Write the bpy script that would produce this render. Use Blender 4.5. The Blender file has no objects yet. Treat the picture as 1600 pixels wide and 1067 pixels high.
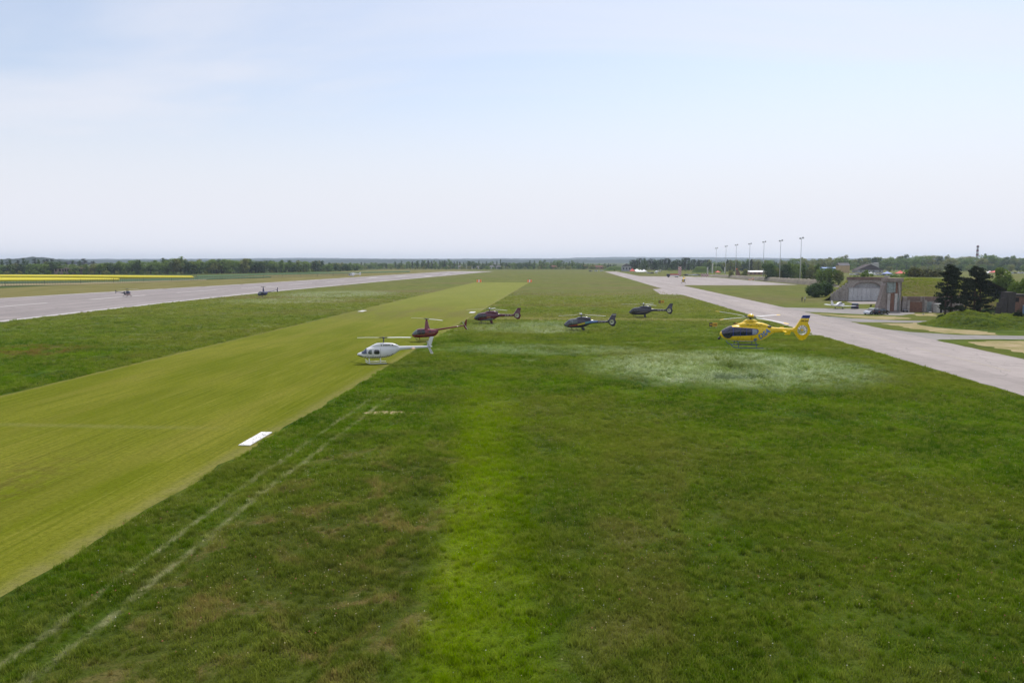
import bpy, bmesh, math, random
from mathutils import Vector, Matrix, Quaternion, noise as mnoise
random.seed(11)
R = math.radians
scene = bpy.context.scene
COL = scene.collection

# ------------------------------------------------------------------ camera, sky, sun, exposure
CAM_H = 13.0
FPX = 1150.0                      # focal length in photo pixels (1600 wide)
PITCH = math.atan(126.5 / FPX)
YAW = math.atan(85.0 * math.cos(PITCH) / FPX)
cam_d = bpy.data.cameras.new("camera")
cam_d.sensor_width = 36.0
cam_d.lens = 36.0 * FPX / 1600.0
cam_d.clip_start = 0.1
cam_d.clip_end = 60000.0
cam = bpy.data.objects.new("camera", cam_d)
COL.objects.link(cam)
cam.location = (0, 0, CAM_H)
cam.rotation_euler = (math.pi / 2 - PITCH, 0, YAW)
scene.camera = cam

SUN_EL, SUN_AZ = R(57.0), R(24.0)          # azimuth measured from +Y towards +X
world = bpy.data.worlds.new("World")
scene.world = world
world.use_nodes = True
wt = world.node_tree
for n in list(wt.nodes):
    wt.nodes.remove(n)
def wn(t, **kw):
    n = wt.nodes.new(t)
    for k, v in kw.items():
        setattr(n, k, v)
    return n
w_out = wn('ShaderNodeOutputWorld')
w_bg = wn('ShaderNodeBackground')
w_sky = wn('ShaderNodeTexSky', sky_type='NISHITA', sun_disc=False, sun_elevation=SUN_EL, sun_rotation=SUN_AZ)
w_sky.altitude = 250.0
w_sky.air_density = 1.0
w_sky.dust_density = 2.0
w_sky.ozone_density = 1.2
w_tc = wn('ShaderNodeTexCoord')
w_sep = wn('ShaderNodeSeparateXYZ')
wt.links.new(w_tc.outputs['Generated'], w_sep.inputs[0])
def wm(op, a, b=None, c=None):
    n = wn('ShaderNodeMath', operation=op)
    for i, v in enumerate((a, b, c)):
        if v is None: continue
        if isinstance(v, (int, float)): n.inputs[i].default_value = v
        else: wt.links.new(v, n.inputs[i])
    return n.outputs[0]
zc = wm('ADD', wm('MAXIMUM', w_sep.outputs[2], 0.0), 0.16)
w_cmb = wn('ShaderNodeCombineXYZ')
wt.links.new(wm('DIVIDE', w_sep.outputs[0], zc), w_cmb.inputs[0])
wt.links.new(wm('DIVIDE', w_sep.outputs[1], zc), w_cmb.inputs[1])
w_map = wn('ShaderNodeMapping')
w_map.inputs['Rotation'].default_value = (0, 0, R(4))
w_map.inputs['Scale'].default_value = (0.5, 1.0, 1.0)
w_map.inputs['Location'].default_value = (1.9, 4.4, 0.0)
wt.links.new(w_cmb.outputs[0], w_map.inputs[0])
w_n1 = wn('ShaderNodeTexNoise')
w_n1.inputs['Scale'].default_value = 0.85
w_n1.inputs['Detail'].default_value = 7.0
w_n1.inputs['Roughness'].default_value = 0.52
w_n1.inputs['Distortion'].default_value = 0.7
wt.links.new(w_map.outputs[0], w_n1.inputs['Vector'])
w_rmp = wn('ShaderNodeMapRange', interpolation_type='SMOOTHSTEP')
w_rmp.inputs['From Min'].default_value = 0.30
w_rmp.inputs['From Max'].default_value = 0.72
w_rmp.inputs['To Min'].default_value = 0.22
w_rmp.inputs['To Max'].default_value = 0.82
wt.links.new(w_n1.outputs[0], w_rmp.inputs[0])
w_hz = wn('ShaderNodeMapRange', interpolation_type='SMOOTHSTEP')      # veil thickens towards the horizon all round
w_hz.inputs['From Min'].default_value = 0.34
w_hz.inputs['From Max'].default_value = 0.02
w_hz.inputs['To Max'].default_value = 1.0
wt.links.new(w_sep.outputs[2], w_hz.inputs[0])
w_mix = wn('ShaderNodeMix', data_type='RGBA')
wt.links.new(wm('MAXIMUM', w_rmp.outputs[0], w_hz.outputs[0]), w_mix.inputs[0])
wt.links.new(w_sky.outputs[0], w_mix.inputs[6])
CLOUD = 5.65
w_mix.inputs[7].default_value = (CLOUD * 0.97, CLOUD * 0.985, CLOUD * 1.075, 1)
wt.links.new(w_mix.outputs[2], w_bg.inputs[0])
w_bg.inputs[1].default_value = 0.15
wt.links.new(w_bg.outputs[0], w_out.inputs[0])

sun_d = bpy.data.lights.new("sun", 'SUN')
sun_d.energy = 3.5
sun_d.angle = R(0.6)
sun_d.color = (1.0, 0.955, 0.88)
sun = bpy.data.objects.new("sun", sun_d)
COL.objects.link(sun)
sun_dir = Vector((math.sin(SUN_AZ) * math.cos(SUN_EL), math.cos(SUN_AZ) * math.cos(SUN_EL), math.sin(SUN_EL)))
sun.rotation_euler = sun_dir.to_track_quat('Z', 'Y').to_euler()

scene.view_settings.view_transform = 'Standard'
scene.view_settings.look = 'None'
scene.view_settings.exposure = 0.05
scene.view_settings.gamma = 1.0
scene.view_settings.use_curve_mapping = False
cy = scene.cycles
cy.use_denoising = True
cy.max_bounces = 5
cy.diffuse_bounces = 2
cy.glossy_bounces = 2
cy.transmission_bounces = 3
cy.transparent_max_bounces = 8
cy.volume_bounces = 0
cy.sample_clamp_indirect = 6.0

# ------------------------------------------------------------------ surveying helpers (photo pixel -> place in the world)
_F = Vector((-math.sin(YAW) * math.cos(PITCH), math.cos(YAW) * math.cos(PITCH), -math.sin(PITCH)))
_Rt = Vector((math.cos(YAW), math.sin(YAW), 0))
_Up = _Rt.cross(_F)
def ray(px, py):
    return _F + _Rt * ((px - 800.0) / FPX) - _Up * ((py - 533.5) / FPX)
def at(px, py, z=0.0):
    d = ray(px, py)
    t = (z - CAM_H) / d.z
    return Vector((d.x * t, d.y * t, z))
def on_y(px, py, Y):
    d = ray(px, py)
    t = Y / d.y
    return Vector((d.x * t, Y, CAM_H + d.z * t))
def mpp(p):                        # metres per photo pixel at a point
    return (Vector(p) - Vector((0, 0, CAM_H))).dot(_F) / FPX

# ------------------------------------------------------------------ object helpers
def link(o, parent=None):
    COL.objects.link(o)
    if parent is not None:
        o.parent = parent
    return o
def tag(o, label=None, cat=None, group=None, kind=None):
    if label: o['label'] = label
    if cat: o['category'] = cat
    if group: o['group'] = group
    if kind: o['kind'] = kind
    return o
def thing(name, label, cat, loc=(0, 0, 0), rz=0.0, group=None):
    o = bpy.data.objects.new(name, None)
    o.empty_display_size = 0.3
    link(o)
    o.location = loc
    o.rotation_euler = (0, 0, rz)
    return tag(o, label, cat, group)
def copy_tree(o, parent=None):
    c = o.copy()
    COL.objects.link(c)
    c.parent = parent
    for ch in list(o.children):
        copy_tree(ch, c)
    return c
def bm_obj(name, bm, mat, parent=None, smooth=False):
    me = bpy.data.meshes.new(name)
    bmesh.ops.recalc_face_normals(bm, faces=bm.faces[:])
    bm.to_mesh(me); bm.free()
    if smooth:
        me.polygons.foreach_set('use_smooth', [True] * len(me.polygons))
    if mat is not None:
        for m in (mat if isinstance(mat, (list, tuple)) else [mat]):
            me.materials.append(m)
    return link(bpy.data.objects.new(name, me), parent)
def py_obj(name, verts, faces, mat, parent=None, smooth=False):
    me = bpy.data.meshes.new(name)
    me.from_pydata([tuple(v) for v in verts], [], faces)
    if smooth:
        me.polygons.foreach_set('use_smooth', [True] * len(me.polygons))
    me.materials.append(mat)
    me.update()
    return link(bpy.data.objects.new(name, me), parent)
def box(bm, x0, x1, y0, y1, z0, z1, rz=0.0, piv=None):
    vs = [Vector((x, y, z)) for x in (x0, x1) for y in (y0, y1) for z in (z0, z1)]
    if rz:
        piv = piv or Vector(((x0 + x1) / 2, (y0 + y1) / 2, 0))
        M = Matrix.Rotation(rz, 3, 'Z')
        vs = [M @ (v - piv) + piv for v in vs]
    b = [bm.verts.new(v) for v in vs]
    for f in ((0, 1, 3, 2), (4, 6, 7, 5), (0, 4, 5, 1), (2, 3, 7, 6), (0, 2, 6, 4), (1, 5, 7, 3)):
        bm.faces.new([b[i] for i in f])
    return b
def box_obj(name, mat, parent, x0, x1, y0, y1, z0, z1, bev=0.0, rz=0.0):
    bm = bmesh.new()
    box(bm, x0, x1, y0, y1, z0, z1, rz)
    if bev:
        bmesh.ops.bevel(bm, geom=bm.edges[:], offset=bev, segments=2, affect='EDGES')
    return bm_obj(name, bm, mat, parent)
def tube(bm, pts, r, seg=8, caps=True):
    pts = [Vector(p) for p in pts]
    rs = r if isinstance(r, (list, tuple)) else [r] * len(pts)
    rings = []
    for i, p in enumerate(pts):
        a = pts[max(i - 1, 0)]; b = pts[min(i + 1, len(pts) - 1)]
        t = (b - a).normalized()
        ref = Vector((0, 0, 1)) if abs(t.z) < 0.9 else Vector((1, 0, 0))
        u = t.cross(ref).normalized(); v = t.cross(u)
        rings.append([bm.verts.new(p + (u * math.cos(k * 2 * math.pi / seg) + v * math.sin(k * 2 * math.pi / seg)) * rs[i]) for k in range(seg)])
    for A, B in zip(rings, rings[1:]):
        for k in range(seg):
            bm.faces.new((A[k], A[(k + 1) % seg], B[(k + 1) % seg], B[k]))
    if caps:
        bm.faces.new(rings[0]); bm.faces.new(rings[-1][::-1])
def tube_obj(name, mat, parent, pts, r, seg=8):
    bm = bmesh.new(); tube(bm, pts, r, seg)
    return bm_obj(name, bm, mat, parent, True)
def lathe(bm, prof, seg=16, c=(0, 0)):
    rings = []
    for r, z in prof:
        rings.append([bm.verts.new((c[0] + r * math.cos(k * 2 * math.pi / seg), c[1] + r * math.sin(k * 2 * math.pi / seg), z)) for k in range(seg)])
    for A, B in zip(rings, rings[1:]):
        for k in range(seg):
            bm.faces.new((A[k], A[(k + 1) % seg], B[(k + 1) % seg], B[k]))
    bm.faces.new(rings[0][::-1]); bm.faces.new(rings[-1])
def lathe_obj(name, mat, parent, prof, seg=16, c=(0, 0)):
    bm = bmesh.new(); lathe(bm, prof, seg, c)
    return bm_obj(name, bm, mat, parent, True)
def prism(bm, poly, fn, hole=None):
    """poly: 2D outline, fn(u, v, side) -> Vector for side 0/1; hole: list of 2D points"""
    loops = [poly] + ([hole] if hole else [])
    both = []
    for side in (0, 1):
        edges = []; lv = []
        for lp in loops:
            vs = [bm.verts.new(fn(u, v, side)) for u, v in lp]
            lv.append(vs)
            edges += [bm.edges.new((vs[i], vs[(i + 1) % len(vs)])) for i in range(len(vs))]
        bmesh.ops.triangle_fill(bm, edges=edges, use_beauty=True)
        both.append(lv)
    for A, B in zip(*both):
        for i in range(len(A)):
            j = (i + 1) % len(A)
            bm.faces.new((A[i], A[j], B[j], B[i]))

# ------------------------------------------------------------------ node material helpers
class NT:
    def __init__(self, tree):
        self.t = tree
    def n(self, typ, **kw):
        nd = self.t.nodes.new(typ)
        for k, v in kw.items(): setattr(nd, k, v)
        return nd
    def put(self, sock, v):
        if v is None: return
        if hasattr(v, 'links') or isinstance(v, bpy.types.NodeSocket):
            self.t.links.new(v, sock)
        else:
            if isinstance(v, tuple) and len(v) == 3 and sock.type == 'RGBA': v = v + (1.0,)
            sock.default_value = v
    def m(self, op, a, b=None, c=None, clamp=False):
        nd = self.n('ShaderNodeMath', operation=op); nd.use_clamp = clamp
        for i, v in enumerate((a, b, c)): self.put(nd.inputs[i], v)
        return nd.outputs[0]
    def noise(self, vec, scale, detail=3.0, rough=0.55, dist=0.0):
        nd = self.n('ShaderNodeTexNoise')
        self.put(nd.inputs['Vector'], vec)
        nd.inputs['Scale'].default_value = scale
        nd.inputs['Detail'].default_value = detail
        nd.inputs['Roughness'].default_value = rough
        nd.inputs['Distortion'].default_value = dist
        return nd.outputs[0]
    def step(self, v, a, b, lo=0.0, hi=1.0):
        nd = self.n('ShaderNodeMapRange', interpolation_type='SMOOTHSTEP')
        self.put(nd.inputs[0], v)
        nd.inputs[1].default_value = a; nd.inputs[2].default_value = b
        nd.inputs[3].default_value = lo; nd.inputs[4].default_value = hi
        return nd.outputs[0]
    def mix(self, f, a, b, blend='MIX'):
        nd = self.n('ShaderNodeMix', data_type='RGBA', blend_type=blend)
        self.put(nd.inputs[0], f); self.put(nd.inputs[6], a); self.put(nd.inputs[7], b)
        return nd.outputs[2]
    def scale_vec(self, vec, s):
        nd = self.n('ShaderNodeVectorMath', operation='MULTIPLY')
        self.put(nd.inputs[0], vec); nd.inputs[1].default_value = s
        return nd.outputs[0]
    def band(self, v, lo, hi, soft):
        return self.m('MULTIPLY', self.step(v, lo - soft, lo + soft), self.step(v, hi - soft, hi + soft, 1.0, 0.0))
    def mul(self, *a):
        r = a[0]
        for b in a[1:]: r = self.m('MULTIPLY', r, b)
        return r
def new_mat(name):
    m = bpy.data.materials.new(name)
    m.use_nodes = True
    nt = m.node_tree
    for n in list(nt.nodes): nt.nodes.remove(n)
    return m, NT(nt)
def finish(N, color, rough=0.9, metallic=0.0, spec=0.3, bump=None, bump_d=0.02, coat=0.0, trans=0.0):
    out = N.n('ShaderNodeOutputMaterial')
    b = N.n('ShaderNodeBsdfPrincipled')
    N.put(b.inputs['Base Color'], color)
    N.put(b.inputs['Roughness'], rough)
    b.inputs['Metallic'].default_value = metallic
    b.inputs['Specular IOR Level'].default_value = spec
    b.inputs['Coat Weight'].default_value = coat
    b.inputs['Coat Roughness'].default_value = 0.08
    if bump is not None:
        bn = N.n('ShaderNodeBump'); bn.inputs['Distance'].default_value = bump_d
        N.put(bn.inputs['Height'], bump)
        N.t.links.new(bn.outputs[0], b.inputs['Normal'])
    sh = b.outputs[0]
    if trans:
        tr = N.n('ShaderNodeBsdfTranslucent'); N.put(tr.inputs[0], color)
        mx = N.n('ShaderNodeMixShader'); mx.inputs[0].default_value = trans
        N.t.links.new(sh, mx.inputs[1]); N.t.links.new(tr.outputs[0], mx.inputs[2]); sh = mx.outputs[0]
    N.t.links.new(sh, out.inputs[0])
_cache = {}
def paint(name, col, rough=0.4, metallic=0.0, spec=0.5, coat=0.0, var=0.12, scale=3.0):
    """plain paint or metal with faint dirt and tone variation"""
    if name in _cache: return _cache[name]
    m, N = new_mat(name)
    tc = N.n('ShaderNodeTexCoord').outputs['Object']
    nz = N.noise(tc, scale, 4.0, 0.6)
    c = N.mix(N.step(nz, 0.3, 0.75), tuple(x * (1 - var) for x in col), tuple(min(x * (1 + var * 0.4), 1) for x in col))
    finish(N, c, N.m('ADD', N.m('MULTIPLY', nz, 0.12), rough - 0.06), metallic, spec, coat=coat)
    _cache[name] = m
    return m
def worn(name, col, col2, scale=0.6, rough=0.9, bump_d=0.03, streak=True):
    """weathered concrete, plaster or rusty sheet with blotches and vertical streaks"""
    if name in _cache: return _cache[name]
    m, N = new_mat(name)
    tc = N.n('ShaderNodeTexCoord').outputs['Object']
    a = N.noise(tc, scale, 6.0, 0.65)
    v = N.scale_vec(tc, (2.2, 2.2, 0.25)) if streak else tc
    b = N.noise(v, scale * 1.4, 4.0, 0.6)
    f = N.m('MULTIPLY', N.step(a, 0.35, 0.7), N.step(b, 0.3, 0.7), clamp=True)
    f = N.m('ADD', N.m('MULTIPLY', f, 0.8), N.m('MULTIPLY', N.step(b, 0.5, 0.8), 0.35), clamp=True)
    fine = N.noise(tc, scale * 9, 3.0, 0.6)
    c = N.mix(f, col, col2)
    c = N.mix(N.step(fine, 0.35, 0.8), c, tuple(x * 0.7 for x in col2))
    finish(N, c, rough, spec=0.2, bump=fine, bump_d=bump_d)
    _cache[name] = m
    return m
def glass_mat(name, col, rough=0.06):
    if name in _cache: return _cache[name]
    m, N = new_mat(name)
    tc = N.n('ShaderNodeTexCoord').outputs['Object']
    c = N.mix(N.step(N.noise(tc, 2.2, 3.0), 0.35, 0.7), col, tuple(x * 2.2 + 0.01 for x in col))
    finish(N, c, rough, spec=0.8)
    _cache[name] = m
    return m
# ------------------------------------------------------------------ lofted hulls, rotors and skids
def hermite(xs, ys, x):
    n = len(xs)
    if x <= xs[0]: return ys[0]
    if x >= xs[-1]: return ys[-1]
    for i in range(n - 1):
        if xs[i] <= x <= xs[i + 1]: break
    def slope(k):
        if k == 0: return (ys[1] - ys[0]) / (xs[1] - xs[0])
        if k == n - 1: return (ys[-1] - ys[-2]) / (xs[-1] - xs[-2])
        a = (ys[k] - ys[k - 1]) / (xs[k] - xs[k - 1]); b = (ys[k + 1] - ys[k]) / (xs[k + 1] - xs[k])
        if a * b <= 0: return 0.0
        return 2 * a * b / (a + b)
    h = xs[i + 1] - xs[i]; t = (x - xs[i]) / h
    m0, m1 = slope(i) * h, slope(i + 1) * h
    return ((2 * t ** 3 - 3 * t ** 2 + 1) * ys[i] + (t ** 3 - 2 * t ** 2 + t) * m0 + (-2 * t ** 3 + 3 * t ** 2) * ys[i + 1] + (t ** 3 - t ** 2) * m1)
class Body:
    """lofted hull: stations (distance aft of the nose, z bottom, z top, half width)"""
    def __init__(self, st, xref, n=2.5, mid=0.5):
        self.s = [a[0] for a in st]; self.cols = list(zip(*st)); self.xref = xref; self.n = n; self.mid = mid
    def sec(self, s):
        return tuple(hermite(self.s, self.cols[k], s) for k in (1, 2, 3))
    def pt(self, s, ang, off=0.0):
        b, t, w = self.sec(s)
        c = b + (t - b) * self.mid
        ca, sa = math.cos(ang), math.sin(ang)
        e = 2.0 / self.n
        y = math.copysign(abs(ca) ** e, ca) * (w + off)
        hz = (t - c) if sa >= 0 else (c - b)
        z = c + math.copysign(abs(sa) ** e, sa) * (hz + off)
        return Vector((self.xref - s, y, z))
    def half(self, s, z):
        b, t, w = self.sec(s)
        c = b + (t - b) * self.mid
        q = (z - c) / max((t - c) if z >= c else (c - b), 1e-4)
        q = min(abs(q), 1.0)
        return w * (1 - q ** self.n) ** (1.0 / self.n)
    def hull(self, name, mat, parent, ds=0.16, seg=26):
        bm = bmesh.new(); rings = []
        s0, s1 = self.s[0], self.s[-1]
        k = max(3, int((s1 - s0) / ds))
        ss = [s0 + (s1 - s0) * i / k for i in range(k + 1)]
        ss[1:1] = [s0 + 0.03, s0 + 0.08]
        for s in ss:
            rings.append([bm.verts.new(self.pt(s, j * 2 * math.pi / seg)) for j in range(seg)])
        for A, B in zip(rings, rings[1:]):
            for j in range(seg):
                bm.faces.new((A[j], A[(j + 1) % seg], B[(j + 1) % seg], B[j]))
        bm.faces.new(rings[0]); bm.faces.new(rings[-1][::-1])
        return bm_obj(name, bm, mat, parent, True)
    def side(self, name, mat, parent, s_list, lo, hi, sides=(1, -1), off=0.02, nv=8, join=False):
        """a panel lying on the hull: lo and hi are heights at each s in s_list (None = to the crown)"""
        objs = []
        bm = bmesh.new()
        for sg in sides:
            if not join and sg != sides[0]:
                objs.append(bm_obj(name, bm, mat, parent, True)); bm = bmesh.new()
            ns = max(4, int((s_list[-1] - s_list[0]) / 0.12)); g = []
            for i in range(ns + 1):
                s = s_list[0] + (s_list[-1] - s_list[0]) * i / ns
                b, t, w = self.sec(s)
                zl = hermite(s_list, lo, s)
                zh = t - 0.0005 if hi is None else min(hermite(s_list, hi, s), t - 0.0005)
                zl = min(max(zl, b + 0.002), zh)
                row = []
                for j in range(nv + 1):
                    u = j / nv
                    if hi is None: u = 1 - (1 - u) ** 2
                    z = zl + (zh - zl) * u
                    y = self.half(s, z)
                    c = b + (t - b) * self.mid
                    up = (z - c) / max(t - c, 0.01)
                    row.append(bm.verts.new((self.xref - s + (off * 0.8 if s < 0.5 else 0), sg * (y + off * math.sqrt(max(0, 1 - max(up, 0) ** 2))), z + off * max(up, 0))))
                g.append(row)
            for A, B in zip(g, g[1:]):
                for j in range(nv):
                    try: bm.faces.new((A[j], A[j + 1], B[j + 1], B[j]))
                    except ValueError: pass
        objs.append(bm_obj(name, bm, mat, parent, True))
        return objs
    def text(self, name, body, mat, parent, s, z, size, ang=0.0, side=1, off=0.035, shear=0.0, spacing=1.0):
        """flat lettering wrapped on to the hull; reads nose-to-tail on the port side"""
        cu = bpy.data.curves.new("lettering", 'FONT'); cu.body = body; cu.size = size; cu.resolution_u = 3
        cu.offset = size * 0.025; cu.shear = shear; cu.space_character = spacing
        to = bpy.data.objects.new("lettering", cu); COL.objects.link(to)
        dg = bpy.context.evaluated_depsgraph_get()
        me = bpy.data.meshes.new_from_object(to.evaluated_get(dg))
        bpy.data.objects.remove(to); bpy.data.curves.remove(cu)
        bm = bmesh.new(); bm.from_mesh(me)
        for _ in range(2):
            bmesh.ops.subdivide_edges(bm, edges=[e for e in bm.edges if e.calc_length() > 0.12], cuts=1, use_grid_fill=False)
        bmesh.ops.triangulate(bm, faces=bm.faces[:])
        ca, sa = math.cos(ang), math.sin(ang)
        for v in bm.verts:
            u, w = v.co.x * ca - v.co.y * sa, v.co.x * sa + v.co.y * ca
            ss = s + u if side > 0 else s - u
            zz = z + w
            v.co = Vector((self.xref - ss, side * (self.half(ss, zz) + off), zz))
        return bm_obj(name, bm, mat, parent)
def plate(name, mat, parent, poly, xref, th, hole=None, y0=0.0, taper=None):
    bm = bmesh.new()
    hp = None
    if hole:
        hc, hr = hole
        hp = [(hc[0] + hr * math.cos(k * math.pi / 12), hc[1] + hr * math.sin(k * math.pi / 12)) for k in range(24)]
    prism(bm, poly, lambda u, v, sd: Vector((xref - u, y0 + (th if sd else -th) * (taper(u, v) if taper else 1), v)), hp)
    return bm_obj(name, bm, mat, parent)
def fan(parent, xref, c, r, m_hub, m_blade, n=9, m_ring=None, th=0.12):
    hub = None
    bm = bmesh.new(); tube(bm, [(xref - c[0], -th, c[1]), (xref - c[0], th, c[1])], r * 0.26, 14)
    hub = bm_obj("fan_hub", bm, m_hub, parent, True)
    for k in range(n):
        a = k * 2 * math.pi / n + 0.2
        bm = bmesh.new()
        d = Vector((math.cos(a), 0, math.sin(a))); t = Vector((-math.sin(a), 0, math.cos(a)))
        o = Vector((xref - c[0], 0, c[1]))
        vs = []
        for rr, w in ((r * 0.22, r * 0.10), (r * 0.97, r * 0.13)):
            for yy, tw in ((-0.03, -1), (0.03, 1)):
                vs.append(bm.verts.new(o + d * rr + t * w * tw + Vector((0, yy, 0))))
                vs.append(bm.verts.new(o + d * rr + t * w * tw + Vector((0, yy + 0.015, 0))))
        for f in ((0, 2, 6, 4), (1, 5, 7, 3), (0, 4, 5, 1), (2, 3, 7, 6), (0, 1, 3, 2), (4, 6, 7, 5)):
            bm.faces.new([vs[i] for i in f])
        bm_obj("fan_blade", bm, m_blade, hub)
    # duct rim, a proper ring
    bm = bmesh.new(); seg = 28; rg = []
    for yy, rr in ((-th - 0.02, r * 1.10), (-th - 0.05, r * 1.03), (-th, r * 0.985), (th, r * 0.985), (th + 0.05, r * 1.03), (th + 0.02, r * 1.10)):
        rg.append([bm.verts.new((xref - c[0] + rr * math.cos(k * 2 * math.pi / seg), yy, c[1] + rr * math.sin(k * 2 * math.pi / seg))) for k in range(seg)])
    for A, B in zip(rg, rg[1:]):
        for k in range(seg): bm.faces.new((A[k], A[(k + 1) % seg], B[(k + 1) % seg], B[k]))
    bm_obj("fan_duct", bm, m_ring or m_hub, parent, True)
def rotor(parent, hub_z, radius, angles, m_hub, m_blade, chord=0.28, droop=0.12, cone=0.0, m_tip=None, tilt=(0, 0), cap=None, mast_z=2.5, mast_r=0.07):
    mast = bm_m = None
    bm = bmesh.new(); tube(bm, [(0, 0, mast_z), (0, 0, hub_z)], mast_r, 10)
    mast = bm_obj("rotor_mast", bm, m_hub, parent, True)
    bm = bmesh.new(); lathe(bm, [(0.10, hub_z - 0.10), (0.19, hub_z - 0.07), (0.19, hub_z + 0.05), (0.08, hub_z + 0.10)], 14)
    hub = bm_obj("rotor_hub", bm, m_hub, parent, True)
    if cap:
        lathe_obj("hub_cap", cap[0], hub, [(cap[1], hub_z + cap[2]), (cap[1] * 1.02, hub_z + cap[2] + 0.10), (cap[1] * 0.8, hub_z + cap[2] + 0.22), (cap[1] * 0.35, hub_z + cap[2] + 0.29), (0.02, hub_z + cap[2] + 0.30)], 18)
    for a in angles:
        d = Vector((math.cos(a), math.sin(a), 0)); t = Vector((-math.sin(a), math.cos(a), 0))
        def zz(r): 
            u = r / radius
            return hub_z + cone * r - droop * u * u + tilt[0] * d.x * r + tilt[1] * d.y * r
        bm = bmesh.new()
        tube(bm, [d * 0.12 + Vector((0, 0, zz(0.1))), d * radius * 0.16 + Vector((0, 0, zz(radius * .16)))], 0.055, 8)
        bm_obj("blade_grip", bm, m_hub, hub, True)
        segs = [(radius * 0.15, radius * (0.88 if m_tip else 1.0), m_blade, "rotor_blade")]
        first = None
        if m_tip: segs.append((radius * 0.88, radius, m_tip, "blade_tip"))
        for r0, r1, mm, nm in segs:
            bm = bmesh.new(); rings = []
            for i in range(9):
                r = r0 + (r1 - r0) * i / 8
                c = chord * (0.55 + 0.45 * min(1, (r - radius * 0.15) / (radius * 0.1)))
                o = d * r + Vector((0, 0, zz(r)))
                prof = ((-0.30, 0.0), (-0.12, 0.055), (0.2, 0.035), (0.70, 0.0), (0.2, -0.03), (-0.12, -0.035))
                rings.append([bm.verts.new(o + t * (-p[0] * c) + Vector((0, 0, p[1] * c * 1.6 - p[0] * c * 0.08))) for p in prof])
            for A, B in zip(rings, rings[1:]):
                for k in range(6): bm.faces.new((A[k], A[(k + 1) % 6], B[(k + 1) % 6], B[k]))
            bm.faces.new(rings[0]); bm.faces.new(rings[-1][::-1])
            bo = bm_obj(nm, bm, mm, parent if first is None else first)
            if first is None: first = bo
    return hub
def skids(parent, xref, y, s0, s1, legs, z_top, mat, r=0.05, up=0.35, belly=0.45, mat_leg=None):
    for sg in (1, -1):
        yy = sg * y
        pts = [(xref - s0 + 0.02, yy, r + up), (xref - s0 - 0.16, yy, r + up * 0.45), (xref - s0 - 0.38, yy, r + up * 0.10), (xref - s0 - 0.65, yy, r), (xref - s1, yy, r)]
        tube_obj("skid", mat, parent, pts, r, 8)
    for s in legs:
        x = xref - s
        pts = [(x, y, r), (x, y * 0.93, z_top * 0.45), (x, y * 0.70, z_top * 0.85), (x, belly, z_top), (x, -belly, z_top), (x, -y * 0.70, z_top * 0.85), (x, -y * 0.93, z_top * 0.45), (x, -y, r)]
        tube_obj("cross_tube", mat_leg or mat, parent, pts, r * 0.95, 8)
def stabiliser(parent, mat, xref, s, z, span, chord, fins=0.0, th=0.04, m_fin=None, fin_dz=0.0):
    st = box_obj("stabiliser", mat, parent, xref - s - chord / 2, xref - s + chord / 2, -span / 2, span / 2, z - th / 2, z + th / 2, 0.012)
    if fins:
        for sg in (1, -1):
            poly = [(s - chord * 0.6, z - fins * 0.5 + fin_dz), (s + chord * 0.2, z + fins * 0.5 + fin_dz), (s + chord * 1.2, z + fins * 0.5 + fin_dz), (s + chord * 0.9, z - fins * 0.5 + fin_dz)]
            plate("end_fin", m_fin or mat, st, poly, xref, 0.025, y0=sg * (span / 2 + 0.02))
    return st
def head_to(p, broadside_deg):
    """heading (rotation about z) of a craft with its nose to the photo's left, turned broadside_deg towards the camera"""
    v = Vector((p.x, p.y)).normalized()
    return math.atan2(v.y, v.x) + math.pi / 2 + R(broadside_deg)

G_BLUE = glass_mat("cockpit_glass_blue", (0.010, 0.012, 0.030))
G_DARK = glass_mat("cockpit_glass_dark", (0.006, 0.007, 0.010))
G_GREY = glass_mat("cockpit_glass_grey", (0.055, 0.07, 0.065), 0.05)
M_HUB = paint("rotor_head_metal", (0.10, 0.10, 0.105), 0.45, 0.5)
M_BLADE = paint("rotor_blade_grey", (0.50, 0.50, 0.50), 0.45)
M_BLADE_W = paint("rotor_blade_white", (0.80, 0.80, 0.80), 0.4)
M_BLACK = paint("black_trim", (0.012, 0.012, 0.014), 0.4)
M_SEAM = paint("panel_seam", (0.03, 0.03, 0.03), 0.6)

# ------------------------------------------------------------------ places read from the photograph
HX_EC135 = at(1168, 585)
HX_BELL = at(600, 567.5)
HX_R44 = at(668, 533.5)
HX_RED = at(765, 506)
HX_MID = at(908, 517)
HX_FAR = at(1005, 497.5)
WASH = [  # centre, radius x, radius y, strength
    (HX_EC135 + Vector((-1.0, 5.0, 0)), 19.0, 17.0, 1.0),
    (HX_MID + Vector((-7.0, 6.0, 0)), 9.0, 15.0, 0.6),
    (at(860, 548), 17.0, 7.0, 0.5),
    (at(800, 512), 11.0, 12.0, 0.4),
    (at(450, 470), 22.0, 20.0, 0.45),
    (at(530, 459), 24.0, 34.0, 0.55),
]
X_STRIP_L, X_STRIP_R, Y_STRIP_END = -54.5, -21.8, at(790, 441.3).y
X_RWY_L, X_RWY_R, Y_RWY_END = -198.0, -121.0, at(770, 423.2).y
X_TWY_L, X_TWY_R, Y_TWY_END = 44.3, 60.5, at(942, 424.5).y

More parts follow.
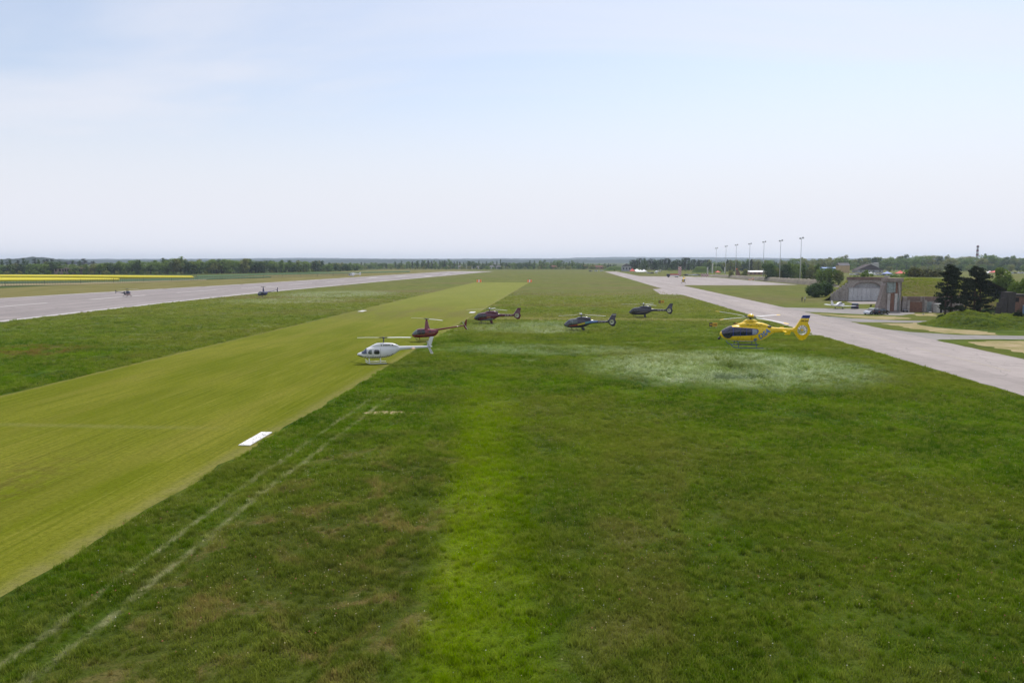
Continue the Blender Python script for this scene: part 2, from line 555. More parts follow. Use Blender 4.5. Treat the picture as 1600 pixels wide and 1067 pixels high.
_RL = [(-40.0, -199.0)] + [(q.y, q.x) for q in (at(-60, 469.5), at(0, 466), at(160, 456.6), at(320, 447.6), at(440, 440.4), at(551, 433.6), at(640, 428.0), at(702, 424.0))]
_RR = [(-40.0, -121.0)] + [(q.y, q.x) for q in (at(-60, 511), at(0, 503.8), at(160, 485.0), at(320, 467.0), at(440, 454.6), at(600, 439.6), at(700, 430.6), at(772, 424.0))]
def _edge(tab, Y):
    for (y0, x0), (y1, x1) in zip(tab, tab[1:]):
        if Y <= y1: return x0 + (x1 - x0) * max(0.0, Y - y0) / (y1 - y0)
    return tab[-1][1]
def rwy_l(Y): return _edge(_RL, Y)
def rwy_r(Y): return _edge(_RR, Y)
def meadow_colour(N):
    g = N.n('ShaderNodeNewGeometry').outputs['Position']
    sp = N.n('ShaderNodeSeparateXYZ'); N.t.links.new(g, sp.inputs[0])
    X, Y = sp.outputs[0], sp.outputs[1]
    cb = N.n('ShaderNodeCombineXYZ'); N.t.links.new(X, cb.inputs[0]); N.t.links.new(Y, cb.inputs[1])
    P = cb.outputs[0]
    big = N.noise(P, 0.028, 3.0, 0.55)
    mid = N.noise(P, 0.16, 4.0, 0.6, 0.4)
    med2 = N.noise(N.scale_vec(P, (1.0, 0.8, 1.0)), 0.55, 4.0, 0.62)
    fine = N.noise(P, 3.2, 2.0, 0.6)
    c = N.mix(N.step(mid, 0.34, 0.68), (0.029, 0.066, 0.004), (0.074, 0.128, 0.008))
    c = N.mix(N.m('MULTIPLY', N.step(big, 0.40, 0.66), 0.75), c, (0.108, 0.116, 0.020))
    c = N.mix(N.m('MULTIPLY', N.step(med2, 0.50, 0.74), 0.55), c, (0.022, 0.044, 0.006))
    c = N.mix(N.m('MULTIPLY', N.step(med2, 0.44, 0.24), 0.45), c, (0.090, 0.128, 0.012))
    # darker green towards the near end of the field
    c = N.mix(N.mul(N.step(Y, 55.0, 28.0), N.step(big, 0.25, 0.6, 0.55, 0.25)), c, (0.024, 0.046, 0.004))
    # seed heads of the tall unmown grass farther down the field
    c = N.mix(N.m('MULTIPLY', N.step(Y, 70.0, 230.0), N.step(mid, 0.2, 0.75, 0.35, 0.85)), c, (0.152, 0.160, 0.042))
    # purplish-brown flowering grass in broad belts far down the field
    belt = N.mul(N.step(N.noise(N.scale_vec(P, (0.5, 1.0, 1.0)), 0.022, 4.0, 0.6), 0.46, 0.64), N.step(Y, 110.0, 220.0))
    c = N.mix(N.m('MULTIPLY', belt, 0.55), c, (0.150, 0.118, 0.060))
    # tired brown patches, strongest on the trodden ground left of the bright stripe
    tro = N.mul(N.band(X, -16.0, -5.0, 2.5), N.step(Y, 60.0, 30.0))
    br = N.noise(P, 0.33, 5.0, 0.65, 0.6)
    c = N.mix(N.mul(N.step(br, 0.47, 0.64), N.m('ADD', N.m('MULTIPLY', tro, 0.75), 0.14)), c, (0.185, 0.135, 0.058))
    c = N.mix(N.m('MULTIPLY', tro, 0.40), c, (0.085, 0.074, 0.022))
    # drier ground right of the stripe, dark rank grass beyond it
    wob = N.m('MULTIPLY', N.m('SUBTRACT', N.noise(P, 0.4, 3.0), 0.5), 2.4)
    Xw = N.m('ADD', X, wob)
    dry = N.mul(N.step(N.m('SUBTRACT', Xw, N.m('MULTIPLY', N.m('SUBTRACT', Y, 22.0), 0.05)), 0.2, 1.8),
                N.step(N.m('SUBTRACT', Xw, N.m('MULTIPLY', N.m('SUBTRACT', Y, 22.0), 0.15)), 3.7, 4.3, 1.0, 0.0), N.step(Y, 60.0, 34.0))
    c = N.mix(N.m('MULTIPLY', dry, N.step(br, 0.35, 0.62, 0.15, 0.7)), c, (0.098, 0.092, 0.026))
    # the bright yellow-green stripe
    d1 = N.m('ADD', Xw, N.m('ADD', N.m('MULTIPLY', N.m('SUBTRACT', Y, 22.0), 0.105), 4.7))
    d2 = N.m('SUBTRACT', N.m('SUBTRACT', -1.5, N.m('MULTIPLY', N.m('SUBTRACT', Y, 22.0), 0.075)), Xw)
    st = N.mul(N.step(d1, -1.0, 1.1), N.step(d2, -2.4, 1.9), N.step(Y, 105.0, 30.0, 0.0, 1.0), N.step(N.noise(P, 1.3, 4.0, 0.7), 0.28, 0.55, 0.55, 1.0))
    c = N.mix(N.m('MULTIPLY', st, N.step(med2, 0.25, 0.7, 0.95, 0.5)), c, (0.132, 0.192, 0.004))
    # wheel tracks beside the mown strip
    Xt = N.m('ADD', X, N.m('MULTIPLY', N.m('SUBTRACT', N.noise(P, 0.06, 2.0), 0.5), 1.6))
    trk = N.m('MAXIMUM', N.band(Xt, -18.45, -18.15, 0.14), N.band(Xt, -16.95, -16.6, 0.16))
    trk = N.mul(trk, N.step(Y, 74.0, 62.0), N.step(N.noise(P, 0.8, 5.0, 0.75), 0.36, 0.62))
    c = N.mix(N.m('MULTIPLY', trk, 0.85), c, (0.22, 0.22, 0.110))
    # faint cross path
    ypa = HX_FAR.y - 3.0
    pth = N.mul(N.band(N.m('ADD', Y, N.m('MULTIPLY', wob, 0.8)), ypa - 3.5, ypa + 1.5, 1.2), N.band(X, -25.0, 46.0, 3.0))
    c = N.mix(N.m('MULTIPLY', pth, 0.75), c, (0.215, 0.195, 0.085))
    # grass pressed over by rotor wash: pale undersides, sky reflection put into the colour
    tot = None
    wn1 = N.noise(N.scale_vec(P, (0.55, 1.0, 1.0)), 0.75, 6.0, 0.72, 1.6)
    for ce, rx, ry, s in WASH:
        dx = N.m('DIVIDE', N.m('SUBTRACT', X, ce.x), rx)
        dy = N.m('DIVIDE', N.m('SUBTRACT', Y, ce.y), ry)
        rr = N.m('SQRT', N.m('ADD', N.m('MULTIPLY', dx, dx), N.m('MULTIPLY', dy, dy)))
        mk = N.m('MULTIPLY', N.mul(N.step(rr, 1.1, 0.55), N.step(rr, 0.05, 0.35, 0.25, 1.0)), s)
        tot = mk if tot is None else N.m('MAXIMUM', tot, mk)
    wn2 = N.noise(N.scale_vec(P, (0.5, 1.2, 1.0)), 2.6, 3.0, 0.7, 0.6)
    wash = N.mul(tot, N.step(wn1, 0.36, 0.60), N.step(wn2, 0.34, 0.58, 0.5, 1.0))
    c = N.mix(N.m('MULTIPLY', wash, 0.92), c, (0.345, 0.385, 0.26))
    # a reddish bare patch west of the mown strip, and silvery seed-head drifts
    q_ = at(40, 548)
    dx = N.m('DIVIDE', N.m('SUBTRACT', X, q_.x), 9.0); dy = N.m('DIVIDE', N.m('SUBTRACT', Y, q_.y), 7.0)
    red = N.mul(N.step(N.m('ADD', N.m('MULTIPLY', dx, dx), N.m('MULTIPLY', dy, dy)), 1.6, 0.2), N.step(br, 0.40, 0.62))
    c = N.mix(N.m('MULTIPLY', red, 0.8), c, (0.135, 0.070, 0.030))
    drift = N.mul(N.step(N.noise(N.scale_vec(P, (0.4, 1.0, 1.0)), 0.24, 5.0, 0.65, 1.0), 0.56, 0.72), N.step(Y, 55.0, 120.0))
    c = N.mix(N.m('MULTIPLY', drift, 0.45), c, (0.26, 0.27, 0.16))
    return c, fine, X, Y, P, mid

def ground_material():
    m, N = new_mat("meadow_ground")
    c, fine, X, Y, P, mid = meadow_colour(N)
    # mown verge and farmland west of the concrete runway
    verge = N.noise(N.scale_vec(P, (0.5, 0.06, 1.0)), 0.5, 4.0, 0.6)
    vc = N.mix(N.step(verge, 0.3, 0.7), (0.135, 0.130, 0.036), (0.215, 0.185, 0.075))
    c = N.mix(N.step(N.m('ADD', X, N.m('MULTIPLY', mid, 4.0)), -128.0, -131.0), c, vc)
    farm = N.mix(N.step(N.noise(P, 0.006, 2.0), 0.4, 0.6), (0.055, 0.085, 0.022), (0.105, 0.120, 0.038))
    c = N.mix(N.step(N.m('ADD', X, N.m('MULTIPLY', mid, 3.0)), -262.0, -266.0), c, farm)
    far = N.mix(N.step(N.noise(P, 0.0025, 3.0), 0.35, 0.65), (0.045, 0.07, 0.02), (0.11, 0.115, 0.045))
    c = N.mix(N.step(Y, 900.0, 1250.0), c, far)
    fz = N.noise(P, 9.0, 3.0, 0.75)
    c = N.mix(N.mul(N.step(fz, 0.48, 0.66, 0.0, 0.7), N.step(Y, 140.0, 40.0)), c, (0.020, 0.026, 0.006))
    c = N.mix(N.mul(N.step(fz, 0.40, 0.26, 0.0, 0.6), N.step(Y, 140.0, 40.0)), c, (0.150, 0.140, 0.050))
    c = N.mix(N.step(fine, 0.3, 0.8, 0.0, 0.25), c, (0.020, 0.030, 0.005))
    finish(N, c, 0.95, spec=0.02, bump=fine, bump_d=0.12)
    return m
M_GROUND = ground_material()
gx, gy0, gy1 = 9000.0, -400.0, 8950.0
g = py_obj("ground", [(-gx, gy0, 0), (gx, gy0, 0), (gx, gy1, 0), (-gx, gy1, 0)], [(0, 1, 2, 3)], M_GROUND)
tag(g, kind='structure')

# ------------------------------------------------------------------ flat sheets: mown strip, runway, taxiway, roads
def rough_outline(pts, stepm=2.5, amp=0.25, seed=0.0):
    out = []
    n = len(pts)
    for i in range(n):
        a, b = Vector(pts[i][:2]), Vector(pts[(i + 1) % n][:2])
        L = (b - a).length
        k = max(1, min(220, int(L / stepm)))
        nrm = Vector((-(b - a).y, (b - a).x)).normalized() if L > 0 else Vector((0, 0))
        for j in range(k):
            p = a.lerp(b, j / k)
            w = mnoise.noise(Vector((p.x * 0.35 + seed, p.y * 0.35, 3.1))) + 0.6 * mnoise.noise(Vector((p.x * 1.1, p.y * 1.1 + seed, 9.4)))
            out.append(p + nrm * (w * amp if j else 0.0))
    return out
def sheet(name, pts, z, mat, amp=0.25, stepm=2.5, parent=None, kind='structure'):
    o2 = rough_outline(pts, stepm, amp, z * 977)
    bm = bmesh.new()
    vs = [bm.verts.new((p.x, p.y, z)) for p in o2]
    es = [bm.edges.new((vs[i], vs[(i + 1) % len(vs)])) for i in range(len(vs))]
    bmesh.ops.triangle_fill(bm, edges=es, use_beauty=True)
    for f in bm.faces:
        f.normal_update()
        if f.normal.z < 0: f.normal_flip()
    me = bpy.data.meshes.new(name); bm.to_mesh(me); bm.free()
    me.materials.append(mat)
    o = link(bpy.data.objects.new(name, me), parent)
    if parent is None: tag(o, kind=kind)
    return o
def mown_material():
    m, N = new_mat("mown_grass")
    g = N.n('ShaderNodeNewGeometry').outputs['Position']
    sp = N.n('ShaderNodeSeparateXYZ'); N.t.links.new(g, sp.inputs[0])
    X, Y = sp.outputs[0], sp.outputs[1]
    lines = N.noise(N.scale_vec(g, (1.0, 0.02, 1.0)), 3.4, 4.0, 0.75)
    wide = N.noise(N.scale_vec(g, (1.0, 0.05, 1.0)), 0.22, 3.0, 0.5)
    pat = N.noise(N.scale_vec(g, (1.0, 0.35, 1.0)), 0.09, 5.0, 0.62, 0.5)
    fine = N.noise(g, 3.6, 4.0, 0.8)
    clod = N.noise(g, 0.9, 4.0, 0.65)
    c = N.mix(N.step(pat, 0.35, 0.7), (0.118, 0.142, 0.006), (0.176, 0.182, 0.020))
    c = N.mix(N.m('MULTIPLY', N.step(lines, 0.48, 0.62), 0.55), c, (0.080, 0.103, 0.005))
    c = N.mix(N.m('MULTIPLY', N.step(lines, 0.46, 0.32), 0.42), c, (0.240, 0.235, 0.052))
    c = N.mix(N.m('MULTIPLY', N.step(wide, 0.48, 0.66), 0.35), c, (0.185, 0.172, 0.030))
    # scuffed brown ground along the middle left, near end
    scf = N.mul(N.band(N.m('ADD', X, N.m('MULTIPLY', clod, 5.0)), -33.0, -27.5, 2.0), N.step(Y, 52.0, 38.0))
    c = N.mix(N.m('MULTIPLY', scf, N.step(clod, 0.36, 0.62, 0.0, 0.65)), c, (0.105, 0.085, 0.022))
    c = N.mix(N.m('MULTIPLY', N.step(Y, 75.0, 300.0), 0.6), c, (0.230, 0.245, 0.072))  # paler with distance: haze and grazing sheen put into the colour
    # a browner, worn belt across the strip and the pale clippings along its edges
    wear = N.mul(N.band(N.m('ADD', Y, N.m('MULTIPLY', N.m('SUBTRACT', clod, 0.5), 30.0)), 165.0, 205.0, 14.0), N.step(N.noise(N.scale_vec(g, (1.0, 0.3, 1.0)), 0.16, 4.0), 0.35, 0.62))
    c = N.mix(N.m('MULTIPLY', wear, 0.6), c, (0.150, 0.130, 0.05))
    edge = N.m('MAXIMUM', N.step(X, X_STRIP_R - 1.6, X_STRIP_R - 0.2), N.step(X, X_STRIP_L + 1.0, X_STRIP_L))
    c = N.mix(N.m('MULTIPLY', edge, N.step(clod, 0.3, 0.7, 0.25, 0.75)), c, (0.215, 0.195, 0.075))
    yx = at(200, 664).y
    crs = N.band(N.m('ADD', Y, N.m('MULTIPLY', clod, 1.2)), yx - 0.5, yx + 0.6, 0.5)
    c = N.mix(N.m('MULTIPLY', crs, N.step(X, -24.0, -34.0, 0.03, 0.22)), c, (0.24, 0.225, 0.10))
    c = N.mix(N.step(fine, 0.42, 0.70, 0.0, 0.55), c, (0.062, 0.070, 0.003))
    c = N.mix(N.step(fine, 0.40, 0.26, 0.0, 0.45), c, (0.25, 0.235, 0.05))
    finish(N, c, 0.95, spec=0.02, bump=N.m('ADD', fine, N.m('MULTIPLY', lines, 0.4)), bump_d=0.10)
    return m
M_MOWN = mown_material()
sheet("grass_runway", [(X_STRIP_R, -30), (X_STRIP_R, Y_STRIP_END), (X_STRIP_L, Y_STRIP_END), (X_STRIP_L, -30)], 0.004, M_MOWN, 0.55, 1.2)

def paving(name, c0, c1, dark, lane=0.0):
    m, N = new_mat(name)
    g = N.n('ShaderNodeNewGeometry').outputs['Position']
    sp = N.n('ShaderNodeSeparateXYZ'); N.t.links.new(g, sp.inputs[0])
    a = N.noise(N.scale_vec(g, (1.0, 0.10, 1.0)), 0.16, 5.0, 0.6)
    b = N.noise(g, 0.5, 5.0, 0.65)
    f = N.noise(g, 6.0, 3.0, 0.7)
    c = N.mix(N.step(a, 0.34, 0.68), c0, c1)
    c = N.mix(N.m('MULTIPLY', N.step(b, 0.50, 0.72), 0.55), c, dark)
    # slab joints, sealed dark
    br = N.n('ShaderNodeTexBrick'); N.t.links.new(g, br.inputs['Vector'])
    br.offset = 0.0
    br.inputs['Scale'].default_value = 1.0
    br.inputs['Brick Width'].default_value = 4.0
    br.inputs['Row Height'].default_value = 5.0
    br.inputs['Mortar Size'].default_value = 0.035
    br.inputs['Color1'].default_value = (1, 1, 1, 1); br.inputs['Color2'].default_value = (0.86, 0.86, 0.86, 1)
    br.inputs['Mortar'].default_value = (0.52, 0.50, 0.47, 1)
    c = N.mix(0.8, c, br.outputs[0], 'MULTIPLY')
    # wandering cracks
    vo = N.n('ShaderNodeTexVoronoi', feature='DISTANCE_TO_EDGE'); vo.inputs['Scale'].default_value = 0.11
    wv = N.n('ShaderNodeVectorMath', operation='ADD')
    N.t.links.new(g, wv.inputs[0])
    nv = N.n('ShaderNodeTexNoise'); nv.inputs['Scale'].default_value = 0.35; N.t.links.new(g, nv.inputs['Vector'])
    ns = N.scale_vec(nv.outputs[1], (4.0, 4.0, 0.0)); N.t.links.new(ns, wv.inputs[1])
    N.t.links.new(wv.outputs[0], vo.inputs['Vector'])
    c = N.mix(N.m('MULTIPLY', N.step(vo.outputs[0], 0.010, 0.003), 0.35), c, tuple(x * 0.5 for x in dark))
    c = N.mix(N.step(f, 0.4, 0.8, 0.0, 0.22), c, dark)
    finish(N, c, 0.85, spec=0.25, bump=f, bump_d=0.01)
    return m
M_RUNWAY = paving("runway_concrete", (0.232, 0.203, 0.197), (0.292, 0.256, 0.246), (0.172, 0.150, 0.144))
M_TAXI = paving("taxiway_concrete", (0.280, 0.244, 0.232), (0.350, 0.306, 0.290), (0.20, 0.176, 0.164))
M_ROAD = paving("road_asphalt", (0.215, 0.200, 0.190), (0.280, 0.260, 0.245), (0.16, 0.148, 0.138))
sheet("runway", [(x_, y_) for y_, x_ in _RR] + [(x_, y_) for y_, x_ in _RL[::-1]], 0.008, M_RUNWAY, 0.3, 4.0)
TW = [(X_TWY_L, -30)]
def tw_pt(px, py): 
    p = at(px, py); return (p.x, p.y)
# taxiway with the short paved stubs on its west side and the apron opening to the east
yA = at(1062, 445.6).y
yB = at(988, 431.6).y
ys1, ys2 = at(1279, 524).y, at(1279, 519).y
yn1, yn2 = at(1095, 461).y, at(1070, 452).y
TW += [(X_TWY_L, ys1), (X_TWY_L - 3.0, ys1 + 0.4), (X_TWY_L - 1.6, ys2), (X_TWY_L, ys2 + 1),
       (X_TWY_L, yn1), (X_TWY_L - 8.0, yn1 + 4), (X_TWY_L - 5.0, yn2), (X_TWY_L, yn2 + 6),
       (X_TWY_L, Y_TWY_END), (X_TWY_R - 2, Y_TWY_END), (X_TWY_R, yB), tw_pt(1106, 433.0), tw_pt(1121, 434.0), tw_pt(1190, 440.0), tw_pt(1247, 445.2), tw_pt(1150, 445.9), (X_TWY_R + 2, yA), (X_TWY_R, yA - 12), (X_TWY_R, -30)]
sheet("taxiway", TW, 0.012, M_TAXI, 0.35, 2.0)
def P(*pts): return [tw_pt(*p) for p in pts]
sheet("road", P((1225, 480.5), (1300, 482.0), (1382, 483.0), (1410, 487.5), (1428, 488.5), (1430, 490.0), (1405, 493.0), (1345, 491.0), (1280, 488.0), (1248, 487.0)), 0.008, M_ROAD, 0.3, 1.5)
sheet("road", P((1280, 493.0), (1330, 497.5), (1400, 500.5), (1478, 502.0), (1481, 504.0), (1420, 504.2), (1346, 503.5), (1316, 501.5)), 0.008, M_ROAD, 0.3, 1.5)
sheet("road", P((1360, 511.5), (1420, 518.5), (1500, 523.5), (1640, 525.2), (1640, 530.8), (1540, 530.0), (1468, 530.5), (1450, 534.0), (1410, 524)), 0.008, M_ROAD, 0.3, 1.5)
sheet("hangar_forecourt", P((1322, 471.2), (1384, 470.6), (1384, 474.5), (1336, 475.2)), 0.006, M_TAXI, 0.2, 1.5)

# dry mown ground of the islands between the roads
def dry_material():
    m, N = new_mat("dry_grass")
    g = N.n('ShaderNodeNewGeometry').outputs['Position']
    a = N.noise(g, 0.25, 5.0, 0.65, 0.4); f = N.noise(g, 3.0, 4.0, 0.7)
    c = N.mix(N.step(a, 0.32, 0.66), (0.36, 0.285, 0.165), (0.235, 0.205, 0.08))
    c = N.mix(N.step(f, 0.4, 0.8, 0.0, 0.4), c, (0.10, 0.095, 0.03))
    finish(N, c, 0.95, spec=0.1, bump=f, bump_d=0.08)
    return m
M_DRY = dry_material()
sheet("dry_ground", P((1268, 490.0), (1330, 492.6), (1400, 494.5), (1425, 497.5), (1400, 499.5), (1335, 496.8)), 0.005, M_DRY, 1.7, 0.9)
sheet("dry_ground", P((1376, 505.3), (1440, 504.8), (1470, 508.5), (1510, 514.5), (1556, 520.0), (1560, 523.5), (1475, 520.5), (1420, 512.5)), 0.005, M_DRY, 1.7, 0.9)
sheet("dry_ground", P((1512, 535.0), (1560, 532.5), (1650, 533.0), (1650, 557.0), (1600, 552.0), (1540, 541.0)), 0.005, M_DRY, 1.7, 0.9)
sheet("dry_ground", P((1424, 490.6), (1460, 489.5), (1462, 494.0), (1436, 493.6)), 0.005, M_DRY, 1.0, 0.8)
# bare soil strip at the end of the wheel tracks
sheet("dry_ground", P((566, 644.5), (596, 642.0), (648, 643.0), (650, 645.5), (600, 648.5), (568, 646.0)), 0.005, M_DRY, 0.25, 0.6)

# painted markings on the runway: each its own sheet, children of the runway
M_LINE = worn("runway_paint", (0.58, 0.55, 0.53), (0.43, 0.40, 0.385), 0.4, 0.8, 0.0, False)
RWY = bpy.data.objects["runway"]
def mark(name, x0, x1, y0, y1, parent=RWY, z=0.013, mat=None):
    return py_obj(name, [(x0, y0, z), (x1, y0, z), (x1, y1, z), (x0, y1, z)], [(0, 1, 2, 3)], mat or M_LINE, parent)
def strip_mark(name, fn, w0, w1, y0, y1):
    return py_obj(name, [(fn(y0) + w0, y0, .013), (fn(y0) + w1, y0, .013), (fn(y1) + w1, y1, .013), (fn(y1) + w0, y1, .013)], [(0, 1, 2, 3)], M_LINE, RWY)
Y_RWY_END = min(_RL[-1][0], _RR[-1][0])
def broken_line(fn, w0, w1, ya, yb, rnd):
    y = ya
    while y < yb:
        L = rnd.uniform(14, 34)
        strip_mark("edge_line", fn, w0 + rnd.uniform(-.12, .12), w1 + rnd.uniform(-.12, .12), y, min(y + L, yb))
        y += L + rnd.uniform(0.3, 5)
rl = random.Random(4)
broken_line(rwy_r, -2.9, -1.2, 110, Y_RWY_END - 10, rl)
broken_line(rwy_l, 1.0, 2.7, 180, Y_RWY_END - 10, rl)
rwy_c = lambda Y: (rwy_l(Y) + rwy_r(Y)) / 2
y = 186.0
while y < Y_RWY_END - 20:
    strip_mark("centre_dash", rwy_c, -0.6, 0.6, y, y + 30)
    y += 50.0
for (px, py) in ((584, 434.2), (625, 431.8), (668, 431.5), (697, 428.6)):
    p = at(px, py)
    strip_mark("touchdown_bar", rwy_c, p.x - rwy_c(p.y) - 2.4, p.x - rwy_c(p.y) + 2.4, p.y - 12, p.y + 12)
for k in range(-3, 3):
    strip_mark("threshold_bar", rwy_c, k * 6.0 + 1.4, k * 6.0 + 4.6, Y_RWY_END - 60, Y_RWY_END - 22)
q_ = at(12, 496)
mark("patch", q_.x - 3, q_.x + 3, q_.y - 3, q_.y + 2, mat=M_TAXI)
TWY = bpy.data.objects["taxiway"]
M_YEL = worn("taxi_paint", (0.40, 0.345, 0.25), (0.32, 0.285, 0.25), 0.4, 0.8, 0.0, False)
xt = (X_TWY_L + X_TWY_R) / 2
y = 60.0
while y < Y_TWY_END - 30:
    mark("centre_line", xt - 0.12, xt + 0.12, y, y + 24, TWY, 0.017, M_YEL); y += 30

# ------------------------------------------------------------------ crops west of the runway
def crop_material(name, cA, cB, green, cover):
    m, N = new_mat(name)
    g = N.n('ShaderNodeNewGeometry').outputs['Position']
    a = N.noise(N.scale_vec(g, (1.0, 0.2, 1.0)), 0.2, 4.0, 0.6); f = N.noise(g, 1.7, 3.0, 0.7)
    c = N.mix(N.step(a, 0.3, 0.7), cA, cB)
    c = N.mix(N.step(f, 0.45, 0.8, 0.0, cover), c, green)
    finish(N, c, 0.9, spec=0.15, bump=f, bump_d=0.2)
    return m
M_RAPE = crop_material("rapeseed_flower", (0.46, 0.39, 0.014), (0.55, 0.47, 0.02), (0.22, 0.24, 0.02), 0.6)
M_CEREAL = crop_material("young_cereal", (0.045, 0.095, 0.03), (0.06, 0.115, 0.04), (0.03, 0.06, 0.02), 0.4)
M_STUB = crop_material("dry_verge", (0.27, 0.22, 0.11), (0.22, 0.19, 0.09), (0.13, 0.13, 0.05), 0.5)
def crop(name, pts, h, mat, amp=1.2):
    o2 = rough_outline([tuple(at(px, py, h).xy) for px, py in pts], 6.0, amp, h * 31)
    bm = bmesh.new()
    vs = [bm.verts.new((p.x, p.y, h)) for p in o2]
    n = len(vs)
    es = [bm.edges.new((vs[i], vs[(i + 1) % n])) for i in range(n)]
    bmesh.ops.triangle_fill(bm, edges=es, use_beauty=True)
    bs = [bm.verts.new((p.x, p.y, 0)) for p in o2]
    for i in range(n):
        bm.faces.new((vs[i], vs[(i + 1) % n], bs[(i + 1) % n], bs[i]))
    o = bm_obj(name, bm, mat)
    return o
tag(crop("rapeseed_field", [(-90, 428.8), (120, 429.6), (300, 431.0), (303, 433.0), (200, 432.6), (100, 431.8), (-90, 431.0)], 1.3, M_RAPE), kind='stuff')
tag(crop("rapeseed_field", [(-90, 432.9), (80, 433.6), (184, 434.6), (186, 436.5), (80, 437.2), (-90, 437.7)], 1.3, M_RAPE), kind='stuff')
tag(crop("cereal_field", [(-90, 438.2), (80, 437.9), (180, 437.0), (300, 433.8), (420, 431.5), (424, 433.0), (300, 437.0), (180, 440.2), (-90, 443.0)], 0.35, M_CEREAL), kind='stuff')
tag(crop("cereal_field", [(180, 434.4), (300, 433.2), (420, 429.2), (640, 424.8), (640, 423.4), (420, 427.6), (306, 430.6), (310, 432.9), (190, 434.2)], 0.35, M_CEREAL), kind='stuff')
tag(crop("dry_verge", [(-90, 444.8), (120, 441.8), (322, 435.2), (322, 437.6), (120, 444.6), (-90, 448.2)], 0.25, M_STUB), kind='stuff')
# ------------------------------------------------------------------ distant hills (wooded ridges)
def hill_material(name, c0, c1):
    m, N = new_mat(name)
    g = N.n('ShaderNodeNewGeometry').outputs['Position']
    a = N.noise(N.scale_vec(g, (1.0, 1.0, 2.5)), 0.006, 5.0, 0.65)
    f = N.noise(g, 0.05, 3.0, 0.6)
    c = N.mix(N.step(a, 0.35, 0.65), c0, c1)
    c = N.mix(N.step(f, 0.4, 0.8, 0.0, 0.5), c, tuple(x * 0.5 for x in c0))
    finish(N, c, 0.95, spec=0.05)
    return m
M_HILL = hill_material("wooded_hill", (0.016, 0.030, 0.020), (0.032, 0.048, 0.030))
def ridge(name, Y, prof, depth, seed, rough=3.0, dx=16.0):
    """prof: (photo x, photo y of the crest); the crest is a line of small treetops"""
    pts = [on_y(px, py, Y) for px, py in prof]
    xs, zs = [p.x for p in pts], [p.z for p in pts]
    verts, faces = [], []
    x = xs[0]; cols = 0
    while x <= xs[-1]:
        for i in range(len(xs) - 1):
            if xs[i] <= x <= xs[i + 1]:
                t = (x - xs[i]) / (xs[i + 1] - xs[i]); t = t * t * (3 - 2 * t)
                z = zs[i] * (1 - t) + zs[i + 1] * t; break
        z += mnoise.noise(Vector((x * 0.004, seed, 0))) * 3.0
        for j, (fy, fz) in enumerate(((-1.0, 0.0), (-0.55, 0.45), (-0.2, 0.85), (0.0, 1.0), (0.35, 0.7), (1.0, 0.0))):
            yy = Y + fy * depth + mnoise.noise(Vector((x * 0.003, fy * 3, seed))) * depth * 0.15
            bump = rough * (0.6 * mnoise.noise(Vector((x * 0.05, fy * 9, seed))) + 0.6 * random.random()) if fz > 0.3 else 0
            verts.append((x, yy, max(z, 4) * fz + bump - (1.5 if fz == 0 else 0)))
        if cols:
            b = (cols - 1) * 6
            for j in range(5):
                faces.append((b + j, b + 6 + j, b + 7 + j, b + 1 + j))
        cols += 1; x += dx
    o = py_obj(name, verts, faces, M_HILL)
    return tag(o, kind='structure')
ridge("hills", 7600.0, [(-1300, 405), (-200, 405.2), (250, 404.8), (480, 403.4), (640, 404.6), (860, 404.0), (960, 401.9), (1080, 402.3), (1300, 404.2), (1600, 404.0), (2600, 404.5)], 900.0, 1.0, 5.0, 26.0)
ridge("hills", 4300.0, [(-1300, 407), (-100, 407), (40, 406.8), (300, 406.6), (520, 406.2), (760, 406.4), (900, 406.2), (1100, 406.5), (1500, 406.6), (2600, 407)], 700.0, 2.0, 5.0, 22.0)
ridge("wooded_hill", 2300.0, [(-80, 409), (0, 407.0), (36, 405.2), (48, 403.6), (60, 404.6), (80, 406.6), (96, 408.2), (120, 410)], 140.0, 3.0, 9.0, 5.0)

# ------------------------------------------------------------------ earth banks round the shelters and the spoil bank by the apron
def bank_material(name, a, b, c_dry, dry):
    m, N = new_mat(name)
    g = N.n('ShaderNodeNewGeometry').outputs['Position']
    n1 = N.noise(g, 0.22, 5.0, 0.62, 0.4); n2 = N.noise(g, 0.07, 3.0); f = N.noise(g, 2.4, 4.0, 0.7)
    c = N.mix(N.step(n1, 0.34, 0.68), a, b)
    c = N.mix(N.m('MULTIPLY', N.step(n2, 0.38, 0.62), dry), c, c_dry)
    c = N.mix(N.step(f, 0.4, 0.8, 0.0, 0.45), c, tuple(x * 0.4 for x in a))
    finish(N, c, 0.95, spec=0.08, bump=f, bump_d=0.25)
    return m
M_BANK = bank_material("bank_grass", (0.062, 0.088, 0.016), (0.135, 0.150, 0.030), (0.215, 0.165, 0.080), 0.6)
M_BANK_D = bank_material("bank_dry_grass", (0.098, 0.100, 0.026), (0.170, 0.150, 0.050), (0.215, 0.155, 0.085), 0.75)
M_LUSH = bank_material("bank_lush_grass", (0.045, 0.080, 0.014), (0.078, 0.125, 0.020), (0.10, 0.12, 0.03), 0.4)
M_SPOIL = bank_material("spoil", (0.195, 0.170, 0.140), (0.285, 0.250, 0.205), (0.24, 0.22, 0.14), 0.4)
def sstep(t):
    t = max(0.0, min(1.0, t)); return t * t * (3 - 2 * t)
def field_mesh(name, x0, x1, y0, y1, nx, ny, fn, mat):
    vs, fs = [], []
    for j in range(ny + 1):
        for i in range(nx + 1):
            x = x0 + (x1 - x0) * i / nx; yy = y0 + (y1 - y0) * j / ny
            vs.append((x, yy, fn(x, yy)))
    for j in range(ny):
        for i in range(nx):
            k = j * (nx + 1) + i
            fs.append((k, k + 1, k + nx + 2, k + nx + 1))
    o = py_obj(name, vs, fs, mat, None, True)
    return tag(o, kind='structure')
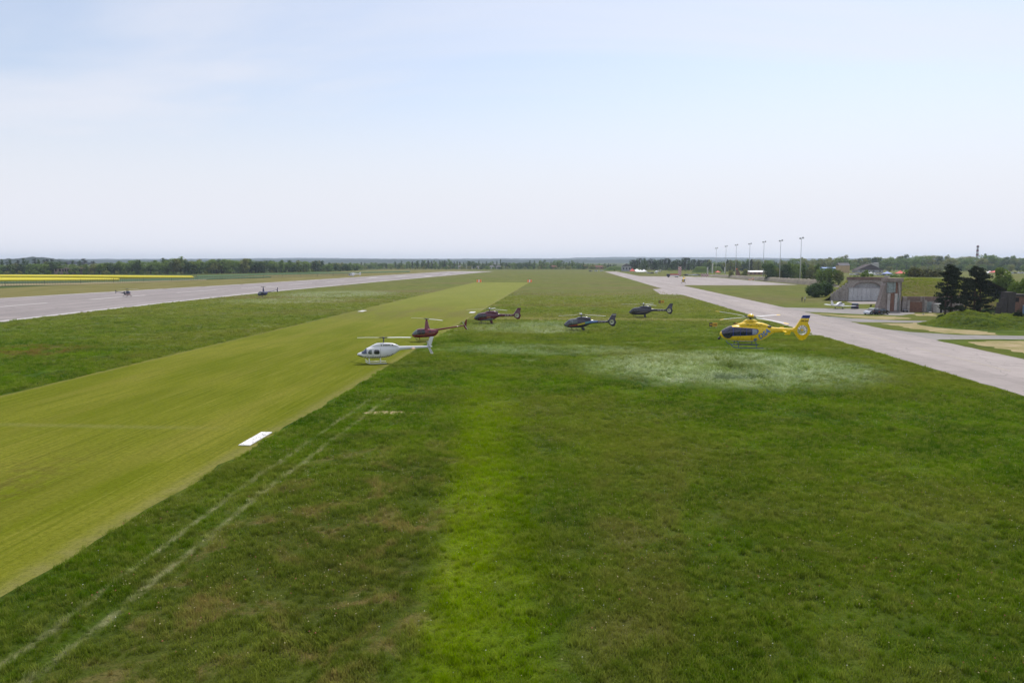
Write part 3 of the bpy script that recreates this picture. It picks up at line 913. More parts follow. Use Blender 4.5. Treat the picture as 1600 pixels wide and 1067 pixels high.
Y_HANGAR = at(1352, 470.3).y
Y_WALL = at(1450, 487.6).y
hgX = lambda px: on_y(px, 450, Y_HANGAR).x
wlX = lambda px: on_y(px, 470, Y_WALL).x
def lump(x, y_, s, a): return a * (mnoise.noise(Vector((x * s, y_ * s, 5.5))) + 0.5 * mnoise.noise(Vector((x * s * 2.7, y_ * s * 2.7, 1.5))))
xa0, xa1, xa2 = hgX(1283), hgX(1338), hgX(1400)
def bank_a(x, y_):
    x -= max(0.0, y_ - Y_HANGAR - 2.0) * 0.40
    h = 7.15 * sstep((x - xa0) / (xa1 - xa0))
    h *= 1 - sstep((y_ - Y_HANGAR - 32) / 24)
    h *= 1 - sstep((x - xa2 - 26) / 18)
    return h + lump(x, y_, 0.14, 0.30 * min(1, h / 2)) - 0.15
field_mesh("earth_bank", xa0 - 2, xa2 + 66, Y_HANGAR + 0.6, Y_HANGAR + 58, 60, 36, bank_a, M_BANK)
xb0, xb1 = wlX(1411), wlX(1640)
Z_WALLTOP = on_y(1450, 463.5, Y_WALL).z
Y_CREST = Y_WALL + 19
def bank_b(x, y_):
    zc_ = on_y(1480, 436.0, Y_CREST).z
    t = sstep((y_ - Y_WALL - 0.8) / 18)
    h = (Z_WALLTOP - 0.15) + (zc_ - Z_WALLTOP) * t
    h *= 1 - sstep((y_ - Y_CREST - 10) / 22)
    h *= 1 - 0.72 * sstep((x - wlX(1540)) / (wlX(1615) - wlX(1540)))
    h *= 1 - 0.9 * sstep((x - wlX(1600)) / 30.0)
    if x > wlX(1500):
        h *= 0.15 + 0.85 * sstep((y_ - Y_WALL + 0.5) / 7.0) if x > wlX(1506) else 1
    h *= sstep((x - (xb0 * (y_ / Y_WALL) - 3.0)) / 3.5)
    return h + lump(x, y_, 0.16, 0.45) * min(1, h) - 0.3 * (1 - min(1, h))
field_mesh("earth_bank", xb0, wlX(1660), Y_WALL + 0.7, Y_WALL + 52, 84, 44, bank_b, M_BANK_D)
pc = at(1556, 519); 
def mound_c(x, y_):
    dx = (x - (pc.x + 2.5)); dx = dx / (10.5 if dx < 0 else 24.0); dy = (y_ - (pc.y + 13)) / 12.0
    r = math.sqrt(dx * dx + dy * dy)
    h = 2.75 * (1 - sstep(r)) * (1.0 + 0.1 * math.sin(x * 0.5))
    return h + lump(x, y_, 0.45, 0.55 * min(1, h)) - 0.10
field_mesh("earth_mound", pc.x - 10, pc.x + 28, pc.y - 2, pc.y + 28, 60, 44, mound_c, M_LUSH)
# spoil bank along the apron, running in front of the floodlight masts
def spoil():
    line = [(at(1098, 430.6), 0.3), (at(1117, 432.8), 2.0), (at(1160, 436.4), 2.4), (at(1210, 440.6), 2.7), (at(1245, 443.8), 2.9), (at(1270, 446.0), 3.1), (at(1292, 447.6), 2.2), (at(1310, 449), 0.2)]
    vs, fs = [], []; cols = 0
    for (a, ha), (b, hb) in zip(line, line[1:]):
        n = 22
        for i in range(n + (1 if b is line[-1][0] else 0)):
            t = i / n; p = a.lerp(b, t); h = ha + (hb - ha) * t
            for k, (off, fz) in enumerate(((0, 0), (1.6, .45), (3.2, .9), (4.4, 1.0), (7.5, .8), (11, 0))):
                q = p + Vector((0.55, 0.83, 0)) * off
                vs.append((q.x, q.y, h * fz * (1 + 0.18 * mnoise.noise(q * 0.33)) + (0.3 * mnoise.noise(q * 0.9) if fz else -0.05)))
            if cols:
                c = (cols - 1) * 6
                for k in range(5): fs.append((c + k, c + 6 + k, c + 7 + k, c + 1 + k))
            cols += 1
    tag(py_obj("spoil_bank", vs, fs, M_SPOIL, None, True), kind='structure')
spoil()
# low grassed bunkers far behind the apron
def bunker(px, py, wpx, hpx):
    p = at(px, py); s = mpp(p); w, h = wpx * s / 2, hpx * s
    def fn(x, y_):
        return h * (1 - sstep((abs(x - p.x) / w - 0.35) / 0.65)) * (1 - sstep((abs(y_ - p.y - 12) / 12 - 0.3) / 0.7)) - 0.05
    field_mesh("bunker_mound", p.x - w, p.x + w, p.y, p.y + 24, 20, 14, fn, M_LUSH)
bunker(1098, 426.5, 30, 10)
bunker(1122, 426.5, 26, 10)
bunker(962, 423.0, 44, 6)
# ------------------------------------------------------------------ hardened aircraft shelter with grey doors
M_CONC = worn("old_concrete", (0.42, 0.38, 0.355), (0.25, 0.22, 0.205), 0.35)
M_CONC_B = worn("brown_concrete", (0.34, 0.285, 0.255), (0.19, 0.155, 0.138), 0.4)
M_COPING = worn("coping_concrete", (0.24, 0.17, 0.145), (0.14, 0.10, 0.09), 0.4)
M_DOOR = worn("grey_door_steel", (0.60, 0.60, 0.63), (0.48, 0.48, 0.50), 0.3, 0.55, 0.004)
M_ARCH = worn("arch_steel", (0.43, 0.42, 0.43), (0.34, 0.33, 0.335), 0.3, 0.6, 0.004)
M_TEAL = worn("peeling_teal_paint", (0.33, 0.40, 0.40), (0.20, 0.18, 0.165), 0.5)
M_RUST = worn("rusty_sheet", (0.26, 0.14, 0.10), (0.15, 0.09, 0.07), 0.5)
M_WHITE_W = worn("whitewashed_sheet", (0.58, 0.56, 0.54), (0.36, 0.30, 0.27), 0.6)
M_DARKGAP = worn("dark_interior", (0.035, 0.032, 0.032), (0.02, 0.02, 0.02), 0.5)
YH = Y_HANGAR
def hx(px, py): q = on_y(px, py, YH); return (q.x, q.z)
t = thing("aircraft_shelter", "concrete aircraft shelter with arched front and wide grey panelled doors", "shelter", Vector((hx(1354, 470)[0], YH, 0)))
ox = t.location.x
xl, xr_, ztop = hx(1327, 434)[0] - ox, hx(1387, 434)[0] - ox, hx(1350, 436.6)[1]
dl, dr = hx(1325.5, 460)[0] - ox, hx(1380.5, 460)[0] - ox
zd = hx(1350, 450.4)[1]
al, ar, zp = hx(1333.5, 450)[0] - ox, hx(1376.5, 450)[0] - ox, hx(1355, 440.3)[1]
n = 20
arc = [((al + ar) / 2 - (ar - al) / 2 * math.cos(math.pi * k / n), zd + (zp - zd) * math.sin(math.pi * k / n) ** 0.85) for k in range(n + 1)]
poly = [(xl, 0), (xl, ztop), (xr_, ztop), (xr_, 0), (ar, 0)] + arc[::-1] + [(al, 0)]
bm = bmesh.new(); prism(bm, poly, lambda u, v, s: Vector((u, 0.0 if s == 0 else 1.2, v - 0.1))); bm_obj("front_wall", bm, M_CONC, t)
box_obj("coping", M_COPING, t, xl - 0.3, xr_ + 0.1, -0.35, 1.5, ztop - 0.1, ztop + 0.72, 0.04)
bm = bmesh.new(); prism(bm, arc + [(ar, zd - 0.3), (al, zd - 0.3)], lambda u, v, s: Vector((u, 0.45 + 0.12 * s, v - 0.1))); ty = bm_obj("arch_infill", bm, M_ARCH, t)
bm = bmesh.new()   # raised arch moulding
for k in range(n):
    (u0, v0), (u1, v1) = arc[k], arc[k + 1]
    tube(bm, [(u0, -0.04, v0 - 0.05), (u1, -0.04, v1 - 0.05)], 0.16, 6)
bm_obj("arch_moulding", bm, M_CONC_B, t)
np_ = 8
for k in range(np_):
    a = dl + (dr - dl) * k / np_; b = dl + (dr - dl) * (k + 1) / np_
    pn = box_obj("door_panel", M_DOOR, t, a + 0.03, b - 0.03, -0.32 - 0.05 * (k % 2), -0.10, 0.05, zd - 0.02, 0.015)
box_obj("door_rail", M_ARCH, t, dl - 0.4, dr + 0.3, -0.42, -0.06, zd + 0.01, zd + 0.26, 0.02)
# stepped wing wall
sx = [(1326, 441), (1321, 444.5), (1316, 448), (1311.5, 451), (1307, 454), (1303, 457), (1299, 459.5)]
for (pa, ya), (pb, yb_) in zip(sx, sx[1:]):
    a, b = hx(pb, 460)[0] - ox, hx(pa, 460)[0] - ox
    z_ = hx(pa, ya)[1] - 0.3
    nb = max(2, int(z_ / 1.15))
    for q in range(nb):
        box_obj("wall_block", M_CONC, t, a + 0.02, b - 0.02, -0.2 + 0.03 * ((q * 7 + int(pa)) % 3), 0.9, z_ * q / nb + 0.01 - (0.1 if q == 0 else 0), z_ * (q + 1) / nb - 0.02)
# little lamp box on the roof edge
box_obj("roof_box", M_WHITE_W, t, hx(1383.5, 440)[0] - ox, hx(1391, 440)[0] - ox, 0.2, 1.0, ztop + 0.72, ztop + 1.15, 0.03)

# tall peeling pier of the neighbouring shelter
YW = Y_WALL
def wx(px, py): q = on_y(px, py, YW); return (q.x, q.z)
t = thing("shelter_pier", "tall peeling teal and rust pier at the end of the low wall", "pier", (wx(1397, 487)[0], YW, 0))
ox = t.location.x
zt = wx(1397, 439.5)[1]
a, b = wx(1385.2, 460)[0] - ox, wx(1409.5, 460)[0] - ox
box_obj("pier_core", M_CONC_B, t, a + 0.25, b - 0.05, 0.25, 3.2, -0.2, zt - 0.2, 0.04)
box_obj("pier_head", M_CONC_B, t, a - 0.1, b + 0.1, -0.25, 3.4, zt - 0.2, zt + 0.75, 0.05)
pw = b - a
for u0, u1, z0, z1, mm, pr in ((0.02, 0.42, 0.62, 0.97, M_TEAL, 0.12), (0.42, 0.58, 0.64, 0.97, M_TEAL, 0.16), (0.58, 0.72, 0.55, 0.97, M_RUST, 0.08), (0.10, 0.28, 0.02, 0.60, M_WHITE_W, 0.14), (0.28, 0.54, 0.02, 0.63, M_RUST, 0.10), (0.55, 0.74, 0.05, 0.60, M_WHITE_W, 0.14), (0.76, 0.85, 0.02, 0.55, M_TEAL, 0.12)):
    box_obj("pier_panel", mm, t, a + pw * u0 + 0.02, a + pw * u1 - 0.02, 0.25 - pr, 0.26, zt * z0, zt * z1, 0.02)
bm = bmesh.new(); prism(bm, [(pw * .70, zt * .97), (pw * .83, zt * .97), (pw * .97, zt * .3), (pw * .97, 0), (pw * .86, 0), (pw * .86, zt * .4)], lambda u, v, s: Vector((a + u, 0.28 if s else -0.02, v - 0.05))); bm_obj("pier_brace", bm, M_CONC, t)
bm = bmesh.new()   # crumbling sloped flank
pts = [(wx(1372.0, 487)[0] - ox, -0.2), (wx(1373.5, 479)[0] - ox, wx(1373, 479)[1]), (wx(1377, 470)[0] - ox, wx(1377, 470)[1]), (wx(1379, 463)[0] - ox, wx(1379, 463)[1]), (wx(1381.5, 454)[0] - ox, wx(1381, 454)[1]), (wx(1383, 446)[0] - ox, wx(1383, 446)[1]), (a + 0.24, zt - 0.4), (a + 0.24, -0.2)]
prism(bm, pts, lambda u, v, s: Vector((u, 0.5 if s == 0 else 2.6, v)))
bm_obj("sloped_flank", bm, M_CONC_B, t)

# long low retaining wall with buttresses
t = thing("retaining_wall", "long low brown concrete wall below the grassed bank", "wall", (wx(1455, 487)[0], YW, 0))
ox = t.location.x
zt = Z_WALLTOP
a, b = wx(1410.5, 475)[0] - ox, wx(1506, 475)[0] - ox
nb = 14
for k in range(nb):
    x0, x1 = a + (b - a) * k / nb, a + (b - a) * (k + 1) / nb
    box_obj("wall_panel", (M_CONC, M_CONC_B, M_CONC_B)[k % 3], t, x0 + 0.015, x1 - 0.015, 0.03 * (k % 2), 0.8, -0.2, zt * 0.70)
    box_obj("wall_slab", M_COPING if k % 4 else M_CONC_B, t, x0 + 0.015, x1 - 0.015, -0.05, 0.85, zt * 0.70 + 0.02, zt)
for px in (1418.5, 1445.0, 1472.0, 1496.0):
    x0 = wx(px, 475)[0] - ox
    box_obj("buttress", M_CONC, t, x0 - 0.28, x0 + 0.28, -0.55, 0.0, -0.2, zt * 0.78, 0.03)
for px0, px1, mm in ((1421, 1441, M_RUST), (1447.5, 1455.5, M_TEAL)):
    box_obj("old_door", mm, t, wx(px0, 475)[0] - ox, wx(px1, 475)[0] - ox, -0.08, 0.05, -0.1, zt * 0.66, 0.02)
t = thing("shed", "small white shed against the low brown wall by the pines", "shed", (wx(1459.5, 487)[0], YW - 2.0, 0))
box_obj("wall", M_WHITE_W, t, -0.8, 0.8, -0.8, 0.9, 0, 2.15, 0.02)
box_obj("roof", paint("shed_roof", (0.42, 0.42, 0.43), 0.7), t, -0.95, 0.95, -1.0, 1.0, 2.15, 2.25, 0.01)
box_obj("door", M_DARKGAP, t, 0.05, 0.55, -0.84, -0.78, 0.05, 1.7, 0.01)
# white debris bags/blocks strewn along the foot of the wall
rd = random.Random(8)
for px, py, s_ in ((1453.5, 488.8, .8), (1443, 491.6, .5), (1408, 486.8, .5)):
    p = at(px, py)
    bm = bmesh.new(); bmesh.ops.create_icosphere(bm, subdivisions=2, radius=0.35 * s_, matrix=Matrix.Diagonal((1.5, 1.0, 0.7, 1)))
    for v in bm.verts: v.co += Vector((rd.uniform(-.05, .05), rd.uniform(-.05, .05), rd.uniform(-.05, .05)))
    o = bm_obj("rubble_lump", bm, M_WHITE_W); o.location = (p.x, p.y, 0.12)
    tag(o, {1453.5: "pale rubble lump at the foot of the small white shed", 1443: "small pale rubble lump on the dry ground before the wall", 1408: "pale rubble lump beside the tall peeling pier"}[px], "rubble")
# scooter-like machine by the wall
# ruined guard house at the edge of the picture
p = at(1588, 490.5); s_ = mpp(p)
t = thing("ruined_building", "blackened ruined brick building with stepped wall half sunk in the bank", "ruin", (p.x, p.y, 0))
M_BLK = worn("sooty_concrete", (0.085, 0.075, 0.07), (0.045, 0.04, 0.04), 0.6)
zt = on_y(1582, 456.5, p.y).z
def rx(px): return on_y(px, 470, p.y).x - p.x
box_obj("main_wall", M_RUST, t, rx(1583), rx(1614), 0.0, 5.0, -0.3, zt * 0.80, 0.03)
box_obj("corner_tower", M_BLK, t, rx(1574), rx(1585.5), -0.4, 3.0, -0.3, zt, 0.04)
for k, (pa, pb, hz) in enumerate(((1569.5, 1574, .72), (1566.5, 1569.5, .5), (1563.5, 1566.5, .3))):
    box_obj("broken_step", M_BLK, t, rx(pa), rx(pb) - 0.02, -0.2, 2.5, -0.3, zt * hz, 0.04)
box_obj("roof_slab", M_BLK, t, rx(1585.6), rx(1616), -0.35, 5.2, zt * 0.80, zt * 0.90, 0.03)
box_obj("window", M_DARKGAP, t, rx(1586.5), rx(1592), -0.08, 0.02, zt * .55, zt * .75, 0.01)
p = at(1599, 490.5)
t = thing("portable_toilet", "pale blue cabin standing at the ruin's corner", "cabin", (p.x, p.y - 1, 0))
box_obj("cabin", paint("cabin_blue", (0.28, 0.42, 0.62), 0.5), t, -0.55, 0.55, -0.55, 0.55, 0, 2.0, 0.03)
box_obj("cabin_roof", paint("cabin_white", (0.6, 0.6, 0.6), 0.5), t, -0.58, 0.58, -0.58, 0.58, 2.0, 2.2, 0.05)

# ------------------------------------------------------------------ floodlight masts along the apron
M_GALV = paint("galvanised_steel", (0.48, 0.50, 0.53), 0.5, 0.4)
M_LAMP = paint("lamp_housing", (0.30, 0.31, 0.33), 0.5, 0.3)
ordn = ["nearest and tallest-looking", "second", "third", "middle", "fifth", "sixth", "farthest"]
for k, px in enumerate((1251, 1219, 1193, 1171, 1150, 1134, 1119)):
    d = ray(px, 407.0); tt = 131.0 / d.x
    p = Vector((131.0, d.y * tt, 0))
    H = on_y(px, (371, 375, 377, 380, 382, 384, 387)[k], p.y).z
    lab = {0: "tall slim floodlight mast nearest the dark bush and shelter", 6: "farthest floodlight mast of the row, beyond the apron"}.get(k, "%s floodlight mast in the row counted from the bush" % ordn[k])
    t = thing("floodlight_mast", lab, "light mast", p, 0, "floodlight masts along the apron")
    tube_obj("mast", M_GALV, t, [(0, 0, -0.1), (0, 0, H * 0.5), (0, 0, H - 0.5)], [0.22, 0.17, 0.12], 10)
    lathe_obj("footing", M_CONC, t, [(0.6, -0.1), (0.6, 0.3), (0.5, 0.4)], 10)
    box_obj("crossarm", M_GALV, t, -0.9, 0.9, -0.08, 0.08, H - 0.62, H - 0.48)
    for u in (-0.75, 0.75):
        bm = bmesh.new(); box(bm, -0.42, 0.42, -0.35, 0.35, -0.28, 0.28)
        bmesh.ops.rotate(bm, verts=bm.verts[:], matrix=Matrix.Rotation(R(-35), 3, 'X'))
        bmesh.ops.translate(bm, verts=bm.verts[:], vec=(u, -0.1, H - 0.25 - (0.35 if u < 0 else 0)))
        bm_obj("floodlight", bm, M_LAMP, t)

# ------------------------------------------------------------------ chain-link fence west of the runway
p0, p1 = at(-60, 449.6), at(560, 430.4)
t = thing("fence", "long wire fence with dark posts along the fields beyond the runway", "fence", (p0.x, p0.y, 0))
M_POST = paint("fence_post", (0.07, 0.062, 0.055), 0.7)
v = (p1 - p0); L = v.length; dv = v.normalized(); nb = 220
bm = bmesh.new(); tube(bm, [(0, 0, -0.2), (0, 0, 2.35), (0.18, -0.1, 2.65)], 0.065, 6)
me = bpy.data.meshes.new("post"); bm.to_mesh(me); bm.free(); me.materials.append(M_POST)
for k in range(nb + 1):
    o = bpy.data.objects.new("post", me); link(o, t)
    o.location = dv * (L * k / nb) + Vector((0, 0, random.uniform(-.05, .05)))
    o.rotation_euler = (0, 0, random.uniform(-.2, .2))
    if k % 14 == 0: o.scale = (2.0, 2.0, 1.02)
M_WIRE = paint("fence_wire", (0.22, 0.21, 0.19), 0.6, 0.4)
bm = bmesh.new()
for z in [0.15 + 0.2 * i for i in range(12)]:
    tube(bm, [(0, 0, z), tuple(dv * L + Vector((0, 0, z)))], 0.012, 4)
o = bm_obj("wire", bm, M_WIRE, t); o['kind'] = 'stuff'

# ------------------------------------------------------------------ markers and signs
M_PANEL = worn("white_marker_board", (0.80, 0.79, 0.78), (0.66, 0.64, 0.62), 1.0, 0.6, 0.0, False)
M_STAIN = paint("marker_stain", (0.30, 0.29, 0.27), 0.8)
rm = random.Random(2)
def marker(px, py, label, L=4.0, W=0.85):
    p = at(px, py)
    t = thing("runway_marker", label, "marker", (p.x, p.y, 0), 0, "white marker boards on the grass runway")
    n = 4
    for k in range(n):
        box_obj("board", M_PANEL, t, -W / 2, W / 2, -L / 2 + L * k / n + 0.012, -L / 2 + L * (k + 1) / n - 0.012, 0.02, 0.075 + 0.008 * (k % 2), 0.008)
    for k in range(14):
        x, y_ = rm.uniform(-W * .38, W * .38), rm.uniform(-L * .45, L * .45)
        box_obj("stain", M_STAIN, t, x - .03, x + .03, y_ - rm.uniform(.06, .16), y_ + rm.uniform(.06, .16), 0.0835, 0.0865)
    return t
marker(400, 686, "white marker board near the front edge of the mown grass runway")
marker(566, 486.3, "distant white marker board on the west edge of the mown strip", 4.0, 1.3)
marker(738, 488.3, "distant white marker board just left of the maroon helicopter", 4.0, 1.3)
M_ORANGE = paint("signal_orange", (0.92, 0.24, 0.05), 0.5)
M_WHITE = paint("signal_white", (0.78, 0.76, 0.74), 0.5)
for px, lab in ((748.5, "orange and white end marker at the strip's west corner"), (827.5, "orange and white end marker at the strip's east corner")):
    p = at(px, 441.0)
    t = thing("end_marker", lab, "marker", (p.x, p.y, 0), 0, "orange end markers of the grass runway")
    for u0, u1, mm in ((-1.4, -0.32, M_ORANGE), (-0.32, 0.32, M_WHITE), (0.32, 1.4, M_ORANGE)):
        bm = bmesh.new(); prism(bm, [(-0.8, 0.02), (0.8, 0.02), (0.06, 1.5), (-0.06, 1.5)], lambda a_, b_, s: Vector((u0 + 0.01 if s == 0 else u1 - 0.01, a_, b_)))
        bm_obj("marker_section", bm, mm, t)
M_SIGN_Y = paint("sign_yellow", (0.72, 0.40, 0.02), 0.4)
def taxi_sign(px, py, k, label):
    p = at(px, py); s = mpp(p)
    t = thing("taxiway_sign", label, "sign", (p.x, p.y, 0), 0, "black and yellow taxiway signs")
    w = 0.62 * k
    box_obj("black_panel", M_BLACK, t, -w * 1.15, -w * 0.22, -0.09, 0.09, 0.36, 0.36 + 0.72 * k, 0.015)
    box_obj("yellow_panel", M_SIGN_Y, t, -w * 0.20, w * 1.25, -0.09, 0.09, 0.36, 0.36 + 0.72 * k, 0.015)
    for u in (-w * 0.8, w * 0.9):
        tube_obj("foot", M_GALV, t, [(u, 0, -0.05), (u, 0, 0.37)], 0.04, 6)
    fr = box_obj("letter_frame", M_SIGN_Y, t, -w * 0.98, -w * 0.42, -0.10, -0.091, 0.36 + 0.2 * k, 0.36 + 0.52 * k)
    box_obj("letter_gap", M_BLACK, fr, -w * 0.84, -w * 0.56, -0.104, -0.101, 0.36 + 0.28 * k, 0.36 + 0.44 * k)
    for u in (0.12, 0.42, 0.62, 0.92):
        box_obj("letter_stroke", M_BLACK, t, w * u, w * (u + 0.12), -0.10, -0.091, 0.36 + 0.16 * k, 0.36 + 0.56 * k)
taxi_sign(1114, 513.0, 1.0, "black and yellow taxiway sign standing in the grass before the yellow helicopter")
taxi_sign(1033, 475.5, 1.1, "black and yellow taxiway sign behind the dark navy helicopter's rotor")
taxi_sign(1150, 511.0, 0.7, "orange yellow sign edge hidden behind the yellow helicopter's cabin")

# ------------------------------------------------------------------ cars
def make_car(label, mp, group=None, estate=False):
    t = thing("parked_car", label, "car", group=group)
    L, W = 4.3, 0.86
    prof = [(-2.1, 0.30), (-2.15, 0.62), (-2.05, 0.92), (-1.25, 0.98), (1.0, 0.98), (1.75, 0.88), (2.1, 0.70), (2.15, 0.35), (1.9, 0.22), (-1.9, 0.22)]
    bm = bmesh.new(); prism(bm, prof, lambda u, v, s: Vector((u, (W if s else -W) * (0.97 if v > .9 else 1), v)))
    bmesh.ops.bevel(bm, geom=[e for e in bm.edges if abs(e.verts[0].co.y - e.verts[1].co.y) < 0.05 and abs(e.verts[0].co.y) > .5 and len(e.link_faces) == 2 and e.calc_face_angle(0) > 0.8], offset=0.07, segments=2, affect='EDGES')
    body = bm_obj("body", bm, mp, t)
    rr = -1.95 if estate else -1.55
    def house(u, v, s): return Vector((u, (1 if s else -1) * (0.80 - (v - 0.98) * 0.33), v))
    bm = bmesh.new(); prism(bm, [(rr - .1, 0.985), (rr + .28, 1.40), (-0.6, 1.47), (0.1, 1.42), (0.98, 0.985)], house); bm_obj("cabin_glass", bm, G_DARK, t)
    bm = bmesh.new(); prism(bm, [(rr + .20, 1.385), (-0.6, 1.475), (0.16, 1.42), (0.08, 1.455), (-0.6, 1.51), (rr + .24, 1.43)], lambda u, v, s: Vector((u, (1 if s else -1) * 0.67, v))); bm_obj("roof", bm, mp, t)
    for u in (rr + .05, -0.35, 0.86):
        for s in (1, -1):
            tube_obj("pillar", mp, t, [(u, s * 0.81, 0.98), (u + (0.18 if u < -1 else -0.02 if u < 0 else -0.72), s * 0.675, 1.42)], 0.035, 5)
    for u in (-1.3, 1.32):
        for s in (1, -1):
            w_ = tube_obj("wheel", paint("tyre_rubber", (0.02, 0.02, 0.02), 0.8), t, [(u, s * 0.70, 0.32), (u, s * 0.88, 0.32)], 0.32, 16)
            tube_obj("rim", M_GALV, w_, [(u, s * 0.87, 0.32), (u, s * 0.895, 0.32)], 0.19, 12)
    for s in (1, -1):
        box_obj("headlight", M_WHITE, t, 2.02, 2.14, s * 0.62 - .16, s * 0.62 + .16, 0.62, 0.74, 0.02)
        box_obj("tail_light", paint("tail_light_red", (0.35, 0.02, 0.02), 0.3), t, -2.17, -2.08, s * 0.66 - .12, s * 0.66 + .12, 0.70, 0.90, 0.02)
        box_obj("mirror", mp, t, 0.72, 0.86, s * 0.95 - .08, s * 0.95 + .08, 0.95, 1.08, 0.02)
    return t
C_BLUE = paint("car_slate_blue", (0.05, 0.065, 0.11), 0.2, 0.3, 0.5, 0.6)
C_SILV = paint("car_silver", (0.50, 0.52, 0.56), 0.18, 0.7, 0.5, 0.8)
C_DARK = paint("car_charcoal", (0.02, 0.022, 0.032), 0.2, 0.3, 0.5, 0.6)
C_WHITE = paint("car_white", (0.75, 0.75, 0.76), 0.25, 0, 0.5, 0.5)
C_RED = paint("car_red", (0.42, 0.03, 0.03), 0.25, 0, 0.5, 0.5)
p = at(1336, 482.0); c1 = make_car("slate blue car seen from behind on the grass beside the white aeroplane", C_BLUE); c1.location = p; c1.rotation_euler[2] = R(66)
p = at(1361.5, 491.2); c2 = make_car("silver car with glinting windscreen parked beside the dark car", C_SILV); c2.location = p; c2.rotation_euler[2] = R(-142)
p = at(1377.0, 491.4); c3 = make_car("charcoal estate car parked beside the silver car before the pier", C_DARK, None, True); c3.location = p; c3.rotation_euler[2] = R(38)
p = at(1414.5, 487.8)
t = thing("motor_scooter", "small scooter with silver wheel hub parked against the low wall", "scooter", (p.x, p.y, 0), R(20))
tube_obj("wheel", paint("tyre_rubber", (0.02, 0.02, 0.02), 0.8), t, [(0.55, -0.06, 0.25), (0.55, 0.06, 0.25)], 0.25, 12)
tube_obj("wheel", paint("tyre_rubber", (0.02, 0.02, 0.02), 0.8), t, [(-0.55, -0.06, 0.25), (-0.55, 0.06, 0.25)], 0.25, 12)
tube_obj("body", C_SILV, t, [(-0.6, 0, 0.55), (-0.2, 0, 0.5), (0.15, 0, 0.35), (0.4, 0, 0.5), (0.45, 0, 0.95)], [0.16, 0.2, 0.1, 0.1, 0.08], 8)
tube_obj("seat", M_BLACK, t, [(-0.65, 0, 0.72), (-0.05, 0, 0.70)], 0.11, 8)
tube_obj("handlebar", M_BLACK, t, [(0.42, -0.3, 1.0), (0.42, 0.3, 1.0)], 0.025, 6)

# ------------------------------------------------------------------ white low-wing aeroplane
p = at(1312, 482.6)
t = thing("light_aeroplane", "small white low-wing aeroplane parked on the grass near the shelter", "aeroplane", (p.x, p.y, 0), R(38))
W_ = paint("aeroplane_white", (0.80, 0.80, 0.80), 0.3, 0, 0.5, 0.3)
fb = Body([(0, 0.95, 1.15, 0.08), (0.3, 0.72, 1.32, 0.34), (0.9, 0.62, 1.40, 0.46), (1.6, 0.60, 1.42, 0.52), (2.4, 0.62, 1.40, 0.50), (3.2, 0.74, 1.36, 0.36), (4.6, 0.92, 1.30, 0.20), (6.0, 1.05, 1.25, 0.09)], 2.0, 2.4)
fb.hull("fuselage", W_, t)
cb_ = Body([(1.0, 1.32, 1.40, 0.2), (1.4, 1.30, 1.72, 0.42), (1.9, 1.28, 1.86, 0.48), (2.6, 1.28, 1.80, 0.46), (3.2, 1.28, 1.52, 0.3), (3.6, 1.28, 1.36, 0.1)], 2.0, 2.3, 0.3)
cn = cb_.hull("canopy", W_, t)
for sd in (1, -1):
    cb_.side("window", G_BLUE, cn, [1.35, 1.8, 2.7, 3.0], [1.42, 1.42, 1.42, 1.42], [1.60, 1.72, 1.70, 1.55], (sd,), 0.015)
    bm = bmesh.new()
    vs = [bm.verts.new(q) for q in ((0.75, sd * 0.42, 0.72), (-0.65, sd * 0.42, 0.70), (-0.5, sd * 4.5, 0.98), (0.5, sd * 4.5, 0.99), (0.75, sd * 0.42, 0.86), (-0.65, sd * 0.42, 0.78), (-0.5, sd * 4.5, 1.02), (0.5, sd * 4.5, 1.07))]
    for f in ((0, 1, 2, 3), (7, 6, 5, 4), (0, 4, 5, 1), (1, 5, 6, 2), (2, 6, 7, 3), (3, 7, 4, 0)): bm.faces.new([vs[i] for i in f])
    bm_obj("wing", bm, W_, t)
    bm = bmesh.new(); box(bm, -4.0, -3.25, min(sd * .06, sd * 1.5), max(sd * .06, sd * 1.5), 1.14, 1.20); bm_obj("tailplane", bm, W_, t)
    wl = tube_obj("wheel", M_BLACK, t, [(-0.35, sd * 1.1 - .06, 0.20), (-0.35, sd * 1.1 + .06, 0.20)], 0.20, 12)
    tube_obj("gear_leg", W_, wl, [(-0.35, sd * 1.1, 0.22), (-0.25, sd * 0.8, 0.75)], 0.05, 6)
plate("fin", W_, t, [(4.75, 1.25), (5.55, 2.35), (6.05, 2.35), (6.1, 1.15)], 2.0, 0.045)
nw = tube_obj("nose_wheel", M_BLACK, t, [(1.45, -0.05, 0.18), (1.45, 0.05, 0.18)], 0.18, 12)
tube_obj("gear_leg", W_, nw, [(1.45, 0, 0.2), (1.4, 0, 0.7)], 0.04, 6)
tube_obj("spinner", W_, t, [(1.98, 0, 1.05), (2.12, 0, 1.05), (2.25, 0, 1.05)], [0.14, 0.10, 0.02], 10)
for sg in (1, -1):
    tube_obj("propeller_blade", M_BLACK, t, [(2.08, 0, 1.05), (2.08, sg * 0.25, 1.05 + sg * 0.8)], 0.05, 4)

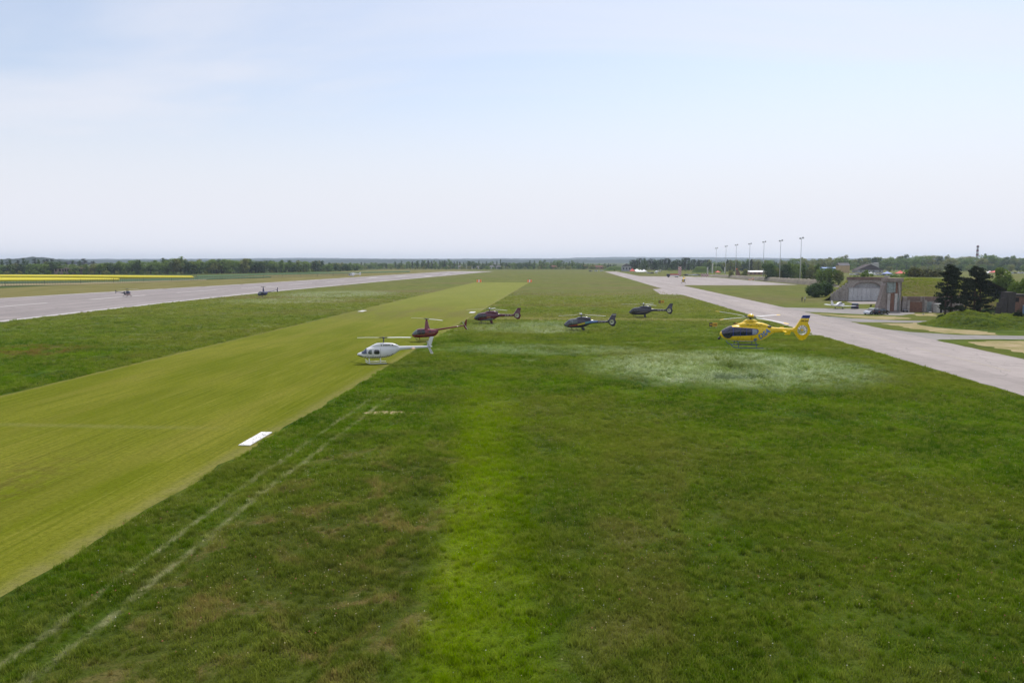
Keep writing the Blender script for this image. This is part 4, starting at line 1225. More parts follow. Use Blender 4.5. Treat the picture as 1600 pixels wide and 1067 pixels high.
# ------------------------------------------------------------------ people on the grass by the bush
M_SKIN = paint("skin", (0.45, 0.28, 0.20), 0.6)
def person(px, py, label, m_top, m_leg, step):
    p = at(px, py)
    me = bpy.data.meshes.new("person")
    V = [(0, 0, 0.95), (0, 0, 1.18), (0, 0, 1.42), (0, 0, 1.52), (0.02, 0, 1.64), (0.02, 0, 1.74),
         (0, 0.19, 1.40), (0.02, 0.25, 1.12), (0.08, 0.25, 0.86), (0, -0.19, 1.40), (-0.04, -0.25, 1.12), (0.04, -0.25, 0.86),
         (0, 0.10, 0.90), (0.04 + step * .4, 0.11, 0.50), (step, 0.11, 0.07), (step + .17, 0.11, 0.04),
         (0, -0.10, 0.90), (0.04 - step * .2, -0.11, 0.50), (-step, -0.11, 0.07), (-step + .17, -0.11, 0.04)]
    E = [(0, 1), (1, 2), (2, 3), (3, 4), (4, 5), (2, 6), (6, 7), (7, 8), (2, 9), (9, 10), (10, 11), (0, 12), (12, 13), (13, 14), (14, 15), (0, 16), (16, 17), (17, 18), (18, 19)]
    rad = [.15, .15, .15, .06, .095, .06, .07, .05, .04, .07, .05, .04, .095, .065, .045, .04, .095, .065, .045, .04]
    me.from_pydata(V, E, [])
    o = bpy.data.objects.new("person", me); link(o)
    md = o.modifiers.new("skin", 'SKIN'); md.use_smooth_shade = True
    for i, sv in enumerate(me.skin_vertices[0].data):
        sv.radius = (rad[i], rad[i]); sv.use_root = (i == 0)
    o.modifiers.new("sub", 'SUBSURF').levels = 1
    m, N = new_mat("clothing_" + label[:12].replace(' ', '_'))
    tc = N.n('ShaderNodeTexCoord').outputs['Object']
    sp = N.n('ShaderNodeSeparateXYZ'); N.t.links.new(tc, sp.inputs[0])
    c = N.mix(N.step(sp.outputs[2], 0.92, 0.94), m_leg, m_top); c = N.mix(N.step(sp.outputs[2], 1.48, 1.50), c, (0.45, 0.28, 0.20)); c = N.mix(N.step(sp.outputs[2], 1.70, 1.72), c, (0.03, 0.02, 0.015))
    finish(N, c, 0.8)
    me.materials.append(m)
    o.location = (p.x, p.y, 0); o.rotation_euler = (0, 0, R(rd.uniform(0, 360)))
    tag(o, label, "person")
person(1253.2, 471.6, "person in dark clothes walking on the grass beside the bush", (0.03, 0.03, 0.04), (0.03, 0.03, 0.05), 0.16)
person(1257.6, 471.8, "person in a pale top walking just behind another on the grass", (0.55, 0.52, 0.5), (0.05, 0.05, 0.08), 0.12)

# ------------------------------------------------------------------ far buildings
M_PANE = glass_mat("far_window", (0.02, 0.022, 0.025), 0.2)
M_ROOF_R = worn("red_tile_roof", (0.22, 0.10, 0.065), (0.15, 0.075, 0.055), 0.5)
M_ROOF_G = worn("grey_roof", (0.17, 0.16, 0.17), (0.12, 0.11, 0.115), 0.4)
M_ROOF_D = worn("dark_brown_roof", (0.085, 0.065, 0.065), (0.06, 0.05, 0.05), 0.3)
M_PLAS_W = worn("white_plaster", (0.68, 0.66, 0.63), (0.52, 0.50, 0.47), 0.3)
M_PLAS_G = worn("grey_plaster", (0.40, 0.40, 0.42), (0.32, 0.31, 0.32), 0.3)
M_PLAS_Y = worn("ochre_plaster", (0.56, 0.40, 0.22), (0.46, 0.32, 0.17), 0.3)
M_PLAS_P = worn("pink_brick", (0.38, 0.22, 0.17), (0.26, 0.15, 0.12), 0.3)
def house(px, py, w, dpt, wall_h, roof_h, mw, mr, label, nwin=3, rz=0.0, cat="house", ridge_x=True, group=None, y_over=None, name="house"):
    p = at(px, py) if y_over is None else Vector((on_y(px, 407, y_over).x, y_over, 0))
    t = thing(name, label, cat, (p.x, p.y, 0), rz, group)
    wl = box_obj("wall", mw, t, -w / 2, w / 2, 0, dpt, -0.3, wall_h)
    bm = bmesh.new(); o_ = 0.35
    if ridge_x:
        prism(bm, [(-o_, wall_h), (dpt + o_, wall_h), (dpt / 2, wall_h + roof_h)], lambda u, v, s: Vector((-w / 2 - o_ if s == 0 else w / 2 + o_, u, v)))
    else:
        prism(bm, [(-w / 2 - o_, wall_h), (w / 2 + o_, wall_h), (0, wall_h + roof_h)], lambda u, v, s: Vector((u, -o_ if s == 0 else dpt + o_, v)))
    bm_obj("roof", bm, mr, t)
    for k in range(nwin):
        x0 = -w / 2 + w * (k + 0.5) / nwin; hw = min(0.8, w / nwin * 0.28)
        box_obj("window", M_PANE, t, x0 - hw, x0 + hw, -0.06, 0.02, wall_h * 0.35, wall_h * 0.75)
    return t
house(979, 424.2, 11, 9, 6.0, 3.5, M_PLAS_G, M_ROOF_G, "pale grey gabled house with dark roof beside the taxiway's far end", 3, 0, "house", False)
house(1319, 426.3, 11, 10, 7.6, 2.8, M_PLAS_Y, M_ROOF_G, "ochre building with grey roof behind the shelter", 0, 0, "building")
house(1301, 424.8, 22, 10, 4.2, 1.0, paint("blue_cladding", (0.06, 0.16, 0.42), 0.5), paint("blue_roof", (0.12, 0.25, 0.55), 0.5), "long blue clad hall beside the ochre building", 0, 0, "hall")
house(1271, 424.2, 14, 10, 3.2, 1.0, paint("blue_cladding", (0.06, 0.16, 0.42), 0.5), paint("blue_roof", (0.12, 0.25, 0.55), 0.5), "low blue hall partly behind roadside trees", 0, 0, "hall")
house(1360, 426.4, 26, 16, 3.0, 6.0, M_PLAS_G, M_ROOF_D, "wide hangar with big dark roof behind the shelter", 4, 0, "hangar", False)
house(1364, 421.5, 16, 12, 9.0, 1.0, M_PLAS_W, M_PLAS_W, "white block standing behind the dark roofed hangar", 0, 0, "building")
house(1420, 421.0, 9, 8, 9.0, 1.0, M_PLAS_W, M_PLAS_W, "small white roof showing above the trees", 0, 0, "building")
house(1186, 429.6, 18, 8, 2.6, 1.2, M_PLAS_P, M_WHITE, "low pavilion with long white roof behind the spoil bank", 5, 0, "pavilion")
# hamlet in the middle distance
vr = random.Random(21)
for k, (px, py, mw, lab) in enumerate(((702, 420.4, M_PLAS_W, "white house among the trees left of the far village"), (716, 420.4, M_PLAS_W, "second white house among the dark far trees"), (733, 420.4, M_PLAS_W, "third white house among the dark far trees"),
        (748, 420.8, M_PLAS_W, "low white house nearest the strip's orange markers"), (774, 418.0, M_PLAS_W, "tall white house standing above its neighbours"), (768, 420.2, M_PLAS_W, "small white house below the tall white one"), (779, 420.6, M_PLAS_W, "narrow white house right of the tall one"),
        (848, 420.0, M_PLAS_P, "pinkish house at the village's near end"), (866, 420.0, M_PLAS_P, "brick house in the middle of the far village"), (915, 419.5, M_PLAS_P, "red roofed house before the low ridge"), (926, 420.0, M_PLAS_P, "pink brick house beside the red roofed one"), (937, 420.6, M_PLAS_P, "low red roofed house near the taxiway end"))):
    house(px, py, vr.uniform(5, 9) if k < 7 else vr.uniform(8, 12), 7, vr.uniform(2.8, 3.8) if k != 4 else 6.5, vr.uniform(1.5, 2.5) if k != 4 else 1.2, mw, M_ROOF_R if k > 6 else M_ROOF_G, lab, 2, 0, "house", True, "houses of the far village")
# roofless farm ruin beyond the rapeseed
p = at(120, 428.6); s_ = mpp(p)
t = thing("farm_ruin", "roofless grey brown farm ruin with dark window holes behind the yellow field", "ruin", (p.x, p.y - 4, 0))
M_RUIN = worn("ruin_masonry", (0.31, 0.23, 0.20), (0.19, 0.14, 0.125), 0.3)
def ux(px): return (px - 120) * s_
for px0, px1, top in ((88, 94, 5.2), (94, 104, 6.0), (104, 116, 7.0), (116, 128, 7.6), (128, 139, 6.6), (147, 156, 6.4)):
    box_obj("wall", M_RUIN, t, ux(px0), ux(px1) - 0.05, 0.03 * (px0 % 3), 6, -0.3, top * 0.80 + 0.4)
for px0, px1 in ((89.5, 92), (96, 99), (101.5, 103.5), (105.5, 108), (109.5, 112), (117, 120), (124, 126.5), (128, 131), (132.5, 134), (152.5, 154.5)):
    box_obj("window_hole", M_DARKGAP, t, ux(px0), ux(px1), -0.12, -0.02, 2.6, 5.0)

# red and white chequered tower and hut
def checker(name):
    m, N = new_mat(name)
    g = N.n('ShaderNodeTexCoord').outputs['Object']
    ck = N.n('ShaderNodeTexChecker'); N.t.links.new(N.scale_vec(g, (1, 1, 1)), ck.inputs['Vector'])
    mp_ = N.n('ShaderNodeVectorMath', operation='ADD'); N.t.links.new(g, mp_.inputs[0]); mp_.inputs[1].default_value = (0.31, 0.31, 0.31)
    N.t.links.new(mp_.outputs[0], ck.inputs['Vector'])
    ck.inputs['Scale'].default_value = 1.05
    c = N.mix(ck.outputs[1], (0.72, 0.70, 0.69), (0.42, 0.045, 0.04))
    finish(N, c, 0.6)
    return m
M_CHECK = checker("red_white_checks")
p = at(1062, 431.2)
t = thing("radar_tower", "slim red and white chequered tower beside the apron", "tower", (p.x, p.y, 0))
box_obj("tower_shaft", M_CHECK, t, -1.15, 1.15, -1.15, 1.15, -0.2, 7.8)
box_obj("tower_cabin", M_BLK, t, -0.85, 0.85, -0.85, 0.85, 7.9, 9.2, 0.05)
box_obj("tower_railing", M_GALV, t, -1.45, 1.45, -1.45, 1.45, 7.8, 7.95)
tube_obj("aerial", M_GALV, t, [(0, 0, 9.2), (0, 0, 11.0)], 0.08, 6)
p = at(1101.5, 432.4)
t = thing("chequered_hut", "low red and white chequered hut at the apron's back edge", "hut", (p.x, p.y, 0))
box_obj("hut_wall", M_CHECK, t, -2.8, 2.8, 0, 2.2, -0.1, 2.3)
box_obj("hut_roof", M_PLAS_G, t, -2.95, 2.95, -0.15, 2.35, 2.3, 2.45)
# fire tender
p = at(1051, 433.4)
t = thing("fire_engine", "long red and white fire engine at the apron's back edge", "fire engine", (p.x, p.y, 0), R(180))
box_obj("tank_body", C_RED, t, -4.6, 2.2, -1.2, 1.2, 1.75, 2.7, 0.06)
box_obj("lower_body", M_WHITE, t, -4.6, 2.2, -1.22, 1.22, 0.75, 1.74, 0.03)
cbn = box_obj("cab", paint("cab_dark", (0.05, 0.05, 0.06), 0.4), t, 2.25, 4.6, -1.2, 1.2, 0.7, 2.6, 0.12)
box_obj("cab_window", G_BLUE, cbn, 3.2, 4.65, -1.23, 1.23, 1.6, 2.3, 0.03)
for u in (-3.6, -2.3, 3.3):
    for sg in (1, -1):
        tube_obj("wheel", paint("tyre_rubber", (0.02, 0.02, 0.02), 0.8), t, [(u, sg * 0.85, 0.52), (u, sg * 1.2, 0.52)], 0.52, 14)
# white marquees and red tents
M_CANVAS = paint("white_canvas", (0.80, 0.80, 0.80), 0.7)
M_CANVAS_R = paint("red_canvas", (0.70, 0.10, 0.08), 0.7)
M_CANVAS_B = paint("blue_canvas", (0.30, 0.36, 0.68), 0.7)
def tent(px, py, w, h, mm, label, group="tents on the show ground"):
    p = at(px, py)
    t = thing("tent", label, "tent", (p.x, p.y, 0), 0, group)
    hw = w / 2; eav = h * 0.5
    bm = bmesh.new()
    ap = bm.verts.new((0, 0, h)); md = [bm.verts.new((x * hw * .45, y * hw * .45, h * .68)) for x, y in ((-1, -1), (1, -1), (1, 1), (-1, 1))]
    ev = [bm.verts.new((x * hw, y * hw, eav)) for x, y in ((-1, -1), (1, -1), (1, 1), (-1, 1))]
    vl = [bm.verts.new((x * hw, y * hw, eav - h * .1)) for x, y in ((-1, -1), (1, -1), (1, 1), (-1, 1))]
    for k in range(4):
        j = (k + 1) % 4
        bm.faces.new((ap, md[k], md[j])); bm.faces.new((md[k], ev[k], ev[j], md[j])); bm.faces.new((ev[k], vl[k], vl[j], ev[j]))
    bm_obj("canopy", bm, mm, t)
    for x, y in ((-1, -1), (1, -1), (1, 1), (-1, 1)):
        tube_obj("pole", M_GALV, t, [(x * hw * .97, y * hw * .97, 0), (x * hw * .97, y * hw * .97, eav)], 0.06, 5)
    return t
tent(995, 427.0, 10, 4.6, M_CANVAS, "wide white marquee left end of the far show ground")
tent(1000.5, 427.4, 9, 3.8, M_CANVAS, "lower white marquee between two others")
tent(1006, 427.2, 6, 4.4, M_CANVAS, "small peaked white marquee near the fire engine")
tent(988, 427.4, 5, 5.5, M_CANVAS_R, "tall narrow red tent beside the white marquees")
tent(1121.5, 427.6, 5, 3.0, M_CANVAS_R, "small red tent behind the spoil bank")
tent(1406.5, 431.0, 6.5, 4.6, M_CANVAS_R, "red peaked tent behind the shelter roof")
tent(1386, 431.0, 6.5, 4.0, M_CANVAS_B, "blue and white tent behind the shelter roof")
tent(1557, 429.2, 9.5, 4.6, M_CANVAS_R, "large red tent behind the bank near the round tree")
tent(1546, 429.0, 6, 3.6, M_CANVAS, "white tent left of the large red tent")
tent(1360, 430.0, 8, 3.0, paint("grey_canvas", (0.42, 0.44, 0.48), 0.7), "grey flat tent above the shelter roof")
# orange ramp, barrier boards and posts about the apron
p = at(1153, 430.6)
t = thing("access_ramp", "rust orange sloping ramp standing behind the spoil bank", "ramp", (p.x, p.y, 0))
bm = bmesh.new(); prism(bm, [(-1.6, 0), (-1.6, 5.2), (-0.8, 5.6), (3.2, 0)], lambda u, v, s: Vector((u, s * 1.4, v))); bm_obj("ramp_body", bm, M_RUST, t)
box_obj("ramp_top", M_ORANGE, t, -1.7, -0.5, -0.2, 1.6, 5.3, 6.0, 0.05)
for px, hpx, lab in ((1105.5, 9, "short pale concrete column on the grassed bunker"), (1113, 14.5, "tall pale concrete column beside the grassed bunker"), (1132.5, 9, "thin pale column behind the spoil bank")):
    p = at(px, 427.0); s_ = mpp(p)
    o = bmesh.new(); box(o, -0.55, 0.55, -0.4, 0.4, -0.2, hpx * s_); box(o, -0.7, 0.7, -0.5, 0.5, hpx * s_ - 0.01, hpx * s_ + 0.3)
    o = bm_obj("concrete_column", o, M_PLAS_W); o.location = (p.x, p.y, 0); tag(o, lab, "column")
for px, py, lab in ((1177, 438.6, "red and white barrier board on the apron before the bank"), (1172.5, 438.9, "lower red barrier board left end on the apron")):
    p = at(px, py)
    t = thing("barrier_board", lab, "barrier", (p.x, p.y, 0))
    for k in range(4):
        box_obj("stripe_board", (M_ORANGE, M_WHITE)[k % 2], t, -1.0 + k * .5, -0.51 + k * .5, -0.06, 0.06, 0.5, 1.6 if px > 1175 else 1.1)
    for u in (-0.9, 0.9): box_obj("foot", M_GALV, t, u - .05, u + .05, -0.4, 0.4, 0, 0.5)
# chimney far away
Yc = 1700.0
q0, q1 = on_y(1528, 383.5, Yc), on_y(1528, 412, Yc)
t = thing("chimney_stack", "tall red and white banded chimney above the far trees", "chimney", (q0.x, Yc, 0))
H = q0.z
for k in range(7):
    z0, z1 = H * (0.30 + 0.1 * k), H * (0.30 + 0.1 * (k + 1))
    r0 = 3.0 - 0.16 * k
    lathe_obj("chimney_band", paint("chimney_red", (0.20, 0.05, 0.05), 0.7) if k % 2 == 0 else paint("chimney_white", (0.55, 0.53, 0.53), 0.7), t, [(r0, z0), (r0 - 0.16, z1)], 14)
lathe_obj("chimney_base", M_PLAS_G, t, [(3.5, -0.5), (3.05, H * 0.3)], 14)
lathe_obj("chimney_gallery", M_BLK, t, [(2.4, H * .93), (3.1, H * .935), (3.1, H * .955), (2.2, H * .96)], 14)
for px, lab, w in ((1452, "grey far tower block left of the pines", 26), (1516, "grey far tower block beside the chimney", 22)):
    q = on_y(px, 401.6, 3200.0)
    t = thing("tower_block", lab, "building", (q.x, 3200.0, 0), 0)
    box_obj("wall", M_PLAS_G, t, -w / 2, w / 2, 0, 14, -1, q.z)
    box_obj("roof", M_ROOF_G, t, -w * .2, w * .2, 3, 9, q.z, q.z + 3)
# crowd of parked cars on the show ground
lots = [(1331, 429.8), (1337, 429.6), (1342, 430.2), (1368, 430.2), (1374, 430.4), (1380, 430.6), (1392, 430.8), (1398, 430.6), (1414, 430.8),
        (1534, 428.6), (1539, 428.9), (1566, 428.4), (1573, 428.0), (1580, 427.8), (1586, 427.6), (1592, 427.5), (1598, 427.5),
        (1071, 431.0), (1075, 430.8), (1087, 431.0), (1091, 430.8), (1082, 430.7), (1014, 427.6), (1018, 427.8), (940, 424.0), (931, 424.2), (923, 424.4)]
cols_ = [C_WHITE, C_SILV, C_DARK, C_WHITE, C_BLUE, C_SILV, C_RED, C_WHITE]
proto = {}; far_cars = {}
gnames = ["white", "silver", "charcoal", "white", "slate blue", "silver", "red", "white"]
for k, (px, py) in enumerate(lots):
    ci = (k * 5 + k // 3) % 8
    where = "beyond the shelter roof" if px < 1420 and px > 1300 else "behind the far bank by the red tent" if px > 1500 else "at the apron's back edge" if px > 1000 else "at the taxiway's far end"
    lab = "distant %s car parked %s" % (gnames[ci], where)
    key = gnames[ci]
    if key not in proto:
        o = proto[key] = make_car(lab, cols_[ci])
    else:
        o = copy_tree(proto[key])
    o['label'] = lab; o['group'] = "distant parked cars " + where
    far_cars.setdefault(lab, []).append((px, o))
    o.location = at(px, py); o.rotation_euler = (0, 0, R(vr.uniform(-25, 25) + (180 if k % 2 else 0)))
for lab, cs in far_cars.items():
    cs.sort(key=lambda q: q[0])
    for k, (_, o) in enumerate(cs):
        if len(cs) > 1: o['label'] = lab.replace("distant ", ("first ", "second ", "third ", "fourth ", "fifth ", "sixth ")[k]).replace(" car ", " car from the left ")
# ------------------------------------------------------------------ trees and bushes
def leaf_material(name, c0, c1, c2, trans=0.25):
    m, N = new_mat(name)
    oi = N.n('ShaderNodeObjectInfo').outputs['Random']
    g = N.n('ShaderNodeNewGeometry').outputs['Position']
    a = N.noise(g, 0.35, 3.0, 0.6); f = N.noise(g, 1.8, 2.0)
    c = N.mix(oi, c0, c1)
    c = N.mix(N.step(a, 0.38, 0.66), c, c2)
    c = N.mix(N.step(f, 0.45, 0.8, 0.0, 0.5), c, tuple(x * 0.45 for x in c0))
    finish(N, c, 0.8, spec=0.08, trans=trans)
    return m
L_GREEN = leaf_material("leaf_green", (0.1027, 0.1820, 0.0386), (0.1542, 0.2312, 0.0471), (0.2035, 0.2783, 0.0643), 0.4)
L_OLIVE = leaf_material("leaf_olive", (0.1580, 0.1935, 0.0451), (0.2258, 0.2419, 0.0580), (0.2500, 0.2580, 0.0806), 0.4)
L_FRESH = leaf_material("leaf_fresh", (0.0828, 0.1472, 0.0184), (0.1207, 0.1840, 0.0230), (0.1495, 0.2127, 0.0322), 0.35)
L_DARK = leaf_material("leaf_dark", (0.0514, 0.0963, 0.0322), (0.0728, 0.1242, 0.0407), (0.0985, 0.1499, 0.0493), 0.4)
L_PINE = leaf_material("pine_needle", (0.020, 0.031, 0.016), (0.028, 0.041, 0.020), (0.040, 0.052, 0.025), 0.15)
L_BROWN = leaf_material("leaf_brownish", (0.1040, 0.0975, 0.0364), (0.1300, 0.1170, 0.0416), (0.0910, 0.1105, 0.0364), 0.35)
M_BARK = worn("bark", (0.075, 0.058, 0.045), (0.045, 0.035, 0.028), 2.0)
M_BARK_P = worn("pine_bark", (0.085, 0.055, 0.042), (0.05, 0.036, 0.03), 2.0)
def leaves(bm, c, rx, ry, rz, n, size, rnd, shell=0.55, flat=0.0):
    for _ in range(n):
        d = Vector((rnd.gauss(0, 1), rnd.gauss(0, 1), rnd.gauss(0, 1))).normalized()
        r = shell + (1.08 - shell) * rnd.random() ** 0.7
        p = Vector((c[0] + d.x * rx * r, c[1] + d.y * ry * r, c[2] + d.z * rz * r))
        nrm = (d + Vector((rnd.uniform(-1, 1), rnd.uniform(-1, 1), rnd.uniform(-1, 1))) * 0.9 + Vector((0, 0, flat))).normalized()
        u = nrm.orthogonal().normalized(); u = Quaternion(nrm, rnd.uniform(0, 6.28)) @ u; w = nrm.cross(u)
        a, b = size * rnd.uniform(0.6, 1.3), size * rnd.uniform(0.5, 1.0)
        vs = [bm.verts.new(p + u * a * x + w * b * y + nrm * (size * .25 * z)) for x, y, z in ((-1, -.4, 0), (0, -1, .6), (1, .1, 0), (.2, 1, .5), (-.7, .6, -.3))]
        bm.faces.new(vs)
def crown_mesh(kind, seed, n=650):
    rnd = random.Random(seed); bm = bmesh.new()
    if kind == 'round':
        for k in range(11):
            a = rnd.uniform(0, 6.28); r = rnd.uniform(0.06, 0.29); z = rnd.uniform(0.17, 0.86)
            s = rnd.uniform(0.11, 0.20) * (1.15 - abs(z - .55))
            leaves(bm, (r * math.cos(a), r * math.sin(a), z), s * 1.15, s * 1.15, s * 0.9, n // 11, 0.034, rnd, 0.5, 0.4)
        leaves(bm, (0, 0, 0.45), 0.28, 0.28, 0.42, n // 4, 0.042, rnd, 0.2)
    elif kind == 'tall':
        for k in range(10):
            a = rnd.uniform(0, 6.28); z = 0.12 + 0.80 * k / 9; r = rnd.uniform(0.03, 0.18) * (1.1 - z * .6)
            s = rnd.uniform(0.09, 0.15) * (1.2 - z * .5)
            leaves(bm, (r * math.cos(a), r * math.sin(a), z), s, s, s * 1.25, n // 10, 0.03, rnd, 0.5, 0.3)
        leaves(bm, (0, 0, 0.46), 0.19, 0.19, 0.44, n // 4, 0.038, rnd, 0.2)
    elif kind == 'poplar':
        for k in range(9):
            z = 0.10 + 0.83 * k / 8; s = 0.085 * (1.1 - 0.55 * z) * rnd.uniform(.8, 1.2)
            leaves(bm, (rnd.uniform(-.02, .02), rnd.uniform(-.02, .02), z), s, s, s * 1.9, n // 9, 0.022, rnd, 0.4)
    elif kind == 'spruce':
        for k in range(12):
            z = 0.08 + 0.88 * k / 11; s = 0.21 * (1.03 - z) * rnd.uniform(.8, 1.2) + .012
            leaves(bm, (rnd.uniform(-.02, .02), rnd.uniform(-.02, .02), z), s, s, 0.045, n // 12, 0.026, rnd, 0.3, 0.6)
    elif kind == 'pinetree':
        for k in range(16):
            z = 0.30 + 0.66 * rnd.random(); a = rnd.uniform(0, 6.28); r = rnd.uniform(0, 0.20) * (1.25 - z)* 1.6
            s = rnd.uniform(0.07, 0.12)
            leaves(bm, (r * math.cos(a), r * math.sin(a), z), s * 1.2, s * 1.2, s * .6, n // 16, 0.024, rnd, 0.4, 0.5)
    elif kind == 'bush':
        for k in range(9):
            a = rnd.uniform(0, 6.28); r = rnd.uniform(0.1, 0.45); z = rnd.uniform(0.2, 0.72)
            s = rnd.uniform(0.2, 0.34)
            leaves(bm, (r * math.cos(a), r * math.sin(a), z), s * 1.1, s * 1.1, s * .85, n // 9, 0.06, rnd, 0.5, 0.4)
        leaves(bm, (0, 0, 0.3), 0.5, 0.5, 0.32, n // 4, 0.065, rnd, 0.2)
    return bm
def trunk_mesh(kind, seed):
    rnd = random.Random(seed); bm = bmesh.new()
    top = {'round': .6, 'tall': .8, 'poplar': .9, 'spruce': .95, 'pinetree': .92, 'bush': .45}[kind]
    rb = {'bush': .03, 'round': .026, 'tall': .02, 'poplar': .016, 'spruce': .016, 'pinetree': .02}[kind]
    tube(bm, [(0, 0, -.02), (rnd.uniform(-.01, .01), rnd.uniform(-.01, .01), top * .5), (0, 0, top)], [rb * 1.25, rb * .8, rb * .25], 7)
    for k in range(5):
        z = top * rnd.uniform(.35, .8); a = rnd.uniform(0, 6.28); L = {'bush': .35, 'round': .24, 'tall': .14, 'poplar': .06, 'spruce': .1, 'pinetree': .16}[kind]
        tube(bm, [(0, 0, z), (math.cos(a) * L * .6, math.sin(a) * L * .6, z + L * .45), (math.cos(a) * L, math.sin(a) * L, z + L * .8)], [rb * .5, rb * .3, rb * .1], 5)
    return bm
def mesh_of(bm, name, mat, smooth=False):
    me = bpy.data.meshes.new(name); bm.to_mesh(me); bm.free(); me.materials.append(mat)
    if smooth: me.polygons.foreach_set('use_smooth', [True] * len(me.polygons))
    return me
_veg = {}
def veg(kind, leaf, var, n=650):
    k = (kind, leaf.name, var, n)
    if k not in _veg:
        _veg[k] = (mesh_of(crown_mesh(kind, var * 17 + 3, n), "crown", leaf), mesh_of(trunk_mesh(kind, var * 13 + 1), "trunk", M_BARK_P if kind == 'pinetree' else M_BARK, True))
    return _veg[k]
def tree(name, kind, leaf, var, p, h, label, cat="tree", group=None, wide=1.0, n=650, rz=None):
    cm, tm = veg(kind, leaf, var, n)
    t = thing(name, label, cat, p, rz if rz is not None else random.uniform(0, 6.28), group)
    t.scale = (h * wide, h * wide, h)
    link(bpy.data.objects.new("trunk", tm), t)
    link(bpy.data.objects.new("crown", cm), t)
    return t
def tree_px(name, kind, leaf, var, px, base, top, label, wide=1.0, group=None, n=650, cat="tree"):
    p = at(px, base); h = on_y(px, top, p.y).z
    return tree(name, kind, leaf, var, p, h, label, cat, group, wide, n)

# the two big black pines before the low wall
def big_pine(px, base, top, label, seed, lean=0.0, spread=1.0, low=0.3):
    p = at(px, base); H = on_y(px, top, p.y).z
    rnd = random.Random(seed)
    t = thing("pine_tree", label, "tree", p, 0, "black pines before the low wall")
    bm = bmesh.new()
    tips = []
    for sx_ in ((-0.5, 0.55) if spread > 0.9 else (0.0,)):
        pts = [Vector((sx_, 0, -0.2)), Vector((sx_ * 1.2 + lean * .3, 0.1, H * .35)), Vector((sx_ * .9 + lean * .7, 0, H * .7)), Vector((sx_ * .5 + lean, 0, H * (.96 if sx_ < 0.3 else .86)))]
        tube(bm, pts, [0.22, 0.17, 0.11, 0.03], 9)
        for k in range(52):
            u = low + (0.97 - low) * (k + rnd.random()) / 52
            seg = u * 3; i = min(2, int(seg)); q = pts[i].lerp(pts[i + 1], seg - i)
            a = rnd.uniform(0, 6.28)
            env = 2.55 * spread * (1 - max(0, u - .35) ** 1.5 * 1.25) * (0.6 + 0.4 * min(1, (u - low + .1) / .2))
            L = env * rnd.uniform(.55, 1.1)
            e = q + Vector((math.cos(a) * L, math.sin(a) * L, L * rnd.uniform(.0, .35)))
            tube(bm, [q, q.lerp(e, .6) + Vector((0, 0, -.05)), e], [0.05, 0.035, 0.015], 5)
            tips.append((q, e, u))
    bm_obj("trunk", bm, M_BARK_P, t, True)
    bm = bmesh.new()
    for q, e, u in tips:
        for f in (0.55, 0.8, 1.0):
            c = q.lerp(e, f); s = rnd.uniform(.34, .62) * spread ** .5
            leaves(bm, c, s, s, s * .65, 46, 0.13, rnd, 0.25, 0.3)
    bm_obj("crown", bm, L_PINE, t)
big_pine(1480, 500.5, 408.5, "taller black pine with two stems before the low brown wall", 5, 0.2, 1.1, 0.16)
big_pine(1526, 500.0, 413.0, "shorter spreading black pine beside the earth mound", 9, -0.35, 1.15, 0.12)
big_pine(1508, 497.0, 432.0, "slim black pine standing between the two larger pines", 14, 0.1, 0.62, 0.3)

# bushes and trees near the shelters
G_SH = "bushes around the shelter"
tree_px("dark_bush", 'bush', L_DARK, 1, 1273, 464.5, 440.0, "dark rounded bush at the bank's foot, left of its pair", 0.95, G_SH, 1600, "bush")
tree_px("dark_bush", 'bush', L_DARK, 2, 1290.5, 463.5, 437.0, "dark rounded bush at the bank's foot nearest the shelter", 0.80, G_SH, 1600, "bush")
tree_px("bush", 'bush', L_BROWN, 3, 1360.5, 479.8, 474.4, "small scrubby brown bush behind the silver car", 0.55, G_SH, 500, "bush")
tree_px("bush", 'bush', L_GREEN, 4, 1497, 501.0, 487.5, "green bush under the pines by the wall", 0.8, G_SH, 900, "bush")
tree_px("bush", 'bush', L_DARK, 5, 1471, 500.5, 489.5, "low dark bush at the foot of the taller pine", 1.1, G_SH, 900, "bush")
tree_px("bush", 'bush', L_DARK, 1, 1541, 492.0, 481.0, "dark scrub behind the earth mound under the shorter pine", 1.4, G_SH, 900, "bush")
for px, py, tp, lab in ((1502, 509, 499.5, "dark shrub at the left foot of the green mound"), (1579, 506, 496, "dark shrub on the green mound's right slope"), (1590, 511, 500, "larger dark shrub on the mound near the frame edge"), (1552, 499, 491, "small shrub near the top of the green mound")):
    p = at(px, py); zz = mound_c(p.x, p.y)
    for _ in range(6):
        p = at(px, py - 0.0, zz); zz = max(0, mound_c(p.x, p.y))
    h = (py - tp) * mpp(p) * 1.35
    o = tree("shrub", 'bush', L_PINE, (px % 4) + 1, Vector((p.x, p.y, zz - .1)), h, lab, "shrub", "shrubs on the green mound", 0.8, 700)
p = at(1568, 441); tree("round_tree", 'round', L_FRESH, 3, on_y(1568, 438, 262.0) * Vector((1, 1, 0)), on_y(1568, 415.5, 262.0).z, "single round bright green tree above the bank near the edge", "tree", None, 0.95, 2400)
tree("bush", 'bush', L_FRESH, 6, on_y(1594, 460, 196.0) * Vector((1, 1, 0)), on_y(1594, 431, 196.0).z, "big fresh green bush at the frame edge above the ruin", "bush", None, 0.62, 2400)
tree("bush", 'bush', L_FRESH, 7, on_y(1618, 460, 192.0) * Vector((1, 1, 0)), on_y(1618, 428, 192.0).z, "fresh green bush cut by the frame edge", "bush", None, 0.62, 1500)
Yb = Y_HANGAR + 62
